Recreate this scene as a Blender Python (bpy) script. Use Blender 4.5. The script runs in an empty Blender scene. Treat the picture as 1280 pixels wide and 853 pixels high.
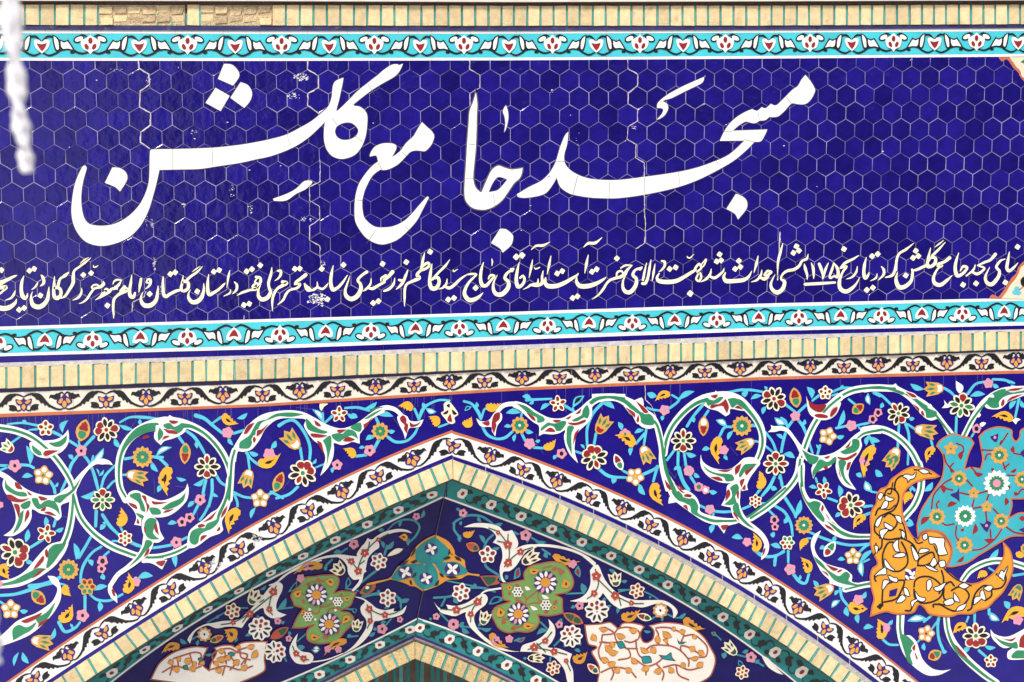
import bpy, math, random
import numpy as np
from mathutils import Vector, Matrix
from mathutils.geometry import tessellate_polygon
random.seed(7)
sc = bpy.context.scene
COL = sc.collection
# ---------------------------------------------------------------- camera (about 15 m from the facade, 98 mm lens)
Z0 = 7.6                                   # height of the inscription's reference tile above the paving
FPX = 3500.0
RX, RY, RZ = 0.125757396, 0.269015199, -0.00373558
TT = Vector((-2.50337216, 1.37848221, -14.9545568))
R3 = Matrix.Rotation(RZ, 3, 'Z') @ Matrix.Rotation(RX, 3, 'X') @ Matrix.Rotation(RY, 3, 'Y')
M3 = Matrix(((1, 0, 0), (0, 0, -1), (0, 1, 0)))          # wall frame (along, up, out) -> world
Cw = R3.transposed() @ (-TT)
CAM = M3 @ Cw + Vector((0, 0, Z0))
RW = M3 @ R3.transposed()
cd = bpy.data.cameras.new('camera')
cam = bpy.data.objects.new('camera', cd); COL.objects.link(cam)
cam.matrix_world = Matrix.Translation(CAM) @ RW.to_4x4()
cd.sensor_width = 36.0; cd.lens = 36.0 * FPX / 1280.0
cd.clip_start = 0.1; cd.clip_end = 2000.0
cd.dof.use_dof = True; cd.dof.focus_distance = 15.2; cd.dof.aperture_fstop = 8.0
sc.camera = cam
# ---------------------------------------------------------------- sky, sun, exposure
SUN_EL, SUN_AZ = math.radians(48), math.radians(205)      # azimuth clockwise from +Y: behind the camera, to its left
w = bpy.data.worlds.new("World"); sc.world = w; w.use_nodes = True
nt = w.node_tree; bg = nt.nodes['Background']
sky = nt.nodes.new('ShaderNodeTexSky'); sky.sky_type = 'NISHITA'; sky.sun_disc = False
sky.sun_elevation = SUN_EL; sky.sun_rotation = SUN_AZ; sky.air_density = 1.0; sky.dust_density = 3.0; sky.ozone_density = 0.6
nt.links.new(sky.outputs[0], bg.inputs[0]); bg.inputs[1].default_value = 0.085
sd = bpy.data.lights.new('sun', 'SUN'); sd.energy = 2.0; sd.angle = math.radians(10); sd.color = (1, 0.955, 0.89)
sun = bpy.data.objects.new('sun', sd); COL.objects.link(sun)
sdir = Vector((math.sin(SUN_AZ) * math.cos(SUN_EL), math.cos(SUN_AZ) * math.cos(SUN_EL), math.sin(SUN_EL)))
sun.rotation_euler = sdir.to_track_quat('Z', 'Y').to_euler(); sun.location = sdir * 60
sc.view_settings.view_transform = 'Standard'; sc.view_settings.look = 'None'
sc.view_settings.gamma = 1.0; sc.view_settings.use_curve_mapping = False
sc.view_settings.exposure = 0.9
# ---------------------------------------------------------------- materials
MATS = {}
def mk(name, rgb, rough=0.22, var=0.10, scale=9.0, bump=0.0, bscale=30.0, dirt=0.0, dirtcol=(0.25, 0.2, 0.15), spec=0.5, isl=0.0):
    m = bpy.data.materials.new(name); m.use_nodes = True
    n = m.node_tree.nodes; l = m.node_tree.links; b = n['Principled BSDF']
    tc = n.new('ShaderNodeTexCoord'); no = n.new('ShaderNodeTexNoise'); no.inputs['Scale'].default_value = scale
    no.inputs['Detail'].default_value = 6.0; l.new(tc.outputs['Object'], no.inputs['Vector'])
    rp = n.new('ShaderNodeMapRange'); rp.inputs[1].default_value = 0.3; rp.inputs[2].default_value = 0.7
    rp.inputs[3].default_value = 1 - var; rp.inputs[4].default_value = 1 + var; l.new(no.outputs[0], rp.inputs[0])
    v = n.new('ShaderNodeHueSaturation'); v.inputs['Color'].default_value = (*rgb, 1)
    if isl:
        g = n.new('ShaderNodeNewGeometry'); r2 = n.new('ShaderNodeMapRange'); r2.inputs[3].default_value = 1 - isl; r2.inputs[4].default_value = 1 + isl
        l.new(g.outputs['Random Per Island'], r2.inputs[0]); mu = n.new('ShaderNodeMath'); mu.operation = 'MULTIPLY'
        l.new(rp.outputs[0], mu.inputs[0]); l.new(r2.outputs[0], mu.inputs[1]); l.new(mu.outputs[0], v.inputs['Value'])
    else:
        l.new(rp.outputs[0], v.inputs['Value'])
    out = v.outputs[0]
    if dirt:
        n2 = n.new('ShaderNodeTexNoise'); n2.inputs['Scale'].default_value = scale * 0.6; n2.inputs['Detail'].default_value = 12.0; n2.inputs['Roughness'].default_value = 0.72
        l.new(tc.outputs['Object'], n2.inputs['Vector'])
        rr = n.new('ShaderNodeMapRange'); rr.inputs[1].default_value = 0.56; rr.inputs[2].default_value = 0.74; rr.inputs[4].default_value = dirt
        l.new(n2.outputs[0], rr.inputs[0]); mx = n.new('ShaderNodeMixRGB'); mx.inputs[2].default_value = (*dirtcol, 1)
        l.new(rr.outputs[0], mx.inputs[0]); l.new(out, mx.inputs[1]); out = mx.outputs[0]
    l.new(out, b.inputs['Base Color']); b.inputs['Roughness'].default_value = rough
    b.inputs['Specular IOR Level'].default_value = spec
    if bump:
        n3 = n.new('ShaderNodeTexNoise'); n3.inputs['Scale'].default_value = bscale; n3.inputs['Detail'].default_value = 4.0
        l.new(tc.outputs['Object'], n3.inputs['Vector'])
        bp = n.new('ShaderNodeBump'); bp.inputs['Strength'].default_value = bump; bp.inputs['Distance'].default_value = 0.01
        l.new(n3.outputs[0], bp.inputs['Height']); l.new(bp.outputs[0], b.inputs['Normal'])
    MATS[name] = m
    return m
mk('hex', (0.0110, 0.0070, 0.150), 0.09, 0.18, 14, bump=0.30, bscale=20, isl=0.24)
mk('grout', (0.24, 0.22, 0.36), 0.8, 0.55, 5)
mk('tqm', (0.042, 0.36, 0.43), 0.2, 0.10, 8)
mk('crack', (0.50, 0.45, 0.43), 0.9, 0.35, 25)
mk('cob', (0.011, 0.0055, 0.165), 0.14, 0.2, 6, bump=0.08, bscale=14)
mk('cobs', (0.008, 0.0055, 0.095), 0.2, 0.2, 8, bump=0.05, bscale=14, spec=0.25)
mk('wh', (0.78, 0.77, 0.745), 0.2, 0.05, 7, dirt=0.10, dirtcol=(0.5, 0.45, 0.4))
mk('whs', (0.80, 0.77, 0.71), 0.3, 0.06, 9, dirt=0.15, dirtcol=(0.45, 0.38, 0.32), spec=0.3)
mk('fr', (0.70, 0.64, 0.55), 0.3, 0.08, 5, dirt=0.55, dirtcol=(0.42, 0.33, 0.25))
mk('ins', (0.84, 0.78, 0.56), 0.25, 0.05, 14)
mk('cr', (0.80, 0.72, 0.53), 0.25, 0.06, 20)
mk('tq', (0.060, 0.50, 0.58), 0.2, 0.10, 6, dirt=0.12)
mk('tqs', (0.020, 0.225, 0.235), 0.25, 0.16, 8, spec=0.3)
mk('ylm', (0.66, 0.285, 0.026), 0.22, 0.12, 7)
mk('st', (0.085, 0.47, 0.60), 0.2, 0.12, 9)
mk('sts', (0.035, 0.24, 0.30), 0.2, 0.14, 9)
mk('gr', (0.028, 0.205, 0.10), 0.2, 0.16, 9)
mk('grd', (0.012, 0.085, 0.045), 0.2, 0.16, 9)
mk('lg', (0.16, 0.31, 0.085), 0.22, 0.12, 9)
mk('rd', (0.25, 0.020, 0.026), 0.2, 0.18, 12)
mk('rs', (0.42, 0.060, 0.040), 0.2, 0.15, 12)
mk('bk', (0.012, 0.012, 0.016), 0.25, 0.2, 12)
mk('yl', (0.80, 0.37, 0.035), 0.2, 0.10, 9)
mk('oc', (0.58, 0.31, 0.075), 0.25, 0.10, 9)
mk('ocs', (0.62, 0.27, 0.030), 0.25, 0.10, 9)
mk('pk', (0.63, 0.26, 0.36), 0.22, 0.08, 9)
mk('te', (0.47, 0.135, 0.058), 0.4, 0.12, 12)
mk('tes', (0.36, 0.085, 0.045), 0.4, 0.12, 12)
mk('joint', (0.085, 0.075, 0.20), 0.6, 0.3)
mk('pu', (0.036, 0.016, 0.155), 0.2, 0.1, 12)
mk('or', (0.66, 0.30, 0.060), 0.2, 0.1, 12)
mk('dot', (0.55, 0.40, 0.10), 0.3, 0.1, 12)
mk('gy', (0.30, 0.33, 0.42), 0.3, 0.1, 12)
mk('br', (0.70, 0.55, 0.31), 0.85, 0.12, 26, bump=0.6, bscale=220, dirt=0.75, dirtcol=(0.36, 0.26, 0.15), isl=0.16)
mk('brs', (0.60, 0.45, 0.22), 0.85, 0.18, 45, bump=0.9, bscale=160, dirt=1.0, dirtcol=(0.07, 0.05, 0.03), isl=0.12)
mk('rub', (0.52, 0.40, 0.24), 0.95, 0.25, 50, bump=0.9, bscale=120, dirt=0.5, dirtcol=(0.24, 0.19, 0.13), isl=0.25)
mk('mort', (0.40, 0.38, 0.37), 0.95, 0.2, 26, bump=0.8, bscale=120, dirt=0.5, dirtcol=(0.16, 0.14, 0.14))
mk('mord', (0.09, 0.075, 0.07), 0.95, 0.3, 30, bump=0.8, bscale=120)
mk('gl', (0.055, 0.36, 0.36), 0.2, 0.15, 30, isl=0.15)
mk('stone', (0.66, 0.56, 0.50), 0.8, 0.12, 12, bump=0.3, bscale=60, dirt=0.5, dirtcol=(0.3, 0.2, 0.17))
mk('navy', (0.030, 0.030, 0.12), 0.35, 0.3, 14, dirt=0.8, dirtcol=(0.20, 0.19, 0.22))
mk('vault', (0.16, 0.115, 0.08), 0.8, 0.3, 14)
mk('wall', (0.50, 0.40, 0.26), 0.9, 0.12, 6, bump=0.4, bscale=30)
mk('dark', (0.055, 0.05, 0.05), 0.9, 0.3, 2)
mk('pave', (0.42, 0.40, 0.37), 0.85, 0.12, 3)
mk('ivory', (0.66, 0.60, 0.44), 0.3, 0.06, 12)
# ---------------------------------------------------------------- surfaces: a pixel of the photograph -> a point on the real surface
class Plane:
    def __init__(s, o, n): s.o = Vector(o); s.n = Vector(n).normalized()
    def p(s, x, y, h=0.0):
        d = RW @ Vector(((x - 640.0) / FPX, -(y - 426.5) / FPX, -1.0))
        t = ((s.o + s.n * h - CAM).dot(s.n)) / d.dot(s.n)
        return CAM + d * t
    def nrm(s, x, y): return s.n
WALL = Plane((0, 0, Z0), (0, -1, 0))
def at_depth(x, y, dep): return Plane((0, dep, Z0), (0, -1, 0)).p(x, y)
AP_O, AP_I, AP_D = (560.0, 601.0), (521.4, 774.0), 0.46
_o = at_depth(*AP_O, 0.10); _i = at_depth(*AP_I, AP_D)
_l = at_depth(121, 842, 0.10); _r = at_depth(1025, 837, 0.10)
nl = (_i - _o).cross(_l - _o); nl = nl if nl.y < 0 else -nl
nr = (_i - _o).cross(_r - _o); nr = nr if nr.y < 0 else -nr
class Soffit:
    L = Plane(_o, nl); R = Plane(_o, nr)
    def side(s, x, y):
        t = (y - AP_O[1]) / (AP_I[1] - AP_O[1]); return s.L if x < AP_O[0] + t * (AP_I[0] - AP_O[0]) else s.R
    def p(s, x, y, h=0.0): return s.side(x, y).p(x, y, h)
    def nrm(s, x, y): return s.side(x, y).n
SOF = Soffit()
# ---------------------------------------------------------------- things and parts
SURF = WALL; BASE = 0.0; THING = None; PAR = None; CUR = None; TR = (0.0, 0.0, 1.0); CNT = 0; PARTS = []
def at(ox, oy, s=6.4):
    global TR; TR = (ox, oy, s)
def tp(x, y): return (TR[0] + x / TR[2], TR[1] + y / TR[2])
class Part:
    def __init__(s, name, parent, label=None):
        s.name = name; s.parent = parent; s.label = label; s.v = []; s.f = []; s.fm = []; s.mi = {}; s.children = []
        s.surf = SURF; s.base = BASE; PARTS.append(s); s.obj = None
    def m(s, mat): return s.mi.setdefault(mat, len(s.mi))
    def face(s, pts, mat):
        i = len(s.v); s.v += pts; s.f.append(tuple(range(i, i + len(pts)))); s.fm.append(s.m(mat))
    def build(s):
        if not s.f: return
        c = Vector((0, 0, 0))
        for q in s.v: c += q
        c /= len(s.v)
        me = bpy.data.meshes.new(s.name); me.from_pydata([q - c for q in s.v], [], s.f)
        for k in s.mi: me.materials.append(MATS[k])
        me.polygons.foreach_set('material_index', s.fm); me.update()
        o = bpy.data.objects.new(s.name, me); COL.objects.link(o); s.obj = o
        if isinstance(s.parent, Part):
            if s.parent.obj is None: s.parent.build()
            o.parent = s.parent.obj; o.location = c - s.parent.c
        elif s.parent is not None:
            o.parent = s.parent; o.location = c - s.parent.location
        else:
            o.location = c
        s.c = c
        if s.label: o['label'] = s.label
def thing(name, label, cat, loc, group=None):
    global THING, PAR
    PAR = None
    o = bpy.data.objects.new(name, None); COL.objects.link(o); o.location = loc; o.empty_display_size = 0.1
    o['label'] = label; o['category'] = cat
    if group: o['group'] = group
    THING = o
    return o
def part(name, label=None, parent=None):
    global CUR
    CUR = Part(name, parent if parent is not None else (PAR or THING), label)
    return CUR
def hgt(lay):
    global CNT
    CNT += 1
    return BASE + lay * 0.0012 + (CNT % 47) * 0.000025
# ---------------------------------------------------------------- curves
def parse(s):
    out = []
    for t in s.split():
        c = t.endswith('!'); a = t.rstrip('!').split(',')
        out.append((float(a[0]), float(a[1]), c, float(a[2]) if len(a) > 2 else None))
    return out
def smooth_closed(pts, n=5):
    N = len(pts); out = []
    for i in range(N):
        p0, p1, p2, p3 = pts[i - 1], pts[i], pts[(i + 1) % N], pts[(i + 2) % N]
        if p1[2] and p2[2]:
            out.append((p1[0], p1[1])); continue
        d = math.hypot(p2[0] - p1[0], p2[1] - p1[1])
        m1 = ((p2[0] - p1[0]) * .6, (p2[1] - p1[1]) * .6) if p1[2] else ((p2[0] - p0[0]) * .5, (p2[1] - p0[1]) * .5)
        m2 = ((p2[0] - p1[0]) * .6, (p2[1] - p1[1]) * .6) if p2[2] else ((p3[0] - p1[0]) * .5, (p3[1] - p1[1]) * .5)
        for m in (m1, m2): pass
        def lim(m):
            L = math.hypot(*m); k = min(1.0, 1.15 * d / L) if L > 1e-6 else 1.0
            return (m[0] * k, m[1] * k)
        m1, m2 = lim(m1), lim(m2)
        for k in range(n):
            t = k / n; t2 = t * t; t3 = t2 * t
            h = (2 * t3 - 3 * t2 + 1, t3 - 2 * t2 + t, -2 * t3 + 3 * t2, t3 - t2)
            out.append((h[0] * p1[0] + h[1] * m1[0] + h[2] * p2[0] + h[3] * m2[0], h[0] * p1[1] + h[1] * m1[1] + h[2] * p2[1] + h[3] * m2[1]))
    return out
def area(pts): return 0.5 * sum(pts[i - 1][0] * pts[i][1] - pts[i][0] * pts[i - 1][1] for i in range(len(pts)))
def fill(px, mat, lay, holes=(), depth=0.0):
    """px: closed outline in photograph pixels, laid on the current surface as a small inlay"""
    if SURF is globals().get('SOF') and not holes:
        rd = [x - (AP_O[0] + (y - AP_O[1]) / (AP_I[1] - AP_O[1]) * (AP_I[0] - AP_O[0])) for x, y in px]
        if min(rd) < -.05 and max(rd) > .05:          # folds over the ridge: one piece on each facet
            for sg in (-1, 1):
                out = []
                for i in range(len(px)):
                    a, b, da, db = px[i - 1], px[i], rd[i - 1] * sg, rd[i] * sg
                    if da * db < 0: t = da / (da - db); out.append((a[0] + (b[0] - a[0]) * t + sg * 2e-4, a[1] + (b[1] - a[1]) * t))
                    if db >= 0: out.append(b)
                if len(out) > 2: fill(out, mat, lay)
            return
    h = hgt(lay); loops = [px] + list(holes)
    flat = [q for lp in loops for q in lp]
    tri = tessellate_polygon([[Vector((q[0], q[1], 0)) for q in lp] for lp in loops])
    i0 = len(CUR.v); CUR.v += [SURF.p(q[0], q[1], h) for q in flat]; k = CUR.m(mat)
    for a, b, c in tri:
        A, B, C = flat[a], flat[b], flat[c]
        cr = (B[0] - A[0]) * (C[1] - A[1]) - (B[1] - A[1]) * (C[0] - A[0])
        if abs(cr) < 1e-9: continue
        CUR.f.append((i0 + a, i0 + c, i0 + b) if cr > 0 else (i0 + a, i0 + b, i0 + c)); CUR.fm.append(k)
    if depth:
        st = 0
        for lp in loops:
            n = len(lp); j0 = len(CUR.v); CUR.v += [SURF.p(q[0], q[1], h - depth) for q in lp]
            fw = area(lp) > 0
            for q in range(n):
                r = (q + 1) % n; a, b = i0 + st + q, i0 + st + r; c, d = j0 + r, j0 + q
                CUR.f.append((a, b, c, d) if not fw else (b, a, d, c)); CUR.fm.append(k)
            st += n
def P(mat, s, lay=2, holes=(), depth=0.0, n=5):
    fill([tp(*q) for q in smooth_closed(parse(s), n)], mat, lay, [[tp(*q) for q in smooth_closed(parse(t), n)] for t in holes], depth)
def Q(mat, s, lay=2, depth=0.0): fill([tp(q[0], q[1]) for q in parse(s)], mat, lay, (), depth)
def inset(px, d):
    s = 1 if area(px) > 0 else -1; n = len(px); out = []
    for i in range(n):
        a, b, c = px[i - 1], px[i], px[(i + 1) % n]
        t1 = (b[0] - a[0], b[1] - a[1]); t2 = (c[0] - b[0], c[1] - b[1])
        l1 = math.hypot(*t1) or 1; l2 = math.hypot(*t2) or 1
        n1 = (-t1[1] / l1, t1[0] / l1); n2 = (-t2[1] / l2, t2[0] / l2)
        m = (n1[0] + n2[0], n1[1] + n2[1]); L = math.hypot(*m) or 1; k = min(1.6, 2.0 / max(L, 0.7)) * d * s / L
        out.append((b[0] + m[0] * k, b[1] + m[1] * k))
    return out
def PO(omat, imat, s, d, lay=3, n=5):
    """outlined inlay; d = outline width in zoom px"""
    px = [tp(*q) for q in smooth_closed(parse(s), n)]
    fill(px, omat, lay); fill(inset(px, d / TR[2]), imat, lay + 1)
def path(pts, n=5):
    N = len(pts); out = []
    for i in range(N - 1):
        p1, p2 = pts[i], pts[i + 1]
        p0 = pts[i - 1] if i and not p1[2] else (2 * p1[0] - p2[0], 2 * p1[1] - p2[1])
        p3 = pts[i + 2] if i + 2 < N and not p2[2] else (2 * p2[0] - p1[0], 2 * p2[1] - p1[1])
        for k in range(n):
            t = k / n; t2 = t * t; t3 = t2 * t
            f = lambda a, b, c, d: 0.5 * (2 * b + (c - a) * t + (2 * a - 5 * b + 4 * c - d) * t2 + (3 * b - a - 3 * c + d) * t3)
            out.append((f(p0[0], p1[0], p2[0], p3[0]), f(p0[1], p1[1], p2[1], p3[1]), p1[3] + (p2[3] - p1[3]) * t))
    q = pts[-1]; out.append((q[0], q[1], q[3])); return out
def stroke_px(pp, mat, lay, cap=True):
    """pp: (x, y, width) in photograph pixels"""
    h = hgt(lay); n = len(pp); L, R_ = [], []
    for i in range(n):
        a = pp[max(0, i - 1)]; b = pp[min(n - 1, i + 1)]
        dx, dy = b[0] - a[0], b[1] - a[1]; l = math.hypot(dx, dy) or 1; nx, ny = -dy / l, dx / l; wv = pp[i][2] / 2
        L.append((pp[i][0] + nx * wv, pp[i][1] + ny * wv)); R_.append((pp[i][0] - nx * wv, pp[i][1] - ny * wv))
    k = CUR.m(mat); i0 = len(CUR.v)
    for a, b in zip(L, R_): CUR.v.append(SURF.p(a[0], a[1], h)); CUR.v.append(SURF.p(b[0], b[1], h))
    for i in range(n - 1):
        a = i0 + 2 * i; CUR.f.append((a, a + 2, a + 3, a + 1)); CUR.fm.append(k)
    if cap:
        for e, sg in ((0, -1), (n - 1, 1)):
            wv = pp[e][2] / 2
            if wv < 0.35: continue
            a = pp[max(0, e - 1)]; b = pp[min(n - 1, e + 1)]; ang = math.atan2(b[1] - a[1], b[0] - a[0]) + (0 if sg > 0 else math.pi)
            ar = [(pp[e][0] + wv * math.cos(ang + t), pp[e][1] + wv * math.sin(ang + t)) for t in np.linspace(math.pi / 2, -math.pi / 2, 7)]
            CUR.face([SURF.p(q[0], q[1], h) for q in ar], mat)
def S(mat, s, lay=1, w=None, cap=True, n=5):
    pts = parse(s); cw = w; o = []
    for x, y, c, ww in pts:
        if ww is not None: cw = ww
        q = tp(x, y); o.append((q[0], q[1], c, cw / TR[2]))
    stroke_px(path(o, n), mat, lay, cap)
def V(s, k=0.36, lay=2, mw='wh', mg='gr'):
    """vine: white stroke with a green core"""
    pts = parse(s); cw = 60; o = []
    for x, y, c, ww in pts:
        if ww is not None: cw = ww
        q = tp(x, y); o.append((q[0], q[1], c, cw / TR[2]))
    pp = path(o); stroke_px(pp, mw, lay); stroke_px([(a, b, c * k) for a, b, c in pp], mg, lay + 1)
def blob(x, y, f, mat, lay, n=40, depth=0.0):
    fill([tp(x + f(a) * math.cos(a), y + f(a) * math.sin(a)) for a in [2 * math.pi * i / n for i in range(n)]], mat, lay, (), depth)
def E(mat, x, y, rx, ry, rot=0, lay=3, n=16):
    c, s = math.cos(math.radians(rot)), math.sin(math.radians(rot))
    fill([tp(x + rx * math.cos(a) * c - ry * math.sin(a) * s, y + rx * math.cos(a) * s + ry * math.sin(a) * c) for a in [2 * math.pi * i / n for i in range(n)]], mat, lay)
def LF(mat, x0, y0, x1, y1, w, lay=1, bend=0.12, inn=None):
    """leaf from its foot (x0,y0) to its tip"""
    dx, dy = x1 - x0, y1 - y0; L = math.hypot(dx, dy); nx, ny = -dy / L, dx / L
    def pt(t, o): return (x0 + dx * t + nx * (o + bend * L * math.sin(math.pi * t)), y0 + dy * t + ny * (o + bend * L * math.sin(math.pi * t)))
    prof = [(0, .06), (.15, .45), (.35, .9), (.55, 1), (.75, .72), (.9, .32), (1, 0)]
    up = [pt(t, w / 2 * k) for t, k in prof]; dn = [pt(t, -w / 2 * k) for t, k in prof[-2::-1]]
    fill([tp(*q) for q in up + dn], mat, lay)
    if inn:
        up = [pt(.22 + .62 * t, w / 2 * k * .52) for t, k in prof]; dn = [pt(.22 + .62 * t, -w / 2 * k * .52) for t, k in prof[-2::-1]]
        fill([tp(*q) for q in up + dn], inn, lay + 1)
# ---------------------------------------------------------------- flowers (centre and radius in zoom px)
def F5(x, y, r, rot=-90, out='cr', pet='rd', cen='gr', n=5, pl=.27, pw=.2, pr=.58, nm='blossom', lay=4, sharp=0.13):
    part(nm); a0 = math.radians(rot)
    blob(x, y, lambda a: r * (1 - sharp + sharp * math.cos(n * (a - a0))), out, lay, 50)
    pets = pet if isinstance(pet, (list, tuple)) else [pet] * n
    for i in range(n):
        a = a0 + 2 * math.pi * i / n
        E(pets[i % len(pets)], x + r * pr * math.cos(a), y + r * pr * math.sin(a), r * pl, r * pw, math.degrees(a), lay + 1, 12)
    if cen: E(cen, x, y, r * .15, r * .15, 0, lay + 1, 10)
def ST(x, y, r, n=11, out='oc', inn='gr', dot='dot', lay=4, nm='rosette', ri=.62, ni=None):
    part(nm); ni = ni or n
    def saw(k, amp):
        def f(a):
            t = (a * k / (2 * math.pi)) % 1.0; return 1 - amp + amp * abs(2 * t - 1) ** .8
        return f
    fo, fi = saw(n, .2), saw(ni, .22)
    blob(x, y, lambda a: r * fo(a), out, lay, n * 6); blob(x, y, lambda a: r * ri * fi(a), inn, lay + 1, ni * 6)
    E(dot, x, y, r * .15, r * .15, 0, lay + 2, 12)
def PK(x, y, r, dot='bk', lay=4, n=5, ds=.24):
    part('pink_blossom'); a0 = random.random() * 6
    blob(x, y, lambda a: r * (.9 + .1 * math.cos(n * (a - a0))), 'pk', lay, 40)
    E(dot, x, y, r * ds, r * ds * 1.15, 0, lay + 1, 10)
def YL(x0, y0, x1, y1, w, dark=True, mat='yl', lay=4, bend=.12, jag=True, nm='golden_leaf'):
    """golden leaf, round foot at (x0,y0), jagged side, tip at (x1,y1)"""
    part(nm); dx, dy = x1 - x0, y1 - y0; L = math.hypot(dx, dy); nx, ny = -dy / L, dx / L
    def pt(t, o): return (x0 + dx * t + nx * (o + bend * L * math.sin(math.pi * t)), y0 + dy * t + ny * (o + bend * L * math.sin(math.pi * t)))
    a = [(0, .35), (.1, .75), (.25, .98), (.42, 1.0), (.6, .8), (.8, .38), (1, 0)]
    b = [(.84, .1), (.76, .5), (.68, .22), (.58, .85), (.5, .55), (.4, 1.1), (.3, .85), (.2, 1.0), (.06, .6)] if jag else [(.8, .38), (.6, .8), (.42, 1), (.25, .98), (.1, .75)]
    fill([tp(*pt(t, w / 2 * k)) for t, k in a] + [tp(*pt(t, -w / 2 * k)) for t, k in b], mat, lay)
    if dark:
        c = [(.26, .0), (.30, .13), (.40, .26), (.50, .22), (.54, .09), (.70, 0)]
        fill([tp(*pt(t, w / 2 * k)) for t, k in c] + [tp(*pt(t, -w / 2 * k)) for t, k in c[-2:0:-1]], 'bk', lay + 1)
def BD(x0, y0, x1, y1, w, out='oc', a='rd', b='gr', lay=4, nm='bud'):
    """two coloured bud inside an outline; foot (x0,y0) to tip"""
    part(nm); dx, dy = x1 - x0, y1 - y0; L = math.hypot(dx, dy); nx, ny = -dy / L, dx / L
    def pt(t, o): return tp(x0 + dx * t + nx * o, y0 + dy * t + ny * o)
    pr = [(0, .12), (.12, .55), (.3, .92), (.5, 1), (.68, .85), (.85, .55), (.93, .3), (1, 0)]
    fill([pt(t, w / 2 * k) for t, k in pr] + [pt(t, -w / 2 * k) for t, k in pr[-2::-1]], out, lay)
    c = [(.1, 0), (.18, .4), (.32, .58), (.44, .45), (.46, 0)]
    fill([pt(t, w / 2 * k) for t, k in c] + [pt(t, -w / 2 * k) for t, k in c[-2:0:-1]], b, lay + 1)
    c = [(.5, 0), (.48, .5), (.58, .66), (.7, .42), (.74, .5), (.84, .2), (.9, 0)]
    fill([pt(t, w / 2 * k) for t, k in c] + [pt(t, -w / 2 * k) for t, k in c[-2:0:-1]], a, lay + 1)
def TU(x0, y0, x1, y1, w, out='oc', base='wh', pet='gr', lay=4, nm='tulip'):
    """tulip: base at (x0,y0), three petal tips round (x1,y1)"""
    part(nm); dx, dy = x1 - x0, y1 - y0; L = math.hypot(dx, dy); nx, ny = -dy / L, dx / L
    def pt(t, o): return tp(x0 + dx * t + nx * o, y0 + dy * t + ny * o)
    h = w / 2
    fill([pt(0, 0), pt(.08, h * .5), pt(.3, h * .85), pt(.55, h * .95), pt(.9, h * 1.1), pt(.8, h * .5), pt(1.02, h * .05), pt(.8, -h * .5), pt(.92, -h * 1.1), pt(.55, -h * .95), pt(.3, -h * .85), pt(.08, -h * .5)], out, lay)
    fill([pt(.07, 0), pt(.14, h * .42), pt(.34, h * .55), pt(.3, 0), pt(.34, -h * .55), pt(.14, -h * .42)], base, lay + 1)
    for o, t0, t1 in ((.62, .42, .76), (-.62, .42, .76), (0, .42, .88)):
        m = (t0 + t1) / 2; fill([pt(t0, h * o * .8), pt(m, h * (o + .2)), pt(t1, h * o * 1.25), pt(m, h * (o - .2))], pet, lay + 1)
def WP(x, y, r, rot, lay=4):
    part('peony'); a0 = math.radians(rot)
    blob(x, y, lambda a: r * (.92 + .08 * math.cos(9 * (a - a0))), 'whs', lay, 60)
    for i in range(9):
        a = a0 + 2 * math.pi * i / 9; rd_ = i in (0, 1, 8); rr = .62 if rd_ else .60
        E('rd' if rd_ else 'bk', x + r * rr * math.cos(a), y + r * rr * math.sin(a), r * (.17 if rd_ else .27), r * (.14 if rd_ else .095), math.degrees(a) + (0 if not rd_ else 20), lay + 1, 12)
    E('rd', x + r * .22 * math.cos(a0), y + r * .22 * math.sin(a0), r * .17, r * .13, rot, lay + 1, 12); E('bk', x - r * .1 * math.cos(a0), y - r * .1 * math.sin(a0), r * .06, r * .06, 0, lay + 1, 8)
def PE(x, y, r, rot, cols, cen='gr', out='cr', lay=4, off=.0, nm='peony', pl=.30, pw=.20):
    """peony: a ring of petals, each in its own cream outline, around a small heart"""
    part(nm); n = len(cols); a0 = math.radians(rot)
    def petal(a, m, w, r0, r1, lay_):
        ca, sa = math.cos(a), math.sin(a); pr = [(0, .0), (.12, .55), (.4, 1), (.62, .98), (.82, .62), (1, 0)] if w < .25 else [(0, .25), (.25, .7), (.55, 1), (.8, .95), (.95, .5), (1, 0)]
        q = [(r0 + (r1 - r0) * t, w * k) for t, k in pr]; q = q + [(u, -v) for u, v in q[-2:0:-1]]
        fill([tp(x + r * (u * ca - v * sa), y + r * (u * sa + v * ca)) for u, v in q], m, lay_)
    for i, c in enumerate(cols):
        a = a0 + 2 * math.pi * i / n; big = c.endswith('+'); w_ = .27 if big else .165; L = (1.0, .93, 1.05)[i % 3]
        petal(a, out, w_ + .085, .0, L + .06, lay + (0 if big else 1)); petal(a, c.rstrip('+'), w_, .30 if big else .26, L - .07, lay + 2)
    E(out, x, y, r * .25, r * .25, 0, lay + 3, 12); E(cen, x, y, r * .16, r * .16, 0, lay + 4, 12)
def lin(xs, ys):
    def f(x):
        i = 0
        while i < len(xs) - 2 and x > xs[i + 1]: i += 1
        t = (x - xs[i]) / (xs[i + 1] - xs[i]); return ys[i] + t * (ys[i + 1] - ys[i])
    return f
def cub(pts, deg=3):
    a = np.array(pts, float); x0 = a[:, 0].mean(); sx = a[:, 0].std(); c = np.polyfit((a[:, 0] - x0) / sx, a[:, 1], deg)
    return lambda x: float(np.polyval(c, (x - x0) / sx))
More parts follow.
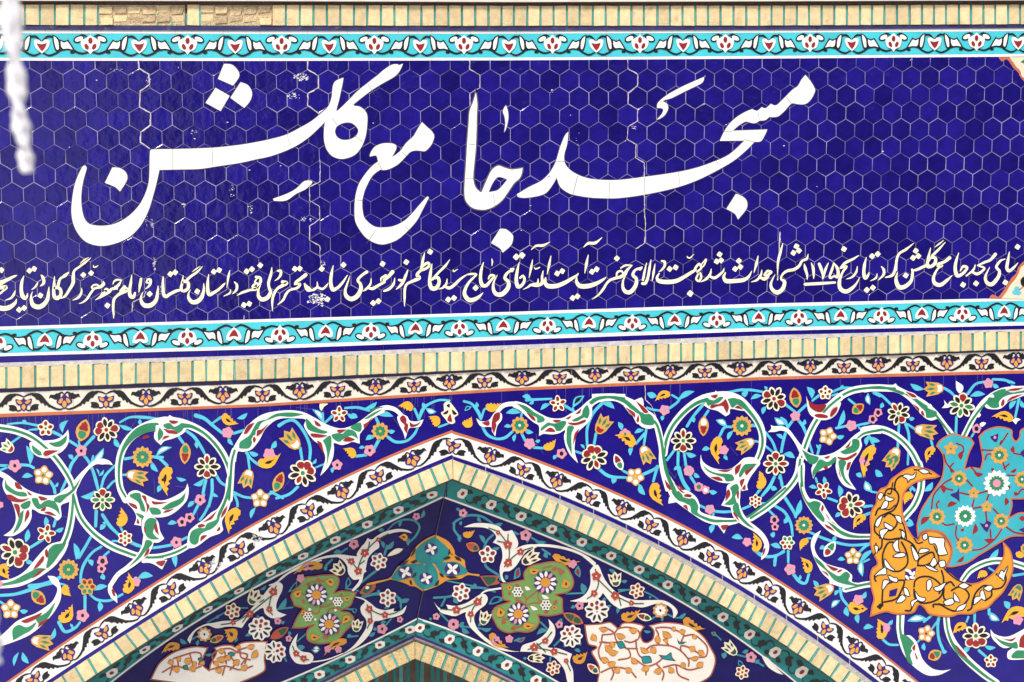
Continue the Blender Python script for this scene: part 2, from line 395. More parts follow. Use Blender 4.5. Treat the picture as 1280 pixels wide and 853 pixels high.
def band(mat, ft, fb, x0, x1, lay=0, n=40, depth=0.0, h=None):
    """strip between two edge curves y(x)"""
    hh = hgt(lay) if h is None else h; k = CUR.m(mat); i0 = len(CUR.v); xs = np.linspace(x0, x1, n + 1)
    for x in xs: CUR.v.append(SURF.p(x, ft(x), hh)); CUR.v.append(SURF.p(x, fb(x), hh))
    for i in range(n):
        a = i0 + 2 * i; CUR.f.append((a, a + 1, a + 3, a + 2)); CUR.fm.append(k)
    if depth:
        for off, fl in ((0, 1), (1, 0)):
            j0 = len(CUR.v)
            for x in xs: CUR.v.append(SURF.p(x, (ft, fb)[off](x), hh - depth))
            for i in range(n):
                a, b = i0 + 2 * i + off, i0 + 2 * i + 2 + off; c, d = j0 + i + 1, j0 + i
                CUR.f.append((a, b, c, d) if fl else (b, a, d, c)); CUR.fm.append(k)
def block(px4, mat, h1, h0, bev=0.35, jit=0.0):
    """a small brick: four photograph pixels (ccw from upper left), front at h1, back at h0, with an eased edge"""
    cx = sum(p[0] for p in px4) / 4; cy = sum(p[1] for p in px4) / 4
    if bev > .2: px4 = [(a + random.uniform(-.22, .22), b + random.uniform(-.3, .3)) for a, b in px4]
    k = CUR.m(mat); i0 = len(CUR.v); q = [random.uniform(-jit, jit) for _ in range(4)]
    for p in px4:
        d = math.hypot(p[0] - cx, p[1] - cy); s = 1 - bev / d
        CUR.v.append(SURF.p(cx + (p[0] - cx) * s, cy + (p[1] - cy) * s, h1 + q[len(CUR.v) % 4]))
    for p in px4: CUR.v.append(SURF.p(p[0], p[1], h1 - 0.003))
    for p in px4: CUR.v.append(SURF.p(p[0], p[1], h0))
    CUR.f.append((i0, i0 + 1, i0 + 2, i0 + 3)); CUR.fm.append(k)
    for a in (0, 4):
        for j in range(4):
            r = (j + 1) % 4; CUR.f.append((i0 + a + r, i0 + a + j, i0 + a + 4 + j, i0 + a + 4 + r)); CUR.fm.append(k)
# ================================================================ edge curves of the bands (photograph pixels)
XS = [0, 320, 640, 960, 1280]
topA = lin(XS, [37.5, 38.8, 38.8, 37.6, 35.3]); topB = lin(XS, [41.7, 42.5, 42.2, 41.0, 39.0])
topC = lin(XS, [72.5, 73.0, 72.3, 70.2, 67.8]); topD = lin(XS, [76.0, 76.4, 75.6, 73.4, 70.9])
botA = lin(XS, [408.5, 399.5, 390.0, 379.5, 372.5]); botB = lin(XS, [412.5, 403.0, 393.8, 383.7, 376.0])
botC = lin(XS, [442.0, 432.5, 420.5, 409.7, 402.8]); botD = lin(XS, [445.5, 436.8, 425.0, 413.8, 407.0])
navB = lin(XS, [454.0, 444.5, 432.0, 419.5, 412.0])
brkT = lin(XS, [458.5, 448.7, 437.3, 425.0, 413.7]); brkB = lin(XS, [486.2, 474.7, 460.8, 447.6, 436.7])
friT = lin(XS, [491.2, 480.0, 463.0, 450.0, 439.0]); friB = lin(XS, [517.5, 505.5, 485.0, 471.2, 463.2])
ochB = lin(XS, [521.8, 508.9, 488.7, 475.0, 467.0])
ubT = lin(XS, [6.0, 6.3, 7.5, 7.3, 6.0]); ubB = lin(XS, [31.5, 32.3, 32.8, 32.4, 30.6])
LO = [(565.8,575.3),(553.3,579.5),(538.4,586.5),(522.8,592.8),(507,599),(491.3,605.5),(475.6,613),(460.3,621),(446,629),(430.6,636),(415.8,644),(400,652),(384.5,659.7),(369,667.7),(354.8,675.5),(340.8,684),(327,692),(309.4,701),(293.8,709.5),(278,718.5),(263.3,728),(248.4,736.7),(233.6,745.3),(218.8,754.7),(204,764),(188.8,774),(172.5,783.8),(157.5,793),(142.5,802.8),(126,813.2),(110,824),(94,835)]
LI = [(566.5,600),(562.5,600.6),(547,606),(530,612.3),(514.7,619.8),(499.8,626.8),(484.3,634),(468,641.5),(454,649.5),(439,657),(424.4,664),(408.8,671.3),(393,679.2),(379,686.8),(363.4,694.3),(349.4,702.5),(334.4,711.2),(320.3,720),(304,729),(288.3,737.5),(274.2,746),(259.4,754.9),(244.5,764),(229.7,773),(214.8,782.3),(200,792.3),(186,801.5),(171,811),(156,821),(138,831),(121,842),(105,853)]
RO = [(565.8,575.3),(582,581),(597,586.5),(612,593),(627,599.3),(642.5,605.3),(657,611.7),(671,618),(685,624.5),(698,630.7),(712.5,637),(727.5,643.3),(743,650),(757.8,657),(772,663),(786,669.8),(800,676.3),(813,682.7),(827,689.8),(840.3,697),(854,704),(867.7,710.7),(881,718),(894,726),(907.5,734),(920,742),(934,750.3),(946,758.5),(958,766.7),(970,775),(983.8,784),(996,792),(1010,801),(1023.8,810.5),(1036,819),(1050,829),(1063,839),(1076,848)]
RI = [(566.5,600),(573.6,602),(587.7,607),(603,613),(618,619.3),(632.7,625.7),(647.5,632),(662,638.3),(676.5,644.7),(691,650.7),(704.7,656.7),(720.3,663),(734.4,669.7),(747.7,676),(762.5,682.5),(775.8,689),(790,695.7),(803,702.3),(817,709.2),(831,716),(845,723.3),(858.3,730.3),(870.8,737.7),(884,745.5),(897.3,753.7),(910,762),(923.5,770.3),(936,778.7),(948.5,786),(960.5,793),(972.5,801.3),(985,810),(997.5,818.8),(1012,828),(1025,837),(1038,847),(1051,856),(1064,866)]
bLO, bLI, bRO, bRI = cub(LO), cub(LI), cub(RO), cub(RI)
oL = cub([(565.5,541.5),(535,550.5),(510,560.5),(487,569),(460,582),(425,598.5),(402,610.5),(360,634),(320,657),(275,681.5),(249.4,695.5),(215,715.5),(160,750),(134,767),(110,782.5),(51,826)])
oR = cub([(565.5,541.5),(580,545.5),(605,552),(637.8,563),(673.8,577.5),(720.6,596),(767.5,615.5),(805,633.5),(842.5,652.4),(880,671.5),(920.6,694.5),(948.8,711),(971,725),(1005.6,747.5),(1040,771),(1068,791),(1110,824)])
wR = cub([(566,569.3),(580,574.8),(606.6,584),(652,599),(680,610),(730,631),(780,654),(823.8,675.3),(866,697),(889.4,709.7),(940,741),(982,768),(1015,789.5),(1030,800)])   # lower edge of the white border, right
nR = lambda x: wR(x) + 5.2 + max(0, (x - 566)) * .004
wL = lambda x: bLO(x) - 6.2
sLw = cub([(553.8,622),(540,627.5),(500,646),(460,664.6),(424.4,681.9),(382.8,703.5),(340,722.5),(318.8,733.8),(259.4,768.5),(200,808),(172,827)])
sRw = cub([(555,622),(597.5,637),(660,661.5),(681,669.7),(725,688.4),(761,705),(800,723.5),(813.8,731),(860.6,758.5),(920,796.5),(960,825)])
iLw = cub([(521.4,773.5),(480,796),(445.6,812),(408,828.5),(380,842.5)], 2); iRw = cub([(521.4,773.5),(552,784),(580,793.6),(591,799.5),(644.4,824.5),(694,851)], 2)
iLb = cub([(518.5,793.4),(473.8,815.5),(447,828.5),(427,839)], 2); iRb = cub([(518.5,793.4),(560,809.5),(588,821.8),(611.6,834),(647.5,851)], 2)
# ================================================================ ground and facade
def quad_obj(name, vs, mat):
    me = bpy.data.meshes.new(name); me.from_pydata(vs, [], [(0, 1, 2, 3)]); me.materials.append(MATS[mat])
    o = bpy.data.objects.new(name, me); COL.objects.link(o); return o
g = quad_obj('ground', [(-400, -400, 0), (400, -400, 0), (400, 400, 0), (-400, 400, 0)], 'pave'); g['kind'] = 'structure'
# dark wing added behind the camera, out of view, for the glaze to mirror
def reflection_wing(x0, x1, y, hgt_):
    v = []; f = []
    def bx(a, b, c, d, e, g_):
        i = len(v); v.extend([(a, c, e), (b, c, e), (b, d, e), (a, d, e), (a, c, g_), (b, c, g_), (b, d, g_), (a, d, g_)])
        f.extend([(i + q for q in t) for t in ((0, 3, 2, 1), (4, 5, 6, 7), (0, 1, 5, 4), (1, 2, 6, 5), (2, 3, 7, 6), (3, 0, 4, 7))])
    bx(x0, x1, y - 8, y - 1, 0, hgt_); bx(x0 - .3, x1 + .3, y - 8.3, y + .4, hgt_, hgt_ + .5)
    n = int((x1 - x0) / 4)
    for k in range(n + 1): xx = x0 + (x1 - x0 - .9) * k / n; bx(xx, xx + .9, y - 1, y, 0, hgt_ - 1.5)
    bx(x0, x1, y - 1, y + .002, hgt_ - 1.5, hgt_)
    me = bpy.data.meshes.new('added_dark_wing'); me.from_pydata(v, [], [tuple(t) for t in f]); me.materials.append(MATS['dark'])
    o = bpy.data.objects.new('added_dark_wing', me); COL.objects.link(o); o['kind'] = 'structure'
reflection_wing(6.2, 60, -31, 9.5)
T = thing('mosque_facade', 'pale brick facade behind the tile work with a dark pointed arch recess', 'building', (0, 0.3, 0))
BASE = -0.030
part('wall')
arch = [(566, 588)] + [(x, y - 10) for x, y in LI[1:]] + [(-60, 965), (-180, 1120), (-230, 1300), (-230, 2020)]
archr = [(566, 588)] + [(x, y - 10) for x, y in RI[1:]] + [(1200, 975), (1310, 1110), (1370, 1300), (1370, 2020)]
fill([(566, -70), (-1500, -70), (-1500, 2020)] + arch[::-1], 'wall', 0); fill([(566, -70)] + archr + [(2700, 2020), (2700, -70)], 'wall', 0)
a, b = WALL.p(-1500, -70, -.03), WALL.p(2700, -70, -.03)
k = Vector((0, .9, 0)); CUR.face([a, b, b + k, a + k], 'wall')
SURF = SOF; BASE = -0.012
part('vault', 'dark vault inside the arch with turquoise tile ribs')
BK = Plane((0, 1.0, Z0), (0, -1, 0)); SURF = BK; BASE = 0
fill([(-300, 700), (-300, 1500), (1500, 1500), (1500, 700)], 'vault', 0)
for i in range(60):
    x = 330 + i * 9.5; stroke_px([(x, 780, 4), (x + random.uniform(-4, 4), 900, 5)], 'tqs' if i % 3 else 'gl', 1)
SURF = WALL
# stone ledge above everything
T = thing('stone_ledge', 'pinkish stone ledge running along the very top above the brick course', 'ledge', WALL.p(640, 0))
BASE = 0; part('ledge')
lt, lb = (lambda x: -26 + 0 * x), lin(XS, [1.6, 2.0, 3.2, 2.2, 1.0])
band('stone', lt, lb, -300, 1600, 0, 60, depth=0.12, h=0.05)
part('drip_edge'); band('stone', lambda x: lb(x) - 3.5, lambda x: lb(x) - .6, -300, 1600, 0, 60, depth=0.03, h=0.056)
part('painted_shadow_gap'); band('mord', lambda x: lb(x) - 1, lambda x: ubT(x) + 1.5, -300, 1600, 0, 60, h=0.004)  # shade of the gap under the ledge, put in as a dark strip
# ================================================================ brick courses
def course(name, label, ft, fb, divs, skip=(), h1=0.022, w=1.9, mb='br', lean=0.0):
    thing(name, label, 'brick course', WALL.p(640, (ft(640) + fb(640)) / 2))
    part('bricks'); bp = CUR; part('glazed_joints'); gp = CUR
    global_c = None
    for i in range(len(divs) - 1):
        a, b = divs[i], divs[i + 1]
        set_cur(bp)
        if not any(s0 <= (a + b) / 2 <= s1 for s0, s1 in skip):
            block([(a + w / 2 + .25, ft(a)), (a + w / 2 + .25, fb(a)), (b - w / 2 - .25, fb(b)), (b - w / 2 - .25, ft(b))], mb, h1 + random.uniform(-.004, .003), -0.01, .6)
            set_cur(gp)
            block([(b - w / 2, ft(b) + .3), (b - w / 2, fb(b) - .3), (b + w / 2, fb(b) - .3), (b + w / 2, ft(b) + .3)], 'gl', h1 - .009, -0.01, .15)
    return bp
def set_cur(p):
    global CUR; CUR = p
def ext(d, lo, hi):
    s = d[1] - d[0]; d = list(d)
    while d[0] > lo: d.insert(0, d[0] - s)
    s = d[-1] - d[-2]
    while d[-1] < hi: d.append(d[-1] + s)
    return d
z = lambda ox, l: [ox + x / 4 for x in l]
up = z(0, [-25, 50, 125, 200, 275, 349, 422, 490, 560, 635, 708, 787, 860, 932, 1000, 1075, 1150, 1222]) + z(320, [10, 78, 150, 219, 287, 355, 422, 490, 557, 625, 692, 760, 827, 895, 962, 1030, 1097, 1163, 1228]) + z(640, [10, 77, 143, 208, 275, 338, 404, 468, 533, 597, 660, 727, 790, 853, 917, 980, 1043, 1107, 1172, 1237]) + z(960, [18, 80, 144, 205, 268, 332, 395, 460, 520, 582, 645, 708, 770, 830, 890, 955, 1015, 1077, 1137, 1200, 1260])
low = z(0, [-40, 32, 105, 177, 250, 322, 393, 466, 538, 608, 680, 752, 820, 893, 963, 1032, 1102, 1172, 1242]) + z(320, [28, 98, 167, 235, 303, 375, 440, 508, 575, 640, 708, 772, 838, 905, 970, 1038, 1103, 1168, 1232]) + z(640, [18, 83, 147, 210, 275, 340, 403, 467, 530, 595, 657, 720, 783, 845, 908, 967, 1027, 1090, 1150, 1210, 1270]) + z(960, [50, 112, 173, 235, 295, 355, 417, 478, 540, 600, 662, 722, 782, 843, 903, 963, 1023, 1083, 1145, 1205, 1263])
BASE = 0
bp = course('brick_course', 'upper row of upright cream bricks with a broken stretch at its left', ubT, ubB, ext(up, -250, 1550), [(123, 231), (250, 322), (322, 340)])
part('mortar_bed'); band('mord', lambda x: ubT(x) - .5, lambda x: ubB(x) + .8, -250, 1550, 0, 60, h=0.006)
part('glazed_strip', 'dusty navy glazed strip under the upper bricks'); band('navy', lambda x: ubB(x) + .8, topA, -250, 1550, 0, 60, depth=.02, h=0.012)
part('rubble_bed'); band('rub', lambda x: ubT(x) + .5, lambda x: ubB(x), 123.5, 231, 0, 10, h=.0075); band('rub', lambda x: ubT(x) + .5, lambda x: ubB(x), 250, 340, 0, 10, h=.0075)
rb = part('broken_bricks', 'weathered broken brick faces in two rough rows')
for x0, x1 in ((123.5, 231), (250, 340)):
    n = int((x1 - x0) / 17.3 + .5); s = (x1 - x0) / n
    for i in range(n):
        for r_ in range(2):
            a = x0 + i * s + random.uniform(.2, .8); b = a + s - random.uniform(.8, 1.6); t = 6.4 + r_ * 11.5 + random.uniform(0, 2.5); e = t + random.uniform(8.5, 11)
            if r_: e = min(e, 31.5)
            block([(a, t + random.uniform(0, 1.5)), (a + random.uniform(0, 1.5), e), (b - random.uniform(0, 2), e - random.uniform(0, 1.5)), (b, t + random.uniform(0, 1.5))], 'rub' if random.random() < .6 else 'br', random.uniform(.008, .02), -.01, .8, jit=.003)
        if random.random() < .45: block([(a + 2, 23.5), (a + 2, 31.4), (b, 31.4), (b, 22 + random.uniform(0, 3))], 'br', .024, -.01, .5)
for x in (197, 215, 232.8): stroke_px([(x, 18, 1.5), (x, 31, 1.5)], 'gl', 8)
course('brick_course', 'lower row of upright cream bricks between the two friezes, turquoise strips between', brkT, brkB, ext(low, -250, 1550), (), h1=0.03)
part('mortar_ledge', 'grey sloping mortar on top of the bricks')
k_ = CUR.m('mort'); xs = np.linspace(-250, 1550, 400); i0 = 0
for x in xs:
    j = random.uniform(-.6, .9)
    CUR.v += [WALL.p(x, navB(x) - .3, .009), WALL.p(x, brkT(x) + .3 + j, .029)]
for i in range(len(xs) - 1): CUR.f.append((2 * i, 2 * i + 1, 2 * i + 3, 2 * i + 2)); CUR.fm.append(k_)
part('mortar_bed'); band('mord', lambda x: brkT(x) - .5, lambda x: brkB(x) + .6, -250, 1550, 0, 60, h=0.008)
part('glazed_strip', 'navy glazed strip in the shade under the bricks'); band('navy', lambda x: brkB(x) + .2, lambda x: friT(x) + .3, -250, 1550, 0, 60, h=0.002)
# ================================================================ inscription panel
T = thing('inscription_panel', 'deep blue panel of hexagonal tiles carrying large white Persian calligraphy', 'sign', WALL.p(640, 236))
H = ((27.3128597, -.985100062, 52.2463307), (.0671747889, -27.3105856, 103.670570), (.0020300718, -.001545532, 1.0))
QD = [(-.79609294, -2.34851889), (6.27032246, 8.88092171), (-.74035887, -2.31059987), (-8.47971737, -6.67878292), (.2954251, 6.14685749), (-.38141909, -.18522663), (2.87926854, 1.21513107), (-.14432732, -3.05035187)]
def lat(u, v):
    w_ = H[2][0] * u + H[2][1] * v + 1; x = (H[0][0] * u + H[0][1] * v + H[0][2]) / w_; y = (H[1][0] * u + H[1][1] * v + H[1][2]) / w_
    a = min(max(u, -4), 56) / 25; b = v / 5; bs = (1, a, b, a * a, a * b, b * b, a ** 3, a * a * b)
    return x + sum(k * q[0] for k, q in zip(bs, QD)), y + sum(k * q[1] for k, q in zip(bs, QD))
part('grout_bed'); BASE = 0
band('grout', topD, botA, -250, 1550, 0, 60, h=0.0035)
hx = part('hexagon_tiles', 'deep blue glazed hexagons with pale joints'); kk = CUR.m('hex')
s3 = 0.8660254
for r_ in range(-3, 18):
    for i in range(-12, 72):
        u0 = i + .5 + (.5 if r_ % 2 else 0); v0 = -r_ * s3
        gp = 0.5 * random.uniform(.962, .982)
        vs = [lat(u0 + gp / s3 * math.sin(a) + random.uniform(-.008, .008), v0 + gp / s3 * math.cos(a) + random.uniform(-.008, .008)) for a in [math.pi / 3 * q for q in range(6)]]
        cx = sum(q[0] for q in vs) / 6; cy = sum(q[1] for q in vs) / 6
        if cx < -250 or cx > 1550: continue
        vs = [(x, min(max(y, topD(x) + .2), botA(x) - .2)) for x, y in vs]
        if max(q[1] for q in vs) - min(q[1] for q in vs) < 1.2: continue
        lo = [q for q in vs][::-1]
        tx, ty = random.gauss(0, .006), random.gauss(0, .006)
        i0 = len(CUR.v)
        hh = lambda x, y: .0062 + (x - cx) * .0042 * tx + (y - cy) * .0042 * ty
        for x, y in lo: CUR.v.append(WALL.p(cx + (x - cx) * .97, cy + (y - cy) * .97, hh(x, y)))
        for x, y in lo: CUR.v.append(WALL.p(x, y, .0045))
        ar = area(lo); idx = list(range(6)) if ar < 0 else list(range(5, -1, -1))
        CUR.f.append(tuple(i0 + q for q in idx)); CUR.fm.append(kk)
        for q in range(6):
            A_, B_ = idx[q], idx[(q + 1) % 6]; CUR.f.append((i0 + B_, i0 + A_, i0 + 6 + A_, i0 + 6 + B_)); CUR.fm.append(kk)
BASE = 0.0066
part('cracks', 'pale filled cracks running down along the tile joints')
at(0, 0, 1)
def crack(s, w=.9):
    pts = parse(s); pp = []
    for (x0, y0, *_), (x1, y1, *_) in zip(pts, pts[1:]):
        n = max(2, int(math.hypot(x1 - x0, y1 - y0) / 3))
        for k in range(n): t = k / n; pp.append((x0 + (x1 - x0) * t + random.uniform(-.35, .35), y0 + (y1 - y0) * t + random.uniform(-.3, .3), w * random.uniform(.5, 1.4)))
    pp.append((pts[-1][0], pts[-1][1], w)); stroke_px(pp, 'crack', 0)
crack("784.5,76 785,86 797.5,93.5 797,107 785.5,117 785,130 797,137 797,151 785,159 784,174 795,181 794.5,197 805.5,204 805.5,232 805.5,262 807,283 806,304 795,311")
crack("173,76 174,86 186,93 187,106 175.5,114 174.5,134 188,141.5 188,157 176,165 175.5,178 187,186", 1.4)
crack("385,76 384.5,87 398,95 398,110 385,117 384.5,132 400,143", 1.3)
crack("400,200 400,227 387,234 387,251 399.5,258 399.5,274 387,283 387,300 400,308 400,322", .9)
crack("587,76 587,86.5 600,94 599.5,110 587.5,117 587.5,132", .8)
crack("975,290 974,312 972.5,333 972,350", 1.6); crack("165,390 166,378 180,371 182,365", 1.0); crack("305,395 304,408", .8)
part('chips', 'small white chips where the glaze has flaked off')
def chips(x, y, rx, ry, n, s=1.0, mat='wh'):
    for _ in range(n):
        a, r_ = random.random() * 6.28, math.sqrt(random.random()); px, py = x + rx * r_ * math.cos(a), y + ry * r_ * math.sin(a); q = s * random.uniform(.35, 1.0); m = random.randint(4, 6)
        rr = [q * random.uniform(.3, 1.3) for _ in range(m)]
        fill([(px + rr[i] * 1.5 * math.cos(6.283 * i / m), py + rr[i] * .8 * math.sin(6.283 * i / m)) for i in range(m)], mat, 0)
chips(376, 97, 10, 4.5, 60); chips(368, 120, 9, 4, 30, .9); chips(397, 372, 11, 5, 60, 1.3); chips(390, 377, 5, 3, 16, 1.3); chips(401, 377, 6, 7, 26, 1.2); chips(404, 330, 3, 6, 16, .9)
chips(383, 274, 9, 3, 16, .8); chips(230, 257, 4, 2, 10, .9); chips(313, 262, 3, 6, 12, .9); chips(291, 240, 4, 9, 12, .7); chips(241, 165, 6, 3, 12, .6); chips(792, 158, 4, 5, 12, .8)
chips(690, 114, 3, 2, 6, .8); chips(146, 87, 8, 3, 9, .7); chips(186, 100, 3, 5, 12, .9, 'crack'); chips(1139, 75, 2, 1, 3, .8); chips(722, 172, 2, 12, 6, .8); chips(193, 330, 1.6, 9, 26, 1.2, 'crack'); chips(190, 280, 1.5, 6, 14, 1.1, 'crack'); chips(183, 274, 1.5, 20, 18, .8, 'crack'); chips(201, 363, 3, 7, 16, .9, 'crack')
for x, y in ((243, 174), (87, 184), (223, 85), (663, 257), (652, 288), (881, 95), (713, 144), (466, 154), (1104, 190), (1021, 233), (120, 100.5), (980, 182), (284, 153), (420, 154), (312, 213), (350, 207)): chips(x, y, .8, .8, 2, .9)
# ================================================================ large calligraphy
BASE = 0.0074
def PL(s_, holes=(), n=5):
    for q in (s_, *holes):
        px = [tp(*a) for a in smooth_closed(parse(q), n)]; stroke_px([(x, y, 1.5) for x, y in px + px[:2]], 'groove', -.4)
    P('wh', s_, 0, holes, .003, n)
mk('groove', (0.10, 0.075, 0.09), 0.8, 0.3)
def word(label):
    global WD
    WD = part('calligraphy_word', label)
def dot(n='dot'): part(n, None, WD)
word('large white word with three dots, leftmost of the heading')
at(0, 0, 4)
PL("757,748! 900,746 1060,740 1180,728 1280,712 1360,695 1430,675 1500,640 1560,605 1605,568 1640,535 1658,490 1665,430 1680,405 1717,390! 1710,430 1695,500 1682,555 1710,535 1750,495 1790,455 1840,415 1900,370 1960,340 2015,320! 1995,360 1970,385 1900,425 1840,465 1770,520! 1768,529 1800,535 1825,555 1836,580 1836,620 1828,680 1810,730 1780,770 1740,790 1700,795 1660,780 1635,750 1622,710 1620,660 1625,610! 1590,645 1540,690 1480,730 1410,762 1340,785 1280,797 1200,815 1100,830 1000,845 900,848 797,850! 780,925 765,980 745,1045 720,1100 690,1145 640,1190 570,1220 500,1230 430,1210 385,1160 362,1100 358,1030 375,920 412,835 425,828! 433,842 415,910 406,980 410,1050 425,1098 455,1124 520,1130 580,1118 640,1084 690,1035 720,985 740,930 747,880 750,760", ["1675,660 1685,632 1720,615 1755,615 1780,632 1792,655 1780,680 1750,698 1710,700 1685,685"], 4)
dot('stroke_mark'); PL("1992,322! 1960,325 1920,350 1880,385 1840,420 1828,445! 1840,440 1880,410 1930,378 1975,355")
dot(); PL("1120,320! 1160,325 1190,355 1195,385 1165,428! 1090,395!"); dot(); PL("1078,440! 1148,480! 1103,556! 1028,515!")
dot(); PL("1203,412! 1240,428 1260,465 1250,505 1222,540! 1152,490!"); dot(); PL("562,838! 600,842 630,865 635,900 600,958! 575,935 525,915!")
at(320, 200, 4); dot('vowel_mark'); PL("85,195! 150,172 200,145 240,108 275,105 280,115 250,145 200,170 150,203 90,205!")
word('white word with a deep open bowl, second from the left in the heading')
at(400, 120, 7.975)
PL("1018,262! 1060,305 1110,350 1137,395 1130,440 1105,495 1050,550 1000,548 950,545 900,560 850,610 780,680 700,725 640,740 600,735! 520,800 455,920 430,1000 420,1060 425,1150 440,1210 480,1260 530,1297 580,1312 680,1310 760,1290 850,1240 930,1160 990,1090 1068,1006 1085,1015! 1020,1140 960,1250 860,1360 760,1440 640,1480 560,1470 480,1430 420,1370 360,1270 345,1180 350,1030 380,900 430,810 510,710 580,655! 565,600 540,595 497,605! 500,580 540,515 600,482 660,472 730,478 760,500 755,540 715,612! 760,585 810,540 860,470 930,405 960,355", (), 4)
word('white word of an upright stroke joined to a looped letter with one dot below')
at(560, 180, 7.975)
PL("280,-545! 298,-400 294,-300 285,0 268,200 258,300 262,380 285,440 330,480! 380,360 430,260 470,225 510,212 560,230 640,250 750,235! 740,300 715,350 660,400 600,490 540,570 460,630 380,660 300,660 230,635 175,575 158,500 160,400 170,250 185,0 200,-200 210,-330 245,-420", ["405,482! 440,400 490,335 540,335 592,357! 540,420 490,465"], 4)
at(560, 230, 7.975); dot(); PL("520,448! 580,455 640,505 648,550 625,615 545,685! 515,640 430,590!")
at(560, 60, 7.975); dot('vowel_mark'); PL("578,570! 598,640 600,710 580,800 560,843! 572,760 565,690 548,630")
word('widest white word, its long baseline stroke sweeping to the right')
at(640, 140, 6.4)
PL("452,160! 440,260 420,330 418,390 440,440 500,490 600,530 720,545 860,545 1050,522 1280,490 1450,455 1600,405 1740,340 1860,230! 1662,232! 1700,155 1745,90 1805,38 1870,0 1922,-21! 1962,-8 1998,-37! 2030,-28 2070,-63! 2114,-52 2179,-111 2243,-175 2287,-207 2315,-255 2347,-294! 2387,-247 2423,-183 2419,-151 2387,-95 2347,-63 2291,-61 2246,-69 2218,-51 2179,-6 2131,34 2093,42 2058,40! 2026,66 1982,70! 1946,90 1905,86 1870,78 1818,106 1764,152! 2042,142! 2020,190 1990,235 1940,240! 1860,320 1760,400 1600,490 1450,560 1280,615 1060,662 850,690 700,690 600,682 480,660 420,630 380,590 358,525! 320,590 270,650 200,675 100,688 50,680 40,660! 140,600 230,555 300,490 350,400 380,300 410,220 430,180", (), 4)
at(640, 200, 4); dot(); PL("1120,170! 1155,185 1175,210 1172,245 1130,298! 1115,270 1072,245!")
at(640, 0, 4); dot('vowel_mark'); PL("962,385! 950,415 870,455 800,490 755,505 775,520 780,545 760,580 722,602! 750,570 755,545 725,540! 730,515 770,480 830,445 900,412")
part('tile_joints', 'hairline joints across the white letters'); BASE = 0.0102
at(0, 0, 1)
for s in ("216,186 216,213", "265,185 266,208", "359,168 362,181", "415,147 421,156", "460,105 468,119", "444,170 454,178", "445,250 455,251", "458,305 470,287", "506,283 514,291", "502,190 508,195", "472,204 478,212", "582,223 593,223", "586,180 594,181", "616,241 619,258", "695,202 706,202", "722,220 716,244", "762,227 761,250", "805.5,222 806,244", "848,215 850,232", "895,200 898,206", "930,174 944,178", "948,141 949,150", "983,121 990,131", "905,165 916,164"):
    S('groove', s, 0, .42, False)
# ================================================================ small inscription: cream strokes on the tiles
BASE = 0.0070
mk('ink', (0.012, 0.010, 0.05), 0.3, 0.1)
def W(txt, *strokes):
    part('inscription_word')
    for s in strokes:
        pts = parse(s); o = []
        for x, y, c, w_ in pts: q = tp(x, y); o.append((q[0], q[1], c, w_ * 1.12 / TR[2]))
        pp = path(o); stroke_px([(a, b, w_ + .75) for a, b, w_ in pp], 'ink', 0); stroke_px(pp, 'ins', 1)
def dots(*xy, r=25):
    for x, y in xy:
        q = random.uniform(-.12, .12); fill([tp(x + r * k * math.cos(t + q), y + r * k * math.sin(t + q)) for t, k in ((-1.75, 1.18), (-1.35, 1.1), (-.95, .92), (-.3, 1.2), (.1, 1.1), (.55, .9), (1.3, 1.2), (1.7, 1.08), (2.2, .9), (2.85, 1.18), (3.2, 1.1), (3.8, .9))], 'ins', 1)
at(0, 300, 7.975)
W('a', "-90,440,30 0,425,34 60,400,24 140,365,20 172,352,3", "170,352,4 100,390,20 20,430,30 -20,480,26 60,470,34 30,510,18 -30,560,14", "152,505,6 140,540,22 110,580,18 55,602,6", "165,590,5 150,630,26 100,670,40 40,685,44 -30,670,42 -90,630,40"); dots((14, 302))
W('a', "238,360,6 218,420,26 212,500,30 225,560,38 250,585,26 270,560,20 275,530,4"); dots((293, 308), (340, 290), (190, 697), (240, 680))
W('a', "408,350,6 425,370,26 438,410,26 430,440,24 400,462,6", "378,420,6 365,450,18 340,480,14 312,498,4", "488,470,6 482,540,26 470,600,34 430,650,40 380,670,42 330,650,40 312,600,28 312,550,12 325,515,4"); dots((402, 555))
W('a', "543,365,6 540,440,24 535,520,28 545,570,34 575,580,36 605,550,28 605,500,26 575,475,30 545,480,22", "690,325,4 650,360,22 600,390,20 575,470,26", "685,322,6 640,350,12 600,390,6", "905,180,5 850,225,20 790,270,18 740,310,20 730,370,30 728,430,30 690,500,24 650,560,22 605,585,6", "885,175,4 840,200,14 800,235,5")
W('a', "815,480,5 810,530,20 780,575,22 725,602,5"); dots((830, 350), (908, 332), r=24)
W('a', "930,250,4 935,272,12 955,270,14 980,255,4", "1028,412,6 1032,440,30 1005,466,30 970,478,20 940,488,18 905,530,20 870,585,20 830,620,14 785,637,4", "985,470,12 970,448,14 935,452,16 912,474,12 935,490,16")
W('a', "1125,442,6 1140,412,16 1170,398,17 1212,402,10", "1208,408,8 1185,445,24 1150,480,28 1110,492,22 1090,518,26 1045,545,24 1000,570,22 948,602,4", "1040,498,8 1060,488,18 1085,505,20", "1000,565,14 1018,535,14 1045,520,12", "1150,465,16 1165,488,18"); dots((1070, 655))
W('a', "1240,470,20 1265,500,34 1225,520,34 1170,555,22 1135,600,24 1128,680,22 1133,740,16 1132,785,4", "1240,470,30 1200,510,18")
at(160, 300, 7.975)
W('a', "38,350,5 28,430,24 15,510,28 25,560,34 55,570,28 70,530,18", "130,390,22 120,450,26 108,525,5")
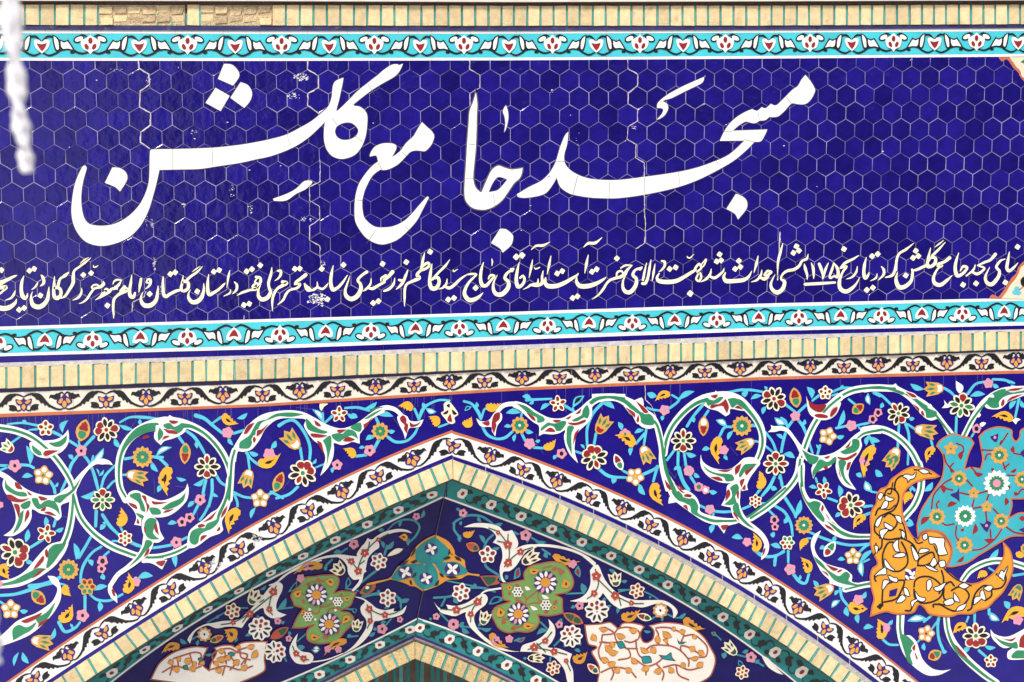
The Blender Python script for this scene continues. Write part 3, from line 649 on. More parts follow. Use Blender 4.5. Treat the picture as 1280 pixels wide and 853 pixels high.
W('a', "195,395,18 222,400,26 222,440,22 200,470,16 172,490,5", "300,460,6 295,520,22 280,600,32 230,650,40 170,655,40 135,620,30 130,570,16 150,520,5", "190,400,10 185,425,16 215,430,10"); dots((215, 540))
W('a', "350,372,12 348,450,24 355,540,30 380,565,30 420,540,26 480,510,26 525,500,18", "550,355,6 540,430,22 530,490,26 560,510,26 600,480,28 600,430,26 565,410,24 545,430,16", "742,265,5 690,320,20 620,370,22 570,420,22", "722,262,4 680,290,12 640,320,4"); dots((422, 342), (470, 325))
W('a', "755,435,6 755,500,22 735,570,34 690,615,40 640,620,36 605,580,26 605,530,12 625,495,4"); dots((690, 515))
W('a', "805,345,6 795,420,24 795,500,30 810,545,32 850,530,26 910,490,22 950,450,20 970,430,5", "1015,305,6 1000,370,22 985,480,4"); dots((855, 318), (908, 303))
W('a', "1022,495,5 1015,530,18 955,562,5", "1060,420,8 1085,450,24 1080,500,22 1040,540,5")
W('a', "1265,440,20 1240,470,18 1280,490,28 1220,500,20 1170,515,22 1130,530,20 1088,555,5", "1290,380,12 1265,420,14 1300,440,20"); dots((1182, 315), (1235, 293), (1155, 650), (1208, 638))
at(320, 300, 7.975)
W('a', "0,370,22 40,380,24 45,420,26 15,460,12", "158,275,6 150,340,24 125,430,24 135,490,24 145,520,30 115,575,36 60,595,36 25,560,30 25,500,16 50,440,5"); dots((42, 255))
W('a', "215,310,14 245,310,26 245,350,22 220,385,16 185,410,4", "265,420,30 305,430,32 265,455,30 210,490,22 175,550,24 162,620,20 165,712,4")
W('a', "495,350,32 450,385,28 400,420,24 385,440,10", "385,445,12 440,440,20 410,480,22 340,500,18 300,540,22 270,600,20 215,648,5"); dots((387, 290), (435, 287))
W('a', "485,440,16 500,480,26 520,505,22 570,500,16", "485,440,12 540,490,20", "610,420,6 610,470,20 570,500,22", "610,470,20 660,490,20 700,460,16 720,430,5", "770,258,6 752,340,26 745,430,30 765,495,36 810,480,26 860,430,22 900,370,10 915,350,4"); dots((655, 290), (872, 250), (712, 592))
W('a', "1105,320,26 1060,350,22 1015,400,24 1040,440,26 1045,490,34 1010,560,40 950,590,40 900,560,34 890,500,22 920,410,12 935,360,4")
W('a', "1148,385,6 1140,440,18 1100,490,20 1065,512,5", "1120,480,20 1165,485,28 1220,455,24 1280,420,24", "1290,360,20 1250,380,16 1245,410,10"); dots((1168, 630), (1220, 612), (1262, 240))
at(480, 290, 7.975)
W('a', "85,400,34 40,450,28 0,480,26", "108,460,6 95,520,22 50,570,26 0,590,16", "0,440,14 20,430,14")
W('a', "238,380,8 215,440,24 190,500,26 160,540,24 120,575,5", "150,480,20 190,490,24"); dots((222, 302))
W('a', "405,210,6 390,270,22 375,350,22 360,400,14", "360,380,14 400,330,22 440,310,24 450,340,22 410,370,22 360,390,22 330,430,28 350,460,34 290,490,26 230,520,20 208,570,22 205,660,20 205,745,4"); dots((460, 200))
W('a', "478,320,6 465,400,24 455,500,30 475,560,38 520,560,36 548,510,28 540,460,28 500,460,26 475,480,16", "655,278,5 610,340,22 550,400,20 500,455,20")
W('a', "630,470,6 620,520,20 590,555,18 545,572,5", "600,540,18 650,560,28 700,530,26 740,490,24 790,450,16 850,415,4", "690,375,4 695,395,14 735,372,4"); dots((640, 675), (697, 660))
W('a', "835,425,12 880,420,20 920,425,18 900,450,16 850,500,22 810,570,26 805,630,34 850,680,38 910,670,34 955,640,22 990,605,4"); dots((913, 560))
W('a', "992,305,6 970,380,24 962,470,28 980,530,34 1020,535,28 1060,490,22 1100,440,20 1060,435,20 1040,470,10", "1075,270,6 1080,300,14 1075,340,4")
W('a', "1290,370,20 1230,410,22 1205,460,28 1240,500,30 1235,560,38 1180,620,40 1120,620,36 1090,570,28 1095,500,16 1130,430,4")
at(640, 285, 7.975)
W('a', "72,345,6 52,430,24 42,520,30 60,585,36 100,570,26 125,520,22 110,480,22 80,500,16", "0,420,40 20,410,6"); dots((42, 290), (100, 275), r=28)
W('a', "205,318,6 190,400,22 170,500,4", "222,390,4 235,410,12 275,395,10", "310,430,8 300,490,20 300,550,30 250,575,26 190,570,22 160,590,14 112,615,4", "260,510,8 255,550,18 200,565,18")
W('a', "190,220,4 240,180,20 310,175,24 380,140,4", "388,280,6 370,370,24 350,465,4")
W('a', "335,500,14 330,545,30 360,580,40 440,580,38 520,550,34 590,510,28 650,470,16 660,450,4"); dots((450, 455), (500, 432), (605, 700), (652, 683))
W('a', "712,195,4 760,155,24 830,150,26 900,95,4", "760,272,6 742,360,26 725,455,4")
W('a', "645,490,8 645,540,28 680,580,40 760,580,40 840,555,34 910,515,20 940,490,4"); dots((797, 438), (843, 413))
W('a', "1195,375,12 1130,375,18 1085,400,12", "1190,380,10 1150,420,24 1100,480,30 1040,500,24 980,520,22 940,560,20 910,610,22 860,670,16 800,712,4", "1040,495,12 1050,445,18 1090,430,18 1110,460,14"); dots((1045, 305))
W('a', "1290,400,20 1230,420,20 1205,470,28 1240,510,28 1230,580,34 1180,640,36 1130,635,34 1105,590,26 1110,520,14 1150,445,4")
at(800, 285, 7.975)
W('a', "110,318,6 95,400,22 80,490,22 55,550,28 25,555,26", "65,350,6 45,440,20 30,520,20", "150,360,6 135,450,22 120,535,4", "0,410,30 20,390,10")
W('a', "215,330,14 245,340,24 245,380,22 215,420,16 185,440,4", "190,455,12 170,495,22 190,530,36 270,540,38 360,530,36 440,490,30 520,440,26 560,420,14"); dots((295, 410), (355, 395))
W('a', "470,280,4 475,295,12 500,300,12 535,265,5", "530,440,14 560,390,20 590,360,20 610,400,18 570,440,16", "600,380,10 660,310,12 640,370,14 600,410,10"); dots((500, 655), r=28)
W('a', "600,450,16 610,490,20 590,530,20 560,510,18 580,460,14", "710,410,6 700,460,20 660,510,22 605,540,5", "690,480,18 740,500,26 790,470,22 830,430,16 838,400,4"); dots((793, 265), (765, 335), (808, 325))
W('a', "850,450,12 835,490,26 860,530,38 940,530,36 1030,520,34 1080,490,24 1115,430,5", "1178,280,6 1160,360,26 1135,450,4"); dots((985, 330), (948, 410), (1000, 390))
W('a', "1215,420,6 1205,470,20 1165,520,20 1110,540,5", "1190,490,20 1240,510,30 1275,480,26 1240,470,18 1270,430,20")
at(960, 285, 7.975)
W('a', "0,430,22 35,440,18 0,470,24", "148,155,6 125,240,22 100,340,22 95,470,4")
W('a', "400,265,6 385,310,22 340,330,20 310,380,24 260,415,26 190,430,24 145,465,18 130,510,16 165,540,30 145,610,34 90,645,38 40,610,30 30,550,20 70,465,4", "300,395,14 320,360,18"); dots((283, 185), (253, 250), (308, 228))
W('a', "362,360,6 370,400,26 390,470,20 390,518,4", "432,350,6 450,400,26 455,460,20 455,510,4", "510,360,24 530,410,28 545,460,20 545,512,8", "602,350,6 575,410,22 550,500,14")
W('a', "655,350,10 690,400,26 700,450,28 690,490,26 660,480,16", "655,350,10 640,410,22 615,480,20 625,500,18 660,480,16", "370,563,26 520,555,26 668,545,18")
W('a', "905,275,6 850,310,20 770,350,24 720,400,12", "720,405,10 780,385,26 740,450,18 710,540,28 725,610,36 780,635,36 840,600,28 885,550,14 915,490,4", "890,385,6 880,440,20 840,490,18 780,512,4"); dots((757, 212))
W('a', "980,295,6 962,370,26 955,450,28 970,500,34 1000,470,18 1008,440,4"); dots((1037, 283), (1093, 262), (985, 620), (1045, 597))
W('a', "1088,455,5 1075,500,18 1020,530,4", "1130,385,8 1155,420,24 1150,470,22 1095,525,4")
W('a', "1270,350,6 1262,430,24 1235,475,26 1170,495,8")
at(1120, 285, 7.975)
W('a', "175,155,5 100,215,22 30,260,20 5,330,22 0,420,22")
W('a', "15,440,5 0,520,30 30,590,40 90,585,36 150,530,28 165,450,22 160,415,16", "155,420,10 200,420,22 280,385,26 320,370,26", "345,200,6 325,290,24 310,380,24 350,385,28 390,350,30 390,300,26 345,300,20 330,330,14", "490,145,6 430,210,20 360,280,22", "475,125,5 430,160,14 385,195,4"); dots((197, 230), (170, 300), (222, 282), (97, 475))
W('a', "535,300,30 480,340,24 420,360,20 410,380,8", "410,385,10 460,375,24 415,410,16 375,490,24 385,550,34 440,570,34 500,530,28 560,475,6")
W('a', "625,250,6 600,330,24 590,410,30 610,475,34 660,460,26 710,400,22 670,385,24 640,430,8"); dots((668, 568), (798, 555))
W('a', "790,370,8 770,420,20 700,480,12", "760,440,20 810,460,26 860,430,20 880,400,18 815,375,14", "815,375,12 880,345,22 940,320,22 990,265,30")
W('a', "1090,310,6 1040,330,20 1000,390,24 1030,430,24 1020,490,30 960,560,36 910,550,32 890,490,22 935,390,4", "1130,240,6 1115,330,26 1105,400,28 1130,430,26 1180,390,20 1215,350,5"); dots((1212, 190), (1090, 545))
# ================================================================ corner ornaments of the inscription panel
BASE = 0.0066
part('corner_ornament', 'ivory corner piece with terracotta edge, lower right'); at(1120, 285, 7.975)
P('te', "925,705! 960,665 1020,690! 1060,640 1100,580 1130,530 1150,500 1200,450 1215,400 1260,345 1330,300! 1330,710!", 0); P('ivory', "1050,705! 1100,640 1140,570 1190,510 1225,450 1250,390 1330,340! 1330,710!", 1)
E('st', 1205, 605, 28, 22, 0, 3); E('st', 1185, 645, 30, 22, 20, 3); E('st', 1222, 650, 28, 20, -20, 3); P('bk', "1240,520! 1265,490 1300,480! 1300,590 1250,570", 3); S('rd', "1230,620,8 1275,580,8", 3)
part('corner_ornament', 'ivory corner piece with terracotta edge, upper right'); at(1120, 60, 7.975)
P('te', "1020,92! 1055,135 1100,115 1130,140 1170,200 1215,240 1240,290 1290,345 1340,360! 1340,92!", 0); P('ivory', "1130,92! 1165,140 1200,190 1240,230 1260,290 1340,310! 1340,92!", 1); P('gr', "1240,140! 1290,110! 1290,160!", 3)
# ================================================================ turquoise friezes
def frieze(label, fa, fb, fc, fd, anchors, first_flower, flip):
    """anchors: pixel x of flower, heart, flower, heart ... ; motif coordinates were measured from the flower (0) to the heart (243), band height 122"""
    global BASE, TR
    thing('turquoise_frieze', label, 'tile frieze', WALL.p(640, (fa(640) + fd(640)) / 2)); BASE = 0.002
    part('edging'); band('wh', fa, fb, -250, 1550, 2, 60); band('wh', fc, fd, -250, 1550, 2, 60)
    part('turquoise_ground'); band('tq', fb, fc, -250, 1550, 1, 60)
    jp = part('tile_joints')
    for x in range(-200, 1500, 53):
        q = x + random.uniform(-9, 9); stroke_px([(q, fa(q), .35), (q + random.uniform(-.5, .5), fd(q), .35)], 'gy', 3, False)
    BASE = 0.0055
    sc_ = part('scroll')
    def mapper(xf, xh):
        sg = 1 if xh > xf else -1; k = abs(xh - xf) / 243.0
        def f(X, Y):
            x = xf + sg * k * X; t = (Y - 168) / 122.0
            t = 1 - t if flip else t
            return x, fb(x) + t * (fc(x) - fb(x))
        return f, k
    global tp
    base_tp = tp
    def half(xf, xh):
        global tp
        f, k = mapper(xf, xh)
        def tp(X, Y): return f(X, Y)
        globals()['tp'] = tp
        sS = lambda s, lay=1, mat='bk': stroke_px([(a, b, c * k * 1.3) for a, b, c in path([(*tp(p[0], p[1]), p[2], p[3]) for p in parse(s)])], mat, lay)
        set_cur(sc_)
        sS("10,262,6 45,268,8 78,256,9 100,240,8 120,246,8 150,252,9 170,266,8 205,278,8 240,264,5")
        sS("20,182,5 40,176,7 62,184,6"); sS("185,186,8 212,184,9 238,204,5")
        P('bk', "72,258! 100,215 112,198! 130,206 158,196! 162,225 152,252 120,250", 1); P('wh', "88,248! 104,222 115,208! 132,214 148,206! 146,230 136,244 112,243", 2)
        P('bk', "150,250! 152,210 165,186 190,174! 188,205 182,235 172,256", 1); P('wh', "157,245! 160,210 170,192 183,182! 180,210 172,240 165,250", 2)
        E('bk', 57, 196, 30, 18, 22, 1); E('wh', 57, 196, 22, 11, 22, 2)
        E('bk', 90, 262, 12, 7, 0, 1)
    fl = [x for i, x in enumerate(anchors) if (i % 2 == 0) == first_flower]; he = [x for i, x in enumerate(anchors) if (i % 2 == 0) != first_flower]
    for i in range(len(anchors) - 1):
        a, b = anchors[i], anchors[i + 1]
        if (i % 2 == 0) == first_flower: half(a, b)
        else: half(b, a)
    for i, x in enumerate(anchors):
        nb = anchors[i + 1] if i + 1 < len(anchors) else 2 * x - anchors[i - 1]; w_ = abs(nb - x)
        if (i % 2 == 0) == first_flower:
            f, k = mapper(x, x + w_); globals()['tp'] = lambda X, Y, f=f: f(X, Y)
            part('flower')
            P('wh', "0,174! 18,190 48,206 38,245 14,256 0,273! -14,256 -38,245 -48,206 -18,190", 3)
            E('rd', 0, 204, 11, 16, 0, 4, 12); E('rd', 19, 234, 10, 16, 28, 4, 12); E('rd', -19, 234, 10, 16, -28, 4, 12)
        else:
            f, k = mapper(x - w_, x); g_ = lambda X, Y, f=f: f(X + 243, Y); globals()['tp'] = g_
            part('heart')
            P('wh', "-38,206 -18,199 0,210 18,199 40,206 32,240 2,268! -29,240", 3)
            P('rd', "-26,217! 0,222 26,216! 17,240 2,258! -13,240", 4)
    globals()['tp'] = base_tp
def exta(a, lo, hi):
    s = a[1] - a[0]; a = list(a)
    while a[0] > lo: a.insert(0, a[0] - (s + .35)); s = a[1] - a[0]
    s = a[-1] - a[-2]
    while a[-1] < hi: a.append(a[-1] + s)
    return a
A1 = [-8, 52, 113, 173.7, 234.5, 293.7, 352, 411.2, 468, 525, 580, 636, 690.7, 745, 800, 853.7, 906.7, 961, 1012.7, 1064.5, 1117, 1168, 1220.7, 1272.5, 1324, 1375]
A2 = [-64, -4, 55.5, 115.7, 175, 234, 292, 350, 406.7, 463.7, 519, 574.5, 628.7, 684.5, 736, 790.5, 843, 896, 948, 998.7, 1050.5, 1102, 1152, 1203, 1255, 1304, 1354]
frieze('upper turquoise frieze above the calligraphy, red hearts pointing down', topA, topB, topC, topD, A1, True, False)
frieze('lower turquoise frieze under the small inscription, red hearts pointing up', botA, botB, botC, botD, A2, False, True)
part('glazed_strip', 'deep blue glazed strip'); BASE = 0.002
xs_ = [-200, -120, -40, 55, 110.5, 165, 219, 272, 325, 376.5, 430, 479, 529.5, 580, 630, 679, 728, 776, 824, 872, 920, 967, 1014, 1066, 1112, 1158, 1203, 1250, 1296, 1345, 1400]
for a, b in zip(xs_, xs_[1:]): band('cob', lambda x: botD(x) + .4, navB, a + .35, b - .35, 1, 3)
# ================================================================ black scroll with orange flowers: white frieze and the border of the arch
def scroll(f, n0, kind0, us, hsz, sp, fl_name='flower', skip_last=False):
    """f(u, v): u along the band in px, v 0..1 from its lower to its upper edge; us: anchors; kinds alternate (0: leaves below, 1: leaves above)"""
    base_tp = globals()['tp']
    for i, u in enumerate(us):
        kd = (kind0 + i) % 2
        w_ = (us[i + 1] - u) if i + 1 < len(us) else (u - us[i - 1]); wl = (u - us[i - 1]) if i else w_
        for sg, ww in ((1, w_), (-1, wl)):
            if (i == 0 and sg == -1) or (i == len(us) - 1 and sg == 1): continue
            def g(X, Y, u=u, ww=ww, sg=sg, kd=kd):
                v = 1 - Y / 100.0
                return f(u + sg * ww * X / 200.0, v if kd == 0 else 1 - v)
            globals()['tp'] = g; k = hsz / 100.0
            sS = lambda s, lay=1: stroke_px([(a, b, c * k * 1.15) for a, b, c in path([(*g(p[0], p[1]), p[2], p[3]) for p in parse(s)])], 'bk', lay)
            set_cur(sp)
            if kd == 0:   # stem passes above this flower and runs down under the next one, with a broad notched leaf on the way
                if sg == 1 or True:
                    sS("0,22,4 20,12,7 45,8,8 62,12,7")
                    P('bk', "38,15! 60,4 86,13 109,41 131,68 140,80! 122,78 112,66 104,71 95,56 85,58 75,42 61,37 55,26", 1)
                    sS("120,66,10 150,84,9 178,92,7 198,86,4")
                P('bk', "30,90! 38,68 57,60 76,62! 70,73 74,86! 53,92", 1); sS("6,84,4 26,92,6 40,86,6")
            else:
                P('bk', "17,86! 26,62 45,59 66,69 77,65! 69,84 51,83 37,92 28,84", 1); sS("2,84,4 12,94,7 28,88,7")
        def c_(X, Y, u=u, ww=w_, kd=kd):
            v = 1 - Y / 100.0; return f(u + ww * X / 200.0, v if kd == 0 else 1 - v)
        if skip_last and i == len(us) - 1: continue
        globals()['tp'] = c_; part(fl_name)
        q = 1.0
        if kd == 0:
            P('pu', "0,26! 14,38 40,32 34,58 18,66 16,80 0,95! -16,80 -18,66 -34,58 -40,32 -14,38", 2)
            P('or', "6,52! 18,40 34,40 26,54 14,58", 3); P('or', "-6,52! -18,40 -34,40 -26,54 -14,58", 3); P('or', "0,58 10,72 0,88 -10,72", 3)
        else:
            P('pu', "0,8! 16,26 34,38 38,50 26,68 14,72 0,90! -14,72 -26,68 -38,50 -34,38 -16,26", 2)
            P('or', "0,16 11,34 0,52 -11,34", 3); P('or', "8,54 16,40 30,42 20,62 10,64", 3); P('or', "-8,54 -16,40 -30,42 -20,62 -10,64", 3)
    globals()['tp'] = base_tp
A3 = [-72, -21, 29.5, 80.5, 132.5, 182.5, 231, 278.7, 328, 374.5, 422, 469.5, 517.5, 561.7, 605.7, 652.5, 699.5, 743.7, 788.7, 838, 881, 925, 968, 1013, 1055, 1098, 1141, 1183.7, 1227, 1270, 1313]
thing('scroll_frieze', 'long ivory frieze of black scrolls and orange flowers under the lower brick row', 'tile frieze', WALL.p(640, 475)); BASE = 0.001
part('ivory_ground', 'ivory tiles browned by dirt in places'); band('fr', friT, friB, -250, 1550, 1, 60)
part('terracotta_line'); band('te', friB, ochB, -250, 1550, 2, 60)
jp = part('tile_joints')
for x in range(-200, 1500, 48): q = x + random.uniform(-9, 9); stroke_px([(q, friT(q), .35), (q - .4, ochB(q), .35)], 'mort', 3, False)
BASE = 0.0045
sp_ = part('black_scroll'); scroll(lambda u, v: (u, friB(u) + (friT(u) - friB(u)) * (0.03 + v * .94)), 0, 0, A3, 26, sp_)
# ================================================================ border of the pointed arch
def along(fm, x0, x1, n=400):
    xs = np.linspace(x0, x1, n); P_ = [(x, fm(x)) for x in xs]; L = [0]
    for a, b in zip(P_, P_[1:]): L.append(L[-1] + math.hypot(b[0] - a[0], b[1] - a[1]))
    return P_, L
thing('arch_border', 'white border of black scrolls following the pointed arch', 'arch border', WALL.p(566, 545)); BASE = 0.001
XL, XR = -160, 1290
part('white_ground'); band('wh', oL, wL, XL, 565.8, 1, 60); band('wh', oR, wR, 565.8, XR, 1, 60)
part('terracotta_line'); band('te', lambda x: oL(x) - 1.7, lambda x: oL(x) + 1.7, XL, 565.6, 2, 60); band('te', lambda x: oR(x) - 1.7, lambda x: oR(x) + 1.7, 565.6, XR, 2, 60)
part('blue_strip')
for i in range(15): a = 565.8 - i * 46; band('cob', wL, lambda x: bLO(x) - .8, a - 45.6, a, 1, 6)
xr_ = [565.8, 607, 653, 700, 742, 783, 823.5, 863.5, 903, 943, 983, 1022, 1062, 1105, 1150, 1200, 1290]
for a, b in zip(xr_, xr_[1:]): band('cob', lambda x: wR(x) + .8, nR, a + .5, b - .5, 1, 6)
part('mortar_joint', 'grey mortar beside the arch bricks'); band('mort', wR, lambda x: bRO(x) + 2, 566, XR, 0, 60, h=.0012); band('mort', lambda x: bLO(x) - 1.2, lambda x: bLO(x) + 2, XL, 566, 0, 60, h=.0012)
BASE = 0.0045
sp_ = part('black_scroll')
def side(fo, fi, anchors, kind0, sk=False):
    cen = lambda x: (fo(x) + 1.7 + fi(x)) / 2
    def f(u, v):
        x = u; y = cen(x); d = (cen(x + 1) - cen(x - 1)) / 2; L = math.hypot(1, d); nx, ny = d / L, -1 / L
        hh = (fi(x) - fo(x) - 1.7) / L; return x + nx * hh * (v - .5) * .92, y + ny * hh * (v - .5) * .92
    scroll(f, 0, kind0, anchors, 24, sp_, skip_last=sk)
side(oL, wL, [565.8, 515.8, 471.7, 427.7, 385.3, 343, 297.8, 255.6, 212, 170.3, 128, 85, 42, 0][::-1], 1, True)
side(oR, wR, [566, 612.8, 654, 695.6, 738, 777, 814, 853.4, 890, 927.7, 962, 997, 1033, 1068, 1103, 1138, 1174, 1210], 0)
# flaked patch on the left border
part('chips', 'grey flaked patch on the left border'); BASE = .009
for cx, cy in ((268, 706), (322, 672)):
    for _ in range(40):
        x, y = cx + random.gauss(0, 5), cy + random.gauss(0, 3.5); m = 5; q = random.uniform(.4, 1.5)
        fill([(x + q * random.uniform(.5, 1.3) * math.cos(6.283 * i / m), y + q * random.uniform(.4, 1) * math.sin(6.283 * i / m)) for i in range(m)], random.choice(['wh', 'gy', 'mort', 'wh']), 0)
# ================================================================ brick rib of the outer arch
thing('arch_brick_course', 'pointed arch rib of cream bricks with turquoise strips, outermost of the two', 'brick arch', WALL.p(566, 590)); BASE = 0
def rib(outs, ins, left, mb='br', h1=.03, h0=-.12, w=2.1, surf=WALL):
    for i in range(len(outs) - 1):
        (a, b), (c, d) = (outs[i], ins[i]), (outs[i + 1], ins[i + 1])
        def cut(o1, i1, o2, i2, m):
            L = math.hypot(o2[0] - o1[0], o2[1] - o1[1]) or 1; t = m / L
            return (o1[0] + (o2[0] - o1[0]) * t, o1[1] + (o2[1] - o1[1]) * t), (i1[0] + (i2[0] - i1[0]) * t, i1[1] + (i2[1] - i1[1]) * t)
        m1 = w / 2 + .3; p, q = cut(a, b, c, d, m1 if i else .3); r_, s_ = cut(c, d, a, b, m1)
        quad = [r_, s_, q, p] if left else [p, q, s_, r_]
        set_cur(bk_); block(quad, mb, h1 + random.uniform(-.004, .003), h0, .6)
        e1, e2 = cut(c, d, a, b, w / 2)
        if i + 2 < len(outs): f1, f2 = cut(c, d, outs[i + 2], ins[i + 2], w / 2)
        else: f1, f2 = c, d
        set_cur(gl_); block([f1, f2, e2, e1] if left else [e1, e2, f2, f1], 'gl', h1 - .009, h0, .15)
part('mortar_bed'); band('mord', lambda x: bLO(x) + .5, lambda x: bLI(x) + 1.5, 60, 566, 0, 60, h=.004); band('mord', lambda x: bRO(x) + .5, lambda x: bRI(x) + 1.5, 566, 1100, 0, 60, h=.004)
bk_ = part('bricks'); gl_ = part('glazed_joints')
def smo(l, f): return [(x, f(x)) for x, y in l]
def more(o, i, n):
    do = (o[-1][0] - o[-2][0], o[-1][1] - o[-2][1]); di = (i[-1][0] - i[-2][0], i[-1][1] - i[-2][1])
    return o + [(o[-1][0] + do[0] * k, o[-1][1] + do[1] * k) for k in range(1, n + 1)], i + [(i[-1][0] + di[0] * k, i[-1][1] + di[1] * k) for k in range(1, n + 1)]
rib(*more(smo(LO, bLO), smo(LI, bLI), 9), True); rib(*more(smo(RO, bRO), smo(RI, bRI), 9), False)
# ================================================================ left spandrel
def spandrel_ground(fo, fi, x0, x1, label):
    thing('spandrel_panel', label, 'tile panel', WALL.p((x0 + x1) / 2, 600))
    global BASE
    BASE = 0.0; part('blue_ground'); band('cob', fo, fi, x0, x1, 1, 50)
    part('tile_joints')
    for i in range(90):
        x = random.uniform(max(x0, 2), min(x1, 1278)); y0 = fo(x) + .5; y1 = min(fi(x), 852)
        if i % 3: y = y0; L = random.uniform(10, 30); dx = random.uniform(-1, 1)
        else: y = random.uniform(y0, y1); a = random.choice([.9, 2.2, .1, 1.5]); L = random.uniform(12, 26); dx = L * math.cos(a); L = L * math.sin(a)
        if y + L < y1 - 1: stroke_px([(x, y, .42), (x + dx / 2 + random.uniform(-.4, .4), y + L / 2, .36), (x + dx, y + L, .42)], 'joint', 1, False)
    BASE = 0.0028
spandrel_ground(ochB, lambda x: oL(x) - 1.5, -160, 566, 'left arch spandrel: deep blue tiles with white green vines and flowers')
st_ = part('tendrils', 'turquoise stems and leaves')
A_ = lambda: at(0, 500); B_ = lambda: at(140, 500); C_ = lambda: at(280, 490); D_ = lambda: at(440, 480); E_ = lambda: at(0, 600); F_ = lambda: at(140, 600); G_ = lambda: at(0, 700)
def T(s, w=18): S('st', s, 0, w)
def TL(*a, **k):
    part('leaf'); LF('st', *a, lay=0, **k); set_cur(st_)
A_()
T("60,195,14 180,185,18 300,205,20"); TL(215,190,175,165,24); T("90,345,18 160,295,18 230,245,14 300,235,18"); T("420,255,26 500,295,22 620,370,22 650,400"); T("640,410,22 750,295,26"); T("630,330,16 640,390"); T("645,420,26 700,480,22 740,560,24 765,640,28 785,720,22"); T("620,450,22 570,520,26 540,620,24 490,730,20"); TL(585,480,545,440,34); TL(730,500,830,385,50,inn='wh'); T("730,500,14 745,450,16"); TL(790,610,830,560,22); TL(790,600,770,550,16); T("810,700,20 840,610,22 920,525,18"); T("860,705,18 900,660,18 925,645"); TL(760,725,645,775,46,bend=-.2); T("960,180,16 1040,140,18 1150,140,26 1280,155,18"); TL(1120,150,1130,205,30); TL(950,200,1070,240,34,bend=.05); TL(915,300,965,385,40); T("165,520,24 230,525,22 270,545"); TL(240,520,210,365,48); TL(262,610,175,620,40); T("400,650,22 430,700,24 440,745"); TL(435,700,465,660,22); T("0,525,20 70,530,20 0,565,18"); TL(545,165,500,265,44,bend=.25); T("1000,475,20 1070,460"); T("985,600,18 1030,600"); T("1220,455,22 1300,460"); TL(1210,490,1265,575,38); T("495,730,16 520,660,16")
B_(); T("100,470,18 170,460"); T("330,455,24 380,470,22 440,525,26"); TL(350,455,480,380,44,bend=-.15,inn='wh'); TL(315,490,360,575,36); T("90,600,18 130,600"); T("590,245,22 660,300,26 720,390,24 745,440,18"); TL(690,320,680,390,34); T("530,290,22 570,345"); TL(515,620,595,640,30); TL(410,680,365,740,40); T("670,125,34 740,150,28 800,200,26 880,265,22"); T("800,190,16 870,140,22"); TL(1000,150,1085,105,36); T("970,270,22 1050,245"); TL(930,290,970,365,32); T("830,600,24 870,660,22 920,690"); TL(735,630,650,680,40,bend=-.2); T("750,640,26 730,740,24 735,760"); T("800,640,24 800,740,26 775,851,22"); TL(800,740,850,775,26); TL(660,810,610,860,30); T("1075,420,26 1110,470,20 1165,515,22"); T("1085,430,20 1100,550,18"); TL(1095,415,1170,435,36); T("970,740,24 1050,775,20 1115,785,20"); T("970,740,22 1000,810,20 1005,851"); TL(1150,860,1110,950,34)
C_(); T("440,270,28 500,235,24 560,230,24 620,290,24 670,380,24 690,460,24 685,540,22"); T("610,450,24 625,545,20"); TL(375,455,415,390,40); TL(210,490,275,505,30); T("735,605,14 795,580,14"); TL(700,580,740,535,24); T("805,250,18 870,190,22"); TL(790,245,705,140,44,bend=.15,inn='wh'); T("790,170,16 795,250,16"); TL(980,170,1070,205,34); T("970,130,18 1060,125,20 1160,150,20"); TL(1130,130,1220,85,34); TL(1120,450,1080,450,24); T("1050,515,22 1140,505"); T("1200,460,22 1250,370"); TL(1195,350,1135,380,28); TL(1240,310,1200,200,22); TL(880,600,865,650,30); T("375,800,20 470,850"); T("590,760,22 520,820,22 420,851"); T("360,820,22 430,780")
D_(); T("0,190,22 60,190,18 150,215,18"); TL(110,195,200,145,36); TL(0,235,45,270,40); TL(200,250,330,262,44,bend=-.12); T("190,265,18 215,315"); TL(285,375,345,378,34); TL(185,425,108,450,34); TL(105,510,55,515,26); T("30,580,22 110,570"); T("180,510,20 215,440"); T("285,425,24 350,465,24 440,455,20 500,400,22 525,350,18"); T("500,200,20 530,270,22 535,285"); T("535,280,24 570,200,28 620,160,20 700,130,18 780,135,18"); TL(575,205,565,150,36); TL(590,195,675,225,44,inn='wh'); T("695,345,18 750,325,16 800,305,14")
E_(); TL(360,370,365,295,40); T("430,370,22 445,320"); TL(440,410,510,382,34); T("245,540,22 340,480,22"); TL(205,500,225,395,44,bend=.05); TL(200,635,265,665,36); T("235,850,30 340,835,26 440,800,26 495,770"); T("770,250,28 765,370,24"); T("725,460,22 680,540,22 630,620,28"); TL(610,640,590,505,46); T("820,280,26 880,370,28 945,435,22"); TL(850,360,800,400,40); TL(845,355,820,340,20); T("960,370,18 985,420"); T("1040,500,26 1120,530,26"); T("900,490,16 940,490"); T("810,535,20 740,580,20 680,660,24 650,740,22 645,820,20"); TL(700,640,740,690,40,bend=-.2); T("830,610,18 870,575,18"); TL(820,750,835,800,40); TL(1100,790,1225,770,52,bend=-.15)
F_(); TL(660,185,605,220,32); T("690,200,24 650,280,20"); TL(520,345,445,355,36); T("320,545,22 400,535,22 480,520"); T("560,480,20 600,460"); TL(490,545,510,700,46,bend=.0); T("145,495,24 200,525,26"); T("705,320,20 740,270,20 775,200")
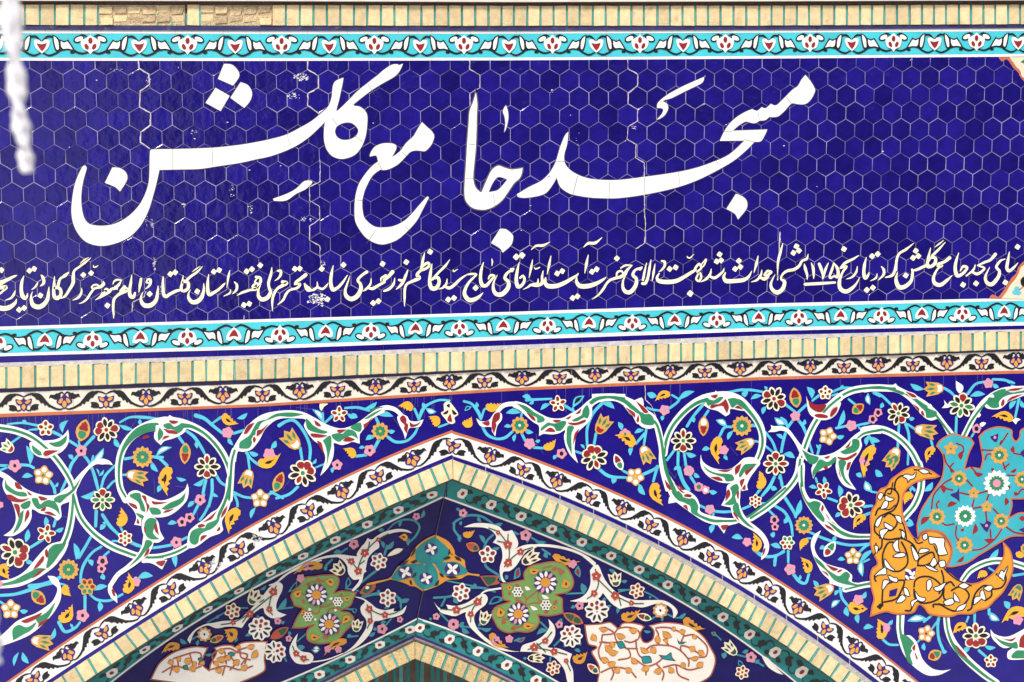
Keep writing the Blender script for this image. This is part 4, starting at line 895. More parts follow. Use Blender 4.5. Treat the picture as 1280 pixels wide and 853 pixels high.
G_(); T("0,285,24 120,275,24 240,240,30 330,205,28 430,180,24 500,125,18"); TL(265,230,230,195,40); TL(155,405,225,408,36); T("0,335,18 40,360"); T("460,185,16 520,200,16"); T("680,280,24 680,400,24"); TL(750,245,860,210,44,bend=-.1); T("720,280,16 780,320,22 880,325,20 980,275,18"); TL(795,330,795,415,44,bend=-.1); T("470,500,28 520,575,26 600,545,22 640,500,18"); TL(580,555,560,510,22); TL(395,645,440,545,36); TL(150,740,110,851,30,bend=.1); TL(180,740,230,830,44)
# ---- white vines with green hearts
v1 = part('arabesque_vine'); A_()
P('wh', "545,238! 552,300 540,360 500,410 440,445 380,467 300,452 250,405 235,355 250,335 300,330 370,325 440,318 500,290", 1)
P('gr', "535,280! 530,330 490,370 440,375 390,345 440,340 490,320", 2); P('gr', "255,365 275,375 340,430 310,445 265,410", 2)
V("-20,225,60 0,225,60 120,245,60 240,290,60 340,360,58 430,450,58 500,540,58 560,640,56 590,720,50", lay=3)
P('wh', "330,430 360,395 480,395! 450,435 380,455", 5); P('rd', "345,432 370,405 470,405! 430,425 370,450", 6)
part('arabesque_vine')
S('wh', "-10,585,40 60,625,42 140,690,32 250,748,28 350,775,24 450,785,50 530,750,72 590,695,62 640,620,40 700,550,26 760,502,32 820,494,48 870,502,30 902,522,2", 3)
P('gr', "430,790! 470,765 540,745 590,700 650,620! 600,720 530,780 480,815 440,815", 5)
E_()
V("585,110,52 580,220,56 565,340,58 540,440,58 505,520,60", lay=2)
P('wh', "430,505 540,490 530,560 480,640 420,705 330,770 220,830 120,860 -20,870! -20,815 60,800 140,770 210,720 270,650 330,580 380,530", 2)
P('gr', "470,512 530,500! 510,545 470,600 420,670 370,705 385,620 390,560 430,520", 4); P('gr', "370,712! 280,770 150,825 -20,852! -20,838 100,808 200,755 300,708", 4)
P('rd', "360,570 375,555 390,600 378,622 362,605", 5); P('rd', "262,720! 300,660 345,608 350,640 310,690", 5); P('rd', "255,790! 300,740 355,710 320,750", 5)
P('wh', "30,-10! 20,40 40,100 90,170 120,250 125,330 90,400 28,446! 100,450 170,415 225,360 252,300 258,235 320,268 400,285 462,327! 492,290 485,220 500,195 560,170 600,110 560,80 500,115 400,128 300,118 220,80 150,30 100,-10!", 2)
P('gr', "42,0 60,40 130,90 200,100 215,130 150,130 70,95 40,60", 3); P('gr', "165,200 240,165 235,215 190,235", 3); P('gr', "190,240! 180,320 150,390 100,435! 140,340 160,270", 3); P('gr', "255,150 300,150 320,195 360,170 420,160 465,215 480,285! 440,240 370,215 310,235 270,200", 3); P('gr', "440,130 520,110 560,75 540,120 480,185 450,160", 3)
P('rd', "118,20 150,30 180,75 130,65", 4); P('rd', "55,120 90,120 160,155 240,145! 170,178 90,170 60,145", 4); P('rd', "110,195 150,200 160,245 150,310! 130,250", 4); P('rd', "205,270 225,240 235,280 195,345!", 4); P('rd', "310,130 380,150 330,165", 4); P('rd', "325,240 365,215 360,245 335,250", 4); P('rd', "355,260 400,255 455,290! 400,280", 4); P('rd', "215,85! 255,120 230,118", 4)
part('arabesque_vine'); V("590,130,48 612,220,54 650,310,56 720,400,58 800,470,60 900,535,60 1010,580,58 1100,610,56 1200,621,52 1300,618,50", lay=2)
F_(); V("290,622,50 400,612,50 520,575,50 630,515,44", lay=2)
P('wh', "600,545! 605,470 620,410 660,370 730,320 790,265 850,225 900,120 920,-20 975,-20! 968,100 930,240 880,330 890,400! 860,430 780,460 700,520 650,545", 3)
P('gr', "620,455 640,410 690,385 740,385 760,350 830,320 860,290 850,340 800,390 730,420 700,450 690,500 660,520 625,500", 4); S('gr', "942,-20,22 935,60,22 905,170,22 860,270,26 845,320,20", 4)
P('rd', "685,365 720,352 745,368 700,382", 5); P('rd', "725,340! 790,290 840,245! 800,310 770,325", 5); P('rd', "870,310! 882,260 925,200! 910,260", 5); P('rd', "835,410 860,375 865,400", 5); P('rd', "705,495! 715,450 760,445", 5)
P('wh', "330,640! 400,718! 442,640!", 2); P('rd', "350,660 425,645 400,690", 5)
S('wh', "250,650,30 300,650,28 350,672,22 395,712,4", 2)
part('arabesque_vine')
P('wh', "115,150! 140,100 200,85 280,125 380,165 460,150 540,110 585,75 602,28! 614,80 600,160 540,230 470,280 400,300 330,298 280,285 240,300 232,368! 178,358! 195,300 170,240 120,185", 3)
S('wh', "280,290,50 290,380,70 290,490,90 262,570,78 200,640,52 120,705,38 50,755,36 10,810,36 -15,850,34", 5)
P('wh', "240,330 270,290 330,295 370,340 385,410 418,470! 370,502 310,492 260,450 240,400", 5)
P('gr', "140,130 180,105 225,110 235,150 260,210 265,255 230,240 210,180", 4); P('gr', "300,225 360,225 390,250 385,275 320,275", 4); P('gr', "395,230! 460,185 540,150 590,100! 570,170 510,215 430,240", 4); P('gr', "190,265 250,285 250,310 220,300", 4); P('gr', "260,350 300,305 355,320 340,380 330,430 380,475! 310,475 270,440", 6); P('gr', "275,480 325,505 270,570 210,640 130,700! 200,620 250,540", 6)
P('rd', "130,180! 190,200 200,235 150,210", 5); P('rd', "235,125! 270,130 280,180 300,210 275,270! 275,200", 5); P('rd', "315,165! 350,175 450,180! 380,195 330,195", 5); P('rd', "405,265! 430,245 500,230! 450,258", 5); P('rd', "195,345! 205,310 220,350", 5); P('rd', "255,370 275,400 262,425", 7); P('rd', "335,370! 355,345 375,445! 345,410", 7); P('rd', "250,620! 280,560 300,550 290,590", 7)
G_(); S('wh', "881,205,32 885,250,42 910,290,52 938,345,2", 3); P('rd', "892,240 912,240 925,292! 905,285", 4)
part('arabesque_vine'); B_()
S('wh', "110,800,56 65,700,54 52,560,56 72,430,58 130,320,64 220,245,76 320,205,90 420,185,100 520,185,84 620,205,62 720,255,58 810,330,56 880,420,56 925,510,54 945,590,50", 2)
P('wh', "340,255! 340,312 390,362! 420,330 500,305 580,260 592,210!", 2); P('wh', "440,165 460,122! 545,168!", 2)
S('gr', "108,775,16 64,690,18 55,560,20 75,430,22 130,330,40 200,262,62 280,225,70 352,212,60", 3); S('gr', "560,205,40 640,215,26 740,270,22 830,360,22 895,460,22 935,560,20 945,650,22", 3)
P('wh', "350,205! 350,275 372,350! 415,300 418,255 400,215 378,200!", 4); P('gr', "380,220! 365,270 370,330! 400,300 410,260", 5); P('gr', "410,200 460,185 500,215 560,190 570,230 530,265 500,240 430,225", 4)
P('rd', "455,165 530,172 490,192", 5); P('rd', "410,225! 440,240 500,245 525,270 480,270 440,260", 5); P('rd', "400,320! 420,290 460,290", 5); P('rd', "235,315! 260,285 300,290 290,305", 5)
part('arabesque_vine'); C_()
P('wh', "50,560! 70,460 120,370 200,260 300,185 420,155 540,148 640,165 740,215 820,260 920,292 1000,280 1080,240 1160,180 1220,140 1280,115! 1285,165! 1200,205 1150,260 1100,320 1085,345 1085,415! 1030,400 990,415 940,425 880,410 880,450 870,530 830,610 770,672! 800,580 810,520 780,440 720,390 670,330 640,270 650,220 560,212 470,212 400,235 330,300 280,390 220,460 150,480 110,480 95,560!", 3)
V("85,470,50 62,560,52 52,700,56 40,860,58", lay=3)
P('gr', "120,450! 130,400 200,350 230,300 270,240 340,220! 420,175 540,165 640,180! 540,200 440,195 380,215 300,250 260,330 220,380 225,410 200,450 150,455", 4); P('gr', "655,215 690,240 710,265 770,300 830,320 790,335 700,315 665,290", 4); P('gr', "790,390! 850,350 860,420 840,510 820,600! 825,500 810,430", 4); P('gr', "860,345 910,330 950,335 990,300 1050,320 1075,380! 1020,350 960,375 920,400 880,380", 4); P('gr', "1010,285 1090,245 1100,300 1080,320", 4); P('gr', "1120,215! 1200,165 1270,135! 1230,165 1150,215", 4)
for s in ("148,338! 185,270 248,242! 215,300 180,340", "252,375! 258,310 300,292 360,250! 305,330", "222,390 240,348 262,380 242,420"): P('wh', s, 5)
for s in ("155,335! 190,270 245,245! 210,300 180,335", "260,360! 265,310 300,300 355,255! 300,330", "230,385 240,358 255,380 242,408", "720,225! 760,250 775,275 735,265", "690,335 740,335 830,350! 770,365 710,360", "740,390! 780,410 800,500! 770,450", "905,305 980,300! 930,330", "950,390! 990,360 1050,380! 1000,398", "1115,260! 1150,240 1190,200! 1140,280 1120,290"): P('rd', s, 6)
D_(); S('wh', "225,205,44 260,192,38 300,192,36 350,210,34 400,255,30", 3)
P('wh', "365,260 400,245 440,260 465,295 520,300 572,285! 545,340 500,350 460,355 440,400 425,442! 410,390 385,340 365,290", 3)
P('rd', "385,270 410,252 435,280 435,310 450,330 440,400! 415,360 420,330 390,300", 4); P('rd', "460,305! 500,325 555,300! 520,335 470,345", 4); S('gr', "150,215,18 200,195,14 255,185,4", 4)
part('arabesque_vine', 'white sickle leaf'); G_()
P('wh', "380,128! 440,135 475,180 490,250 480,330 430,420 370,490 300,555 220,610 100,660 -20,700! -20,640 60,560 130,495 200,460 280,430 360,380 420,330 455,260 455,220 420,190", 2)
P('gr', "445,335! 400,440 330,520 300,500 290,470 370,420", 4); P('gr', "100,560 150,520 215,540 290,500 250,560 180,600 105,645!", 4); P('rd', "165,490! 240,460 340,420! 300,465 210,505", 5); P('rd', "300,540! 320,500 390,470! 350,510", 5)
P('wh', "-10,180! 60,190 20,220 -10,230!", 2)
# ---- flowers and leaves
A_(); F5(365, 228, 68, -90, pet='rd'); BD(640, 330, 690, 155, 115, a='rd', b='gr'); PK(650, 408, 48); PK(118, 527, 54); F5(345, 605, 82, -80, out='oc', pet='wh', pl=.26, pw=.24, pr=.56); TU(110, 410, 10, 345, 100, out='cr', base='rd', pet='gr')
PE(850, 240, 98, -100, ['bk', 'bk', 'rd+', 'bk', 'bk', 'bk', 'rd+', 'rd+'], cen='rd'); PE(820, 800, 92, -90, ['rd+', 'bk', 'gr', 'bk', 'gr', 'bk', 'gr', 'bk'], cen='gr')
ST(1140, 458, 88, 12); TU(1010, 588, 1185, 640, 110, base='wh', pet='gr')
B_(); BD(590, 345, 580, 515, 90, a='rd', b='gr'); PE(760, 535, 98, -90, ['rd', 'bk', 'bk', 'bk', 'rd+', 'bk', 'bk', 'bk'], cen='gr', off=0); PK(405, 640, 42); YL(455, 530, 445, 770, 100); YL(880, 120, 1015, 190, 76, dark=True); PK(925, 262, 48, 'pk'); PK(705, 800, 46); TU(1105, 555, 1055, 705, 110, base='wh', pet='gr'); F5(1185, 790, 78, -90, out='oc', pet='wh', pl=.26, pw=.24)
C_(); PK(362, 498, 50, 'pk'); YL(270, 580, 455, 490, 92); TU(600, 455, 480, 315, 125, out='oc', base='wh', pet='gr'); PE(630, 650, 108, -60, ['rd+', 'rd+', 'bk', 'bk', 'rd', 'bk', 'bk', 'rd+'], cen='gr', off=.25); BD(405, 800, 470, 640, 90, a='rd', b='gr'); F5(922, 180, 70, -90, pet='rd', pl=.28, pw=.18, sharp=.2); PK(1165, 468, 48); YL(1050, 520, 950, 455, 70, dark=False); PK(905, 585, 44); ST(1250, 315, 72, 10, ni=8)
part('golden_leaf', 'pale golden leaf'); P('cr', "765,95! 830,95 800,120 780,155! 765,130", 4)
D_(); YL(490, 195, 368, 180, 72, dark=False); YL(695, 330, 610, 262, 76, dark=False)
E_(); PE(120, 580, 118, -20, ['rd+', 'rd+', 'rd+', 'bk', 'bk', 'rd', 'bk', 'bk+'][::1], cen='gr', off=.2); F5(368, 430, 80, -75, pet='rd', pl=.3, pw=.19, sharp=.22); ST(548, 718, 86, 12); YL(960, 375, 965, 218, 84, dark=False); F5(1000, 467, 64, -90, n=6, pet='rd', pl=.22, pw=.2); PK(820, 650, 46, ds=.4); PK(812, 712, 38, ds=.36); YL(20, 670, 78, 795, 92); PK(0, 200, 30, 'pk')
PK(1085, 815, 42, 'pk'); YL(1010, 910, 1025, 740, 88)
F_(); PK(705, 157, 44); PK(620, 302, 42, ds=.38); PK(560, 337, 42, ds=.36); PK(515, 500, 48); YL(1010, 225, 935, 435, 100)
G_(); YL(510, 205, 570, 290, 72, dark=False); YL(480, 495, 578, 352, 96); PK(660, 445, 54); F5(85, 397, 82, -90, out='oc', pet='wh', pl=.26, pw=.24); BD(255, 250, 362, 355, 100, a='rd', b='gr'); F5(697, 215, 74, -60, n=6, out='oc', pet=['rd', 'rd', 'gr', 'gr', 'gr', 'rd'], pl=.24, pw=.2); TU(245, 640, 425, 670, 115, base='wh', pet='gr')
PK(-6, 190, 30)
part('blossom'); 
D_(); P('cr', "770,140 800,165 850,240 820,270 825,305 800,322 770,310 745,280 712,235 735,215 735,160", 4); P('bk', "755,175 780,160 780,190", 5); P('bk', "725,240 770,210 760,240", 5); P('bk', "800,205 840,240 810,245", 5); P('rd', "762,290 785,240 798,280 798,305", 5)
# ================================================================ right spandrel
spandrel_ground(ochB, lambda x: oR(x) - 1.5, 566, 1420, 'right arch spandrel: deep blue tiles with vines, orange and turquoise medallions')
part('crack_line', 'open crack with grey filling'); crack("806,480 807,500 815,508 820,522 824,545 828,575 834,600", .8)
st_ = part('tendrils', 'turquoise stems and leaves')
H_ = lambda: at(580, 480); I_ = lambda: at(740, 480); J_ = lambda: at(900, 465); K_ = lambda: at(780, 580); L_ = lambda: at(940, 570); M_ = lambda: at(940, 660); N_ = lambda: at(1080, 465); O_ = lambda: at(1080, 570); P_ = lambda: at(1080, 690)
H_(); T("0,140,20 60,160,20 110,220,28 135,280,22"); TL(95,200,100,145,30); T("140,270,18 160,210,18 180,195"); TL(60,185,5,215,34,inn='bk'); TL(455,232,335,235,44,bend=.12); T("470,220,16 455,265"); TL(380,345,320,342,30); TL(480,360,555,390,36); TL(415,400,400,465,30); T("150,350,22 190,410,24 260,440,20 330,430,24 390,380,20"); T("460,395,22 490,455"); TL(570,460,610,450,28); T("560,510,22 640,515,18"); TL(745,570,715,605,30); T("500,130,24 580,125,20 700,120,16"); TL(540,120,465,100,40); TL(520,160,560,135,26); TL(690,160,612,210,36); T("800,170,24 880,220,20"); TL(870,190,965,95,56,bend=-.12,inn='bk'); T("870,195,16 880,220"); T("1110,150,26 1030,240,24 985,360,22 985,490,20"); TL(1100,155,1205,200,44,bend=-.15); T("1055,400,22 1040,490"); T("890,540,18 950,560"); TL(965,520,930,485,22); T("1090,690,26 1160,740,24 1280,750,20"); TL(1220,745,1190,800,44); TL(1265,370,1235,310,36)
I_(); T("600,610,20 660,530,20 670,520"); T("690,545,22 690,680,22 730,790,24 770,851"); TL(690,670,655,690,26); T("735,540,22 750,640,20 760,670"); TL(750,550,835,575,40); T("790,740,22 830,810,18"); TL(815,710,860,750,34); T("420,400,24 350,480,20"); TL(330,490,305,575,34); T("435,360,20 415,490,18"); TL(415,370,340,395,34); TL(235,370,210,305,38); T("410,725,24 470,700,22 530,660"); T("520,680,22 490,780,18"); TL(375,800,410,851,36); T("60,690,20 150,740,22 280,750,18"); TL(200,745,165,790,40); T("240,690,16 290,720,18"); T("440,190,16 480,205,18 550,215,16"); T("620,195,22 680,150,20 700,120,22"); TL(690,130,820,60,44,bend=-.1); T("640,90,16 690,120,18"); TL(520,100,440,75,50,bend=-.05); TL(575,250,560,295,30); T("890,165,24 810,260,22 760,340,22"); TL(815,260,815,310,36); T("930,215,20 900,260"); T("1120,345,20 1060,350,22 1020,420,20"); TL(1080,345,990,290,50,inn='wh'); TL(1130,375,1085,450,34); T("1260,330,20 1290,330"); T("1050,80,16 1180,50,22 1280,50,18"); TL(1220,55,1220,105,36); TL(945,520,880,530,36); TL(1060,560,1085,610,30)
J_(); T("340,160,18 240,145,22 140,150,16 40,165,14"); TL(225,150,195,205,34); TL(335,190,245,220,36); TL(370,275,340,340,36); TL(375,150,355,115,24); T("510,250,24 600,320,20"); T("620,330,22 690,265,22"); T("620,380,22 660,430,26 690,500,22 740,650,18"); TL(660,430,680,380,30); T("590,380,22 540,450,22 510,540,24 490,640,22"); T("540,450,18 525,395,20 490,370,20"); TL(535,420,435,365,52,bend=-.1,inn='wh'); TL(505,540,450,500,30); T("365,485,18 420,560,20 450,640,22"); T("360,590,18 420,640,18"); TL(505,660,600,690,46,bend=-.15); T("740,230,18 790,190,22"); TL(735,215,695,120,50,bend=.2); T("900,160,18 980,130,22 1100,130,16"); TL(960,135,985,105,26); T("895,190,16 940,175"); T("1030,220,18 1080,260,18"); TL(1185,170,1200,265,42,inn='wh'); T("1230,170,18 1280,195"); T("930,450,20 980,440,20 1020,430,18"); TL(940,445,990,305,44,bend=.1); T("1090,430,18 1200,405,16"); TL(1100,435,1150,460,20); TL(925,520,995,512,34); T("780,660,20 800,590,20"); TL(785,620,770,580,20); T("1190,510,22 1230,590,18"); TL(1190,510,1170,590,36); TL(1200,520,1280,555,40); T("480,830,20 475,851"); T("250,430,20 300,435"); T("280,555,18 310,560")
K_(); T("0,60,20 30,75"); TL(120,160,170,250,44); T("160,80,22 270,30,20"); T("265,20,22 235,140,20"); T("440,30,26 470,130,24 520,210,24"); TL(440,30,400,45,30); T("490,0,18 500,30"); T("530,100,22 570,160,20"); TL(560,80,605,105,30); TL(680,215,745,228,38); T("600,330,20 660,360,20"); T("720,380,22 800,385,22 870,380,20"); T("950,360,20 1010,335,20"); TL(725,480,695,555,42); T("715,400,18 712,430"); T("1110,250,22 1170,170,24 1210,90,22"); TL(1170,180,1225,205,34); T("1250,90,20 1270,190"); T("1055,250,18 1085,205,18"); T("1110,315,16 1180,325,18 1280,380,20"); T("1160,375,16 1200,410"); TL(1195,545,1190,590,34); TL(950,600,860,590,44,bend=.15); T("1050,700,18 1110,740,22 1200,740,20 1280,705,18"); T("1215,740,22 1205,810,24"); TL(1255,675,1175,645,38)
L_(); T("225,155,20 240,240,20"); T("180,170,20 140,250,24 80,320,20"); TL(150,245,200,265,40); T("40,300,18 70,270"); T("260,330,26 330,440,24 350,490,20"); TL(350,490,390,350,46,bend=.05); T("190,400,16 260,450,24 310,540,22 325,640,18"); TL(290,510,255,540,36); TL(285,470,290,530,30); T("80,380,14 130,380"); T("140,440,16 175,480"); TL(180,610,170,655,28); TL(225,740,148,710,40); T("290,760,22 290,851,18"); T("20,760,20 120,805,24 200,795,22 255,760,18"); T("190,800,22 180,850"); T("460,610,18 560,655,22 680,695,22 800,715,22 945,705,22"); TL(640,680,670,640,34); T("440,660,14 470,660"); TL(590,730,540,745,34); T("850,780,16 900,730,22 950,700"); T("870,850,20 900,790,22 950,765"); TL(745,830,685,832,32); TL(575,230,575,165,34); T("520,210,18 510,180"); TL(520,260,455,248,32); T("610,340,20 680,365"); TL(700,330,695,235,44); T("890,405,20 960,400"); TL(720,460,665,490,34); T("890,475,16 945,455,18"); TL(880,170,830,145,40); TL(990,110,1045,160,44); TL(960,290,905,200,60,bend=-.1,inn='wh'); T("950,285,16 1000,295,16"); TL(1250,500,1290,540,30)
M_(); TL(880,250,885,390,50,bend=.1,inn='wh'); T("890,250,20 940,200,20"); T("330,370,26 380,430,26 430,440,22 455,370,20"); TL(375,420,385,375,24); TL(525,495,490,420,36); T("705,480,22 720,560,22 765,620,20"); TL(700,500,660,540,30); TL(705,580,635,640,44,inn='wh'); TL(755,630,770,710,44); TL(850,680,850,765,40); TL(870,570,912,510,36); TL(970,795,890,805,40,bend=.15); TL(1085,775,1125,740,30)
N_(); T("60,150,18 140,190,20 215,260,20"); T("280,420,20 270,600,20"); T("330,410,22 360,520,20 350,740,18"); T("350,420,18 410,460"); TL(355,370,405,372,32); T("640,130,20 690,160,22 730,200,18"); TL(480,140,370,95,44,bend=-.1); T("740,360,20 735,490,22"); T("830,175,24 890,100,20 960,80,18"); T("1030,60,18 1120,65,22 1200,90,18"); TL(1130,65,1200,80,26); TL(850,195,970,180,44,bend=-.1); TL(1030,95,1080,125,36); T("530,520,20 550,600,18"); T("1240,220,24 1210,360,18"); TL(1220,230,1165,300,40); TL(1255,230,1290,290,34); T("860,520,16 880,490"); T("0,420,18 50,405"); TL(130,290,150,245,32); TL(90,790,150,835,44); T("1280,140,14 1180,110,16")
O_(); TL(480,285,550,210,46); T("375,240,22 405,275"); TL(380,245,375,290,20); TL(330,530,400,550,40); TL(1000,820,1075,745,44); T("0,410,18 60,400"); T("0,480,18 50,460")
P_(); T("0,80,16 40,60"); T("1000,130,16 1040,155"); T("1195,190,22 1290,175,20"); TL(510,540,345,555,56,bend=.1,inn='wh'); T("480,560,18 540,510,18"); T("600,510,24 590,600,22 600,700,22 640,800,22"); T("540,620,16 600,540,18"); TL(620,790,665,800,34); TL(480,730,485,790,34); T("885,490,22 885,570,18"); T("820,560,16 835,520,16"); T("1000,460,24 1000,500,20"); TL(1000,480,1085,550,56,inn='wh'); TL(1160,460,1120,395,50); T("920,790,22 990,851,20"); TL(960,750,1055,765,34); TL(850,760,800,815,40); T("150,700,22 200,740,20 270,745,18"); TL(75,600,0,620,34,bend=.15); TL(190,580,230,545,30); T("430,720,14 450,700")
# ---- vines
part('arabesque_vine'); H_()
S('wh', "270,215,36 320,172,36 400,160,36 440,180,40", 3)
P('wh', "97,275! 140,300 200,290 250,225 300,240 300,290 265,340 250,422! 225,380 215,345 150,345 120,325", 3); P('rd', "225,290 245,240 285,230 285,280 255,310 260,330 240,400! 222,350", 4); P('rd', "140,310! 200,295! 205,325 180,335", 4)
P('wh', "385,145! 420,140 500,165 580,220 680,270 780,275 850,240 920,200 1000,130 1080,90 1180,80 1290,82! 1290,150! 1200,130 1100,140 1030,180 1025,230 1010,290 960,340 910,390 890,450 885,540 912,634! 850,570 815,500 800,420 810,370 760,395 700,405 640,400 600,417! 600,340 560,310 510,270 450,215 390,185!", 3)
for s in ("420,155! 500,180 560,225 640,270 640,300 590,310 580,270 520,240 460,190", "615,355 670,310 700,315 740,315 790,295 820,310 780,370 740,375 720,345 680,335 620,375", "865,290 940,250 950,210 985,170 1005,220 990,275 960,270 900,300", "830,340 880,345 860,400 860,480 865,570! 825,480 820,420", "1000,145! 1060,105 1160,95 1290,108! 1290,135! 1180,115 1080,130 1020,165"): P('gr', s, 4)
for s in ("495,225! 560,265 575,300! 540,280", "710,290 775,290 740,310", "645,380! 690,350 730,375 720,385", "810,280! 855,255 840,280", "890,240! 940,195! 925,235", "835,310 900,310 970,285 970,305 900,330 850,325", "870,495! 885,400 925,355! 905,400"): P('rd', s, 5)
I_(); P('wh', "0,82! 100,78 200,80 290,110 370,150 430,200 500,250 545,330 570,430 580,500! 575,600 600,700 650,800 690,860! 590,860! 555,740 535,620 535,520 500,350! 450,360 400,345 350,300 320,250 260,180 190,140 100,140 0,160!", 3); P('wh', "335,135! 400,112 415,175!", 3)
P('gr', "0,120! 100,100 190,98 270,125 340,180 400,230 470,245 500,300 485,330 420,325 390,300 380,250 320,210 250,150 150,118 60,120 0,140!", 4); S('gr', "500,300,20 525,340,20 550,430,22 565,520,24 575,600,26 595,700,28 630,790,32 665,870,34", 4)
for s in ("345,130! 415,180 458,228 415,238", "255,178! 340,220 352,275! 305,240", "345,290 370,240 390,290 368,322"): P('wh', s, 5)
for s in ("350,135! 410,180 450,225 415,230", "265,185! 340,230 345,270! 310,240", "355,290 370,250 378,290 365,310"): P('rd', s, 6)
for s in ("580,765! 620,810 640,851! 600,830", "690,800! 740,851! 710,845"): P('rd', s, 5)
part('arabesque_vine')
S('wh', "578,560,50 585,500,54 605,420,56 650,330,58 730,230,58 820,155,60 900,115,64", 2); S('gr', "578,560,22 585,500,22 605,420,22 650,330,22 735,232,24 830,158,26 920,125,30", 3)
J_(); S('wh', "-100,205,66 0,192,70 80,200,78 160,232,72 240,312,64 300,392,60 335,480,58 340,560,56 325,640,54 290,715,50 262,760,40", 2)
S('gr', "95,235,46 160,245,44 230,312,28 295,400,22 332,490,20 340,570,20 322,650,18 290,720,14", 3)
P('wh', "-130,266! -84,296 -24,311 16,336 44,356! 76,336 86,296 176,311 226,296 126,206 26,181 -74,186", 2); P('wh', "-34,151! -54,190 6,186!", 2)
for s in ("-119,216 -64,226 -44,226 -4,201 26,206 -14,246 -74,261 -94,271", "61,216! 126,211 206,266 256,326! 176,286 136,261 96,286"): P('gr', s, 4)
for s in ("-79,191! -19,181 -39,211", "-79,281 -64,261 -4,256 46,216! 71,276 56,331! 36,296 21,271 -24,276 -64,291", "116,286! 146,271 186,301!"): P('rd', s, 5)
K_()
part('arabesque_vine')
P('wh', "614,-75! 630,-20 690,25 770,45 850,40 910,0 960,-45 1040,-50 1090,-10 1060,40 1010,110 985,170 992,208! 943,218! 930,180 900,150 840,155 760,145 680,105 630,50 612,0", 3)
S('wh', "905,160,70 895,250,66 890,330,76 910,400,84 950,450,68 1000,490,50 1060,530,42 1110,580,38 1140,640,38 1135,690,44 1120,730,40 1098,768,3", 5)
P('wh', "830,170 880,150 920,170 930,230 920,300 860,345 778,332! 810,270 820,210", 5)
for s in ("625,5! 680,50 750,75 860,85 880,130 820,140 800,110 740,90 670,60", "960,10 1000,0 1060,0 1040,20 970,60 930,110 920,80"): P('gr', s, 4)
for s in ("850,190 900,160 920,200 890,260 900,310 850,330 800,325! 860,270 860,220", "870,340 910,310 930,380 960,440 1050,525! 980,490 920,430 880,390"): P('gr', s, 6)
for s in ("740,50! 840,45 880,30! 820,65", "690,105! 760,105 790,135 740,130", "890,90! 890,30 940,-5! 920,60", "970,60 1050,15! 1010,60 980,90", "925,140 965,120 940,190!", "945,200 970,165 970,205"): P('rd', s, 5)
for s in ("810,300! 820,220 840,205 850,250", "900,240 920,215 915,285", "870,390! 890,390 925,460! 895,430", "1105,740! 1115,685 1132,675 1126,708"): P('rd', s, 7)
part('arabesque_vine')
P('wh', "285,-20! 300,60 330,150 370,260 450,330 560,410 640,460 720,485 820,495 920,470 1000,440 1100,370 1200,290 1290,215! 1290,172! 1180,270 1080,350 980,420 880,435 780,430 680,410 610,380 605,330 580,270 520,220 440,190 390,130 345,50 332,-20!", 2); P('wh', "355,318! 368,262 430,305!", 2)
S('gr', "300,-20,26 312,40,26 340,110,30", 3); P('gr', "330,100! 390,190 440,220 490,270 560,280 595,340 590,390 640,420 720,445 790,448 790,466 700,465 600,425 540,390 530,340 480,310 430,290 380,225", 3); S('gr', "780,457,18 880,455,18 980,430,18 1100,345,18 1200,265,18 1290,192,18", 3)
for s in ("318,115! 375,190 370,222!", "390,145! 470,212 500,240 448,228", "470,262 500,232 552,250 530,278"): P('wh', s, 4)
for s in ("325,120! 370,190 365,215!", "400,150! 470,220 490,235 450,220", "480,260 500,240 540,250 530,268", "375,275 405,310!", "470,335! 500,330 515,375!"): P('rd', s, 5)
P('wh', "750,490! 800,558! 840,490 930,478!", 1); P('rd', "775,495 835,490 800,530", 4)
part('arabesque_vine'); L_()
V("385,30,56 366,140,56 315,230,56 220,330,54 110,420,54 -10,498,54", k=.34, lay=2)
P('wh', "362,100! 420,60 420,250 460,340 500,345 560,370 590,420 650,510 720,580 820,620 950,625! 950,667! 820,668 720,660 620,610 520,510 430,380 380,250", 3)
P('gr', "385,200! 410,300 450,370 500,360 550,380 540,430 580,500 570,530 500,470 430,370 390,280", 4); S('gr', "396,80,16 396,160,18 402,240,20", 4); P('gr', "590,515! 650,550 720,600 820,635 950,640! 950,655! 800,655 700,620", 4)
for s in ("545,435 565,380 582,420 562,455", "578,448! 640,522 690,560! 605,500", "572,542! 630,562 672,610! 598,580"): P('wh', s, 5)
for s in ("552,428 565,390 575,420 560,447", "585,450! 640,530 680,555! 610,500", "580,545! 630,570 665,605! 600,575"): P('rd', s, 6)
J_()
part('arabesque_vine')
P('wh', "405,425! 430,435 500,435 560,470 620,550 700,640 800,670 900,650 980,600 1050,530 1100,490 1180,445 1290,440! 1290,495! 1200,500 1130,530 1135,590 1110,650 1060,720 1030,800 1035,860 1090,945! 1000,915 950,851 925,760 930,700 870,770 780,800 745,855! 730,780 740,740 690,710 640,650 600,570 540,490 490,470 440,480 383,482! 410,455", 4)
for s in ("655,620! 720,660 790,685 760,735 710,730", "760,760 800,700 860,720 920,680 930,710 880,750 820,770 760,820 745,848! 740,800", "960,640! 1050,590 1060,540 1110,545 1115,600 1080,640 1000,660", "950,710 1010,720 990,780 1005,851 1060,920! 1000,880 960,790"): P('gr', s, 5)
S('gr', "1100,530,10 1160,490,18 1290,464,20", 5)
for s in ("830,685! 880,670 860,695", "830,765 850,750 865,770 845,782", "770,810! 830,785 800,800", "1000,610! 1050,550! 1030,600", "940,680 1010,685 1090,645 1090,665 1020,705 960,700", "1010,790! 1020,730 1050,720! 1030,780", "950,770 970,851! 955,820"): P('rd', s, 6)
part('arabesque_vine')
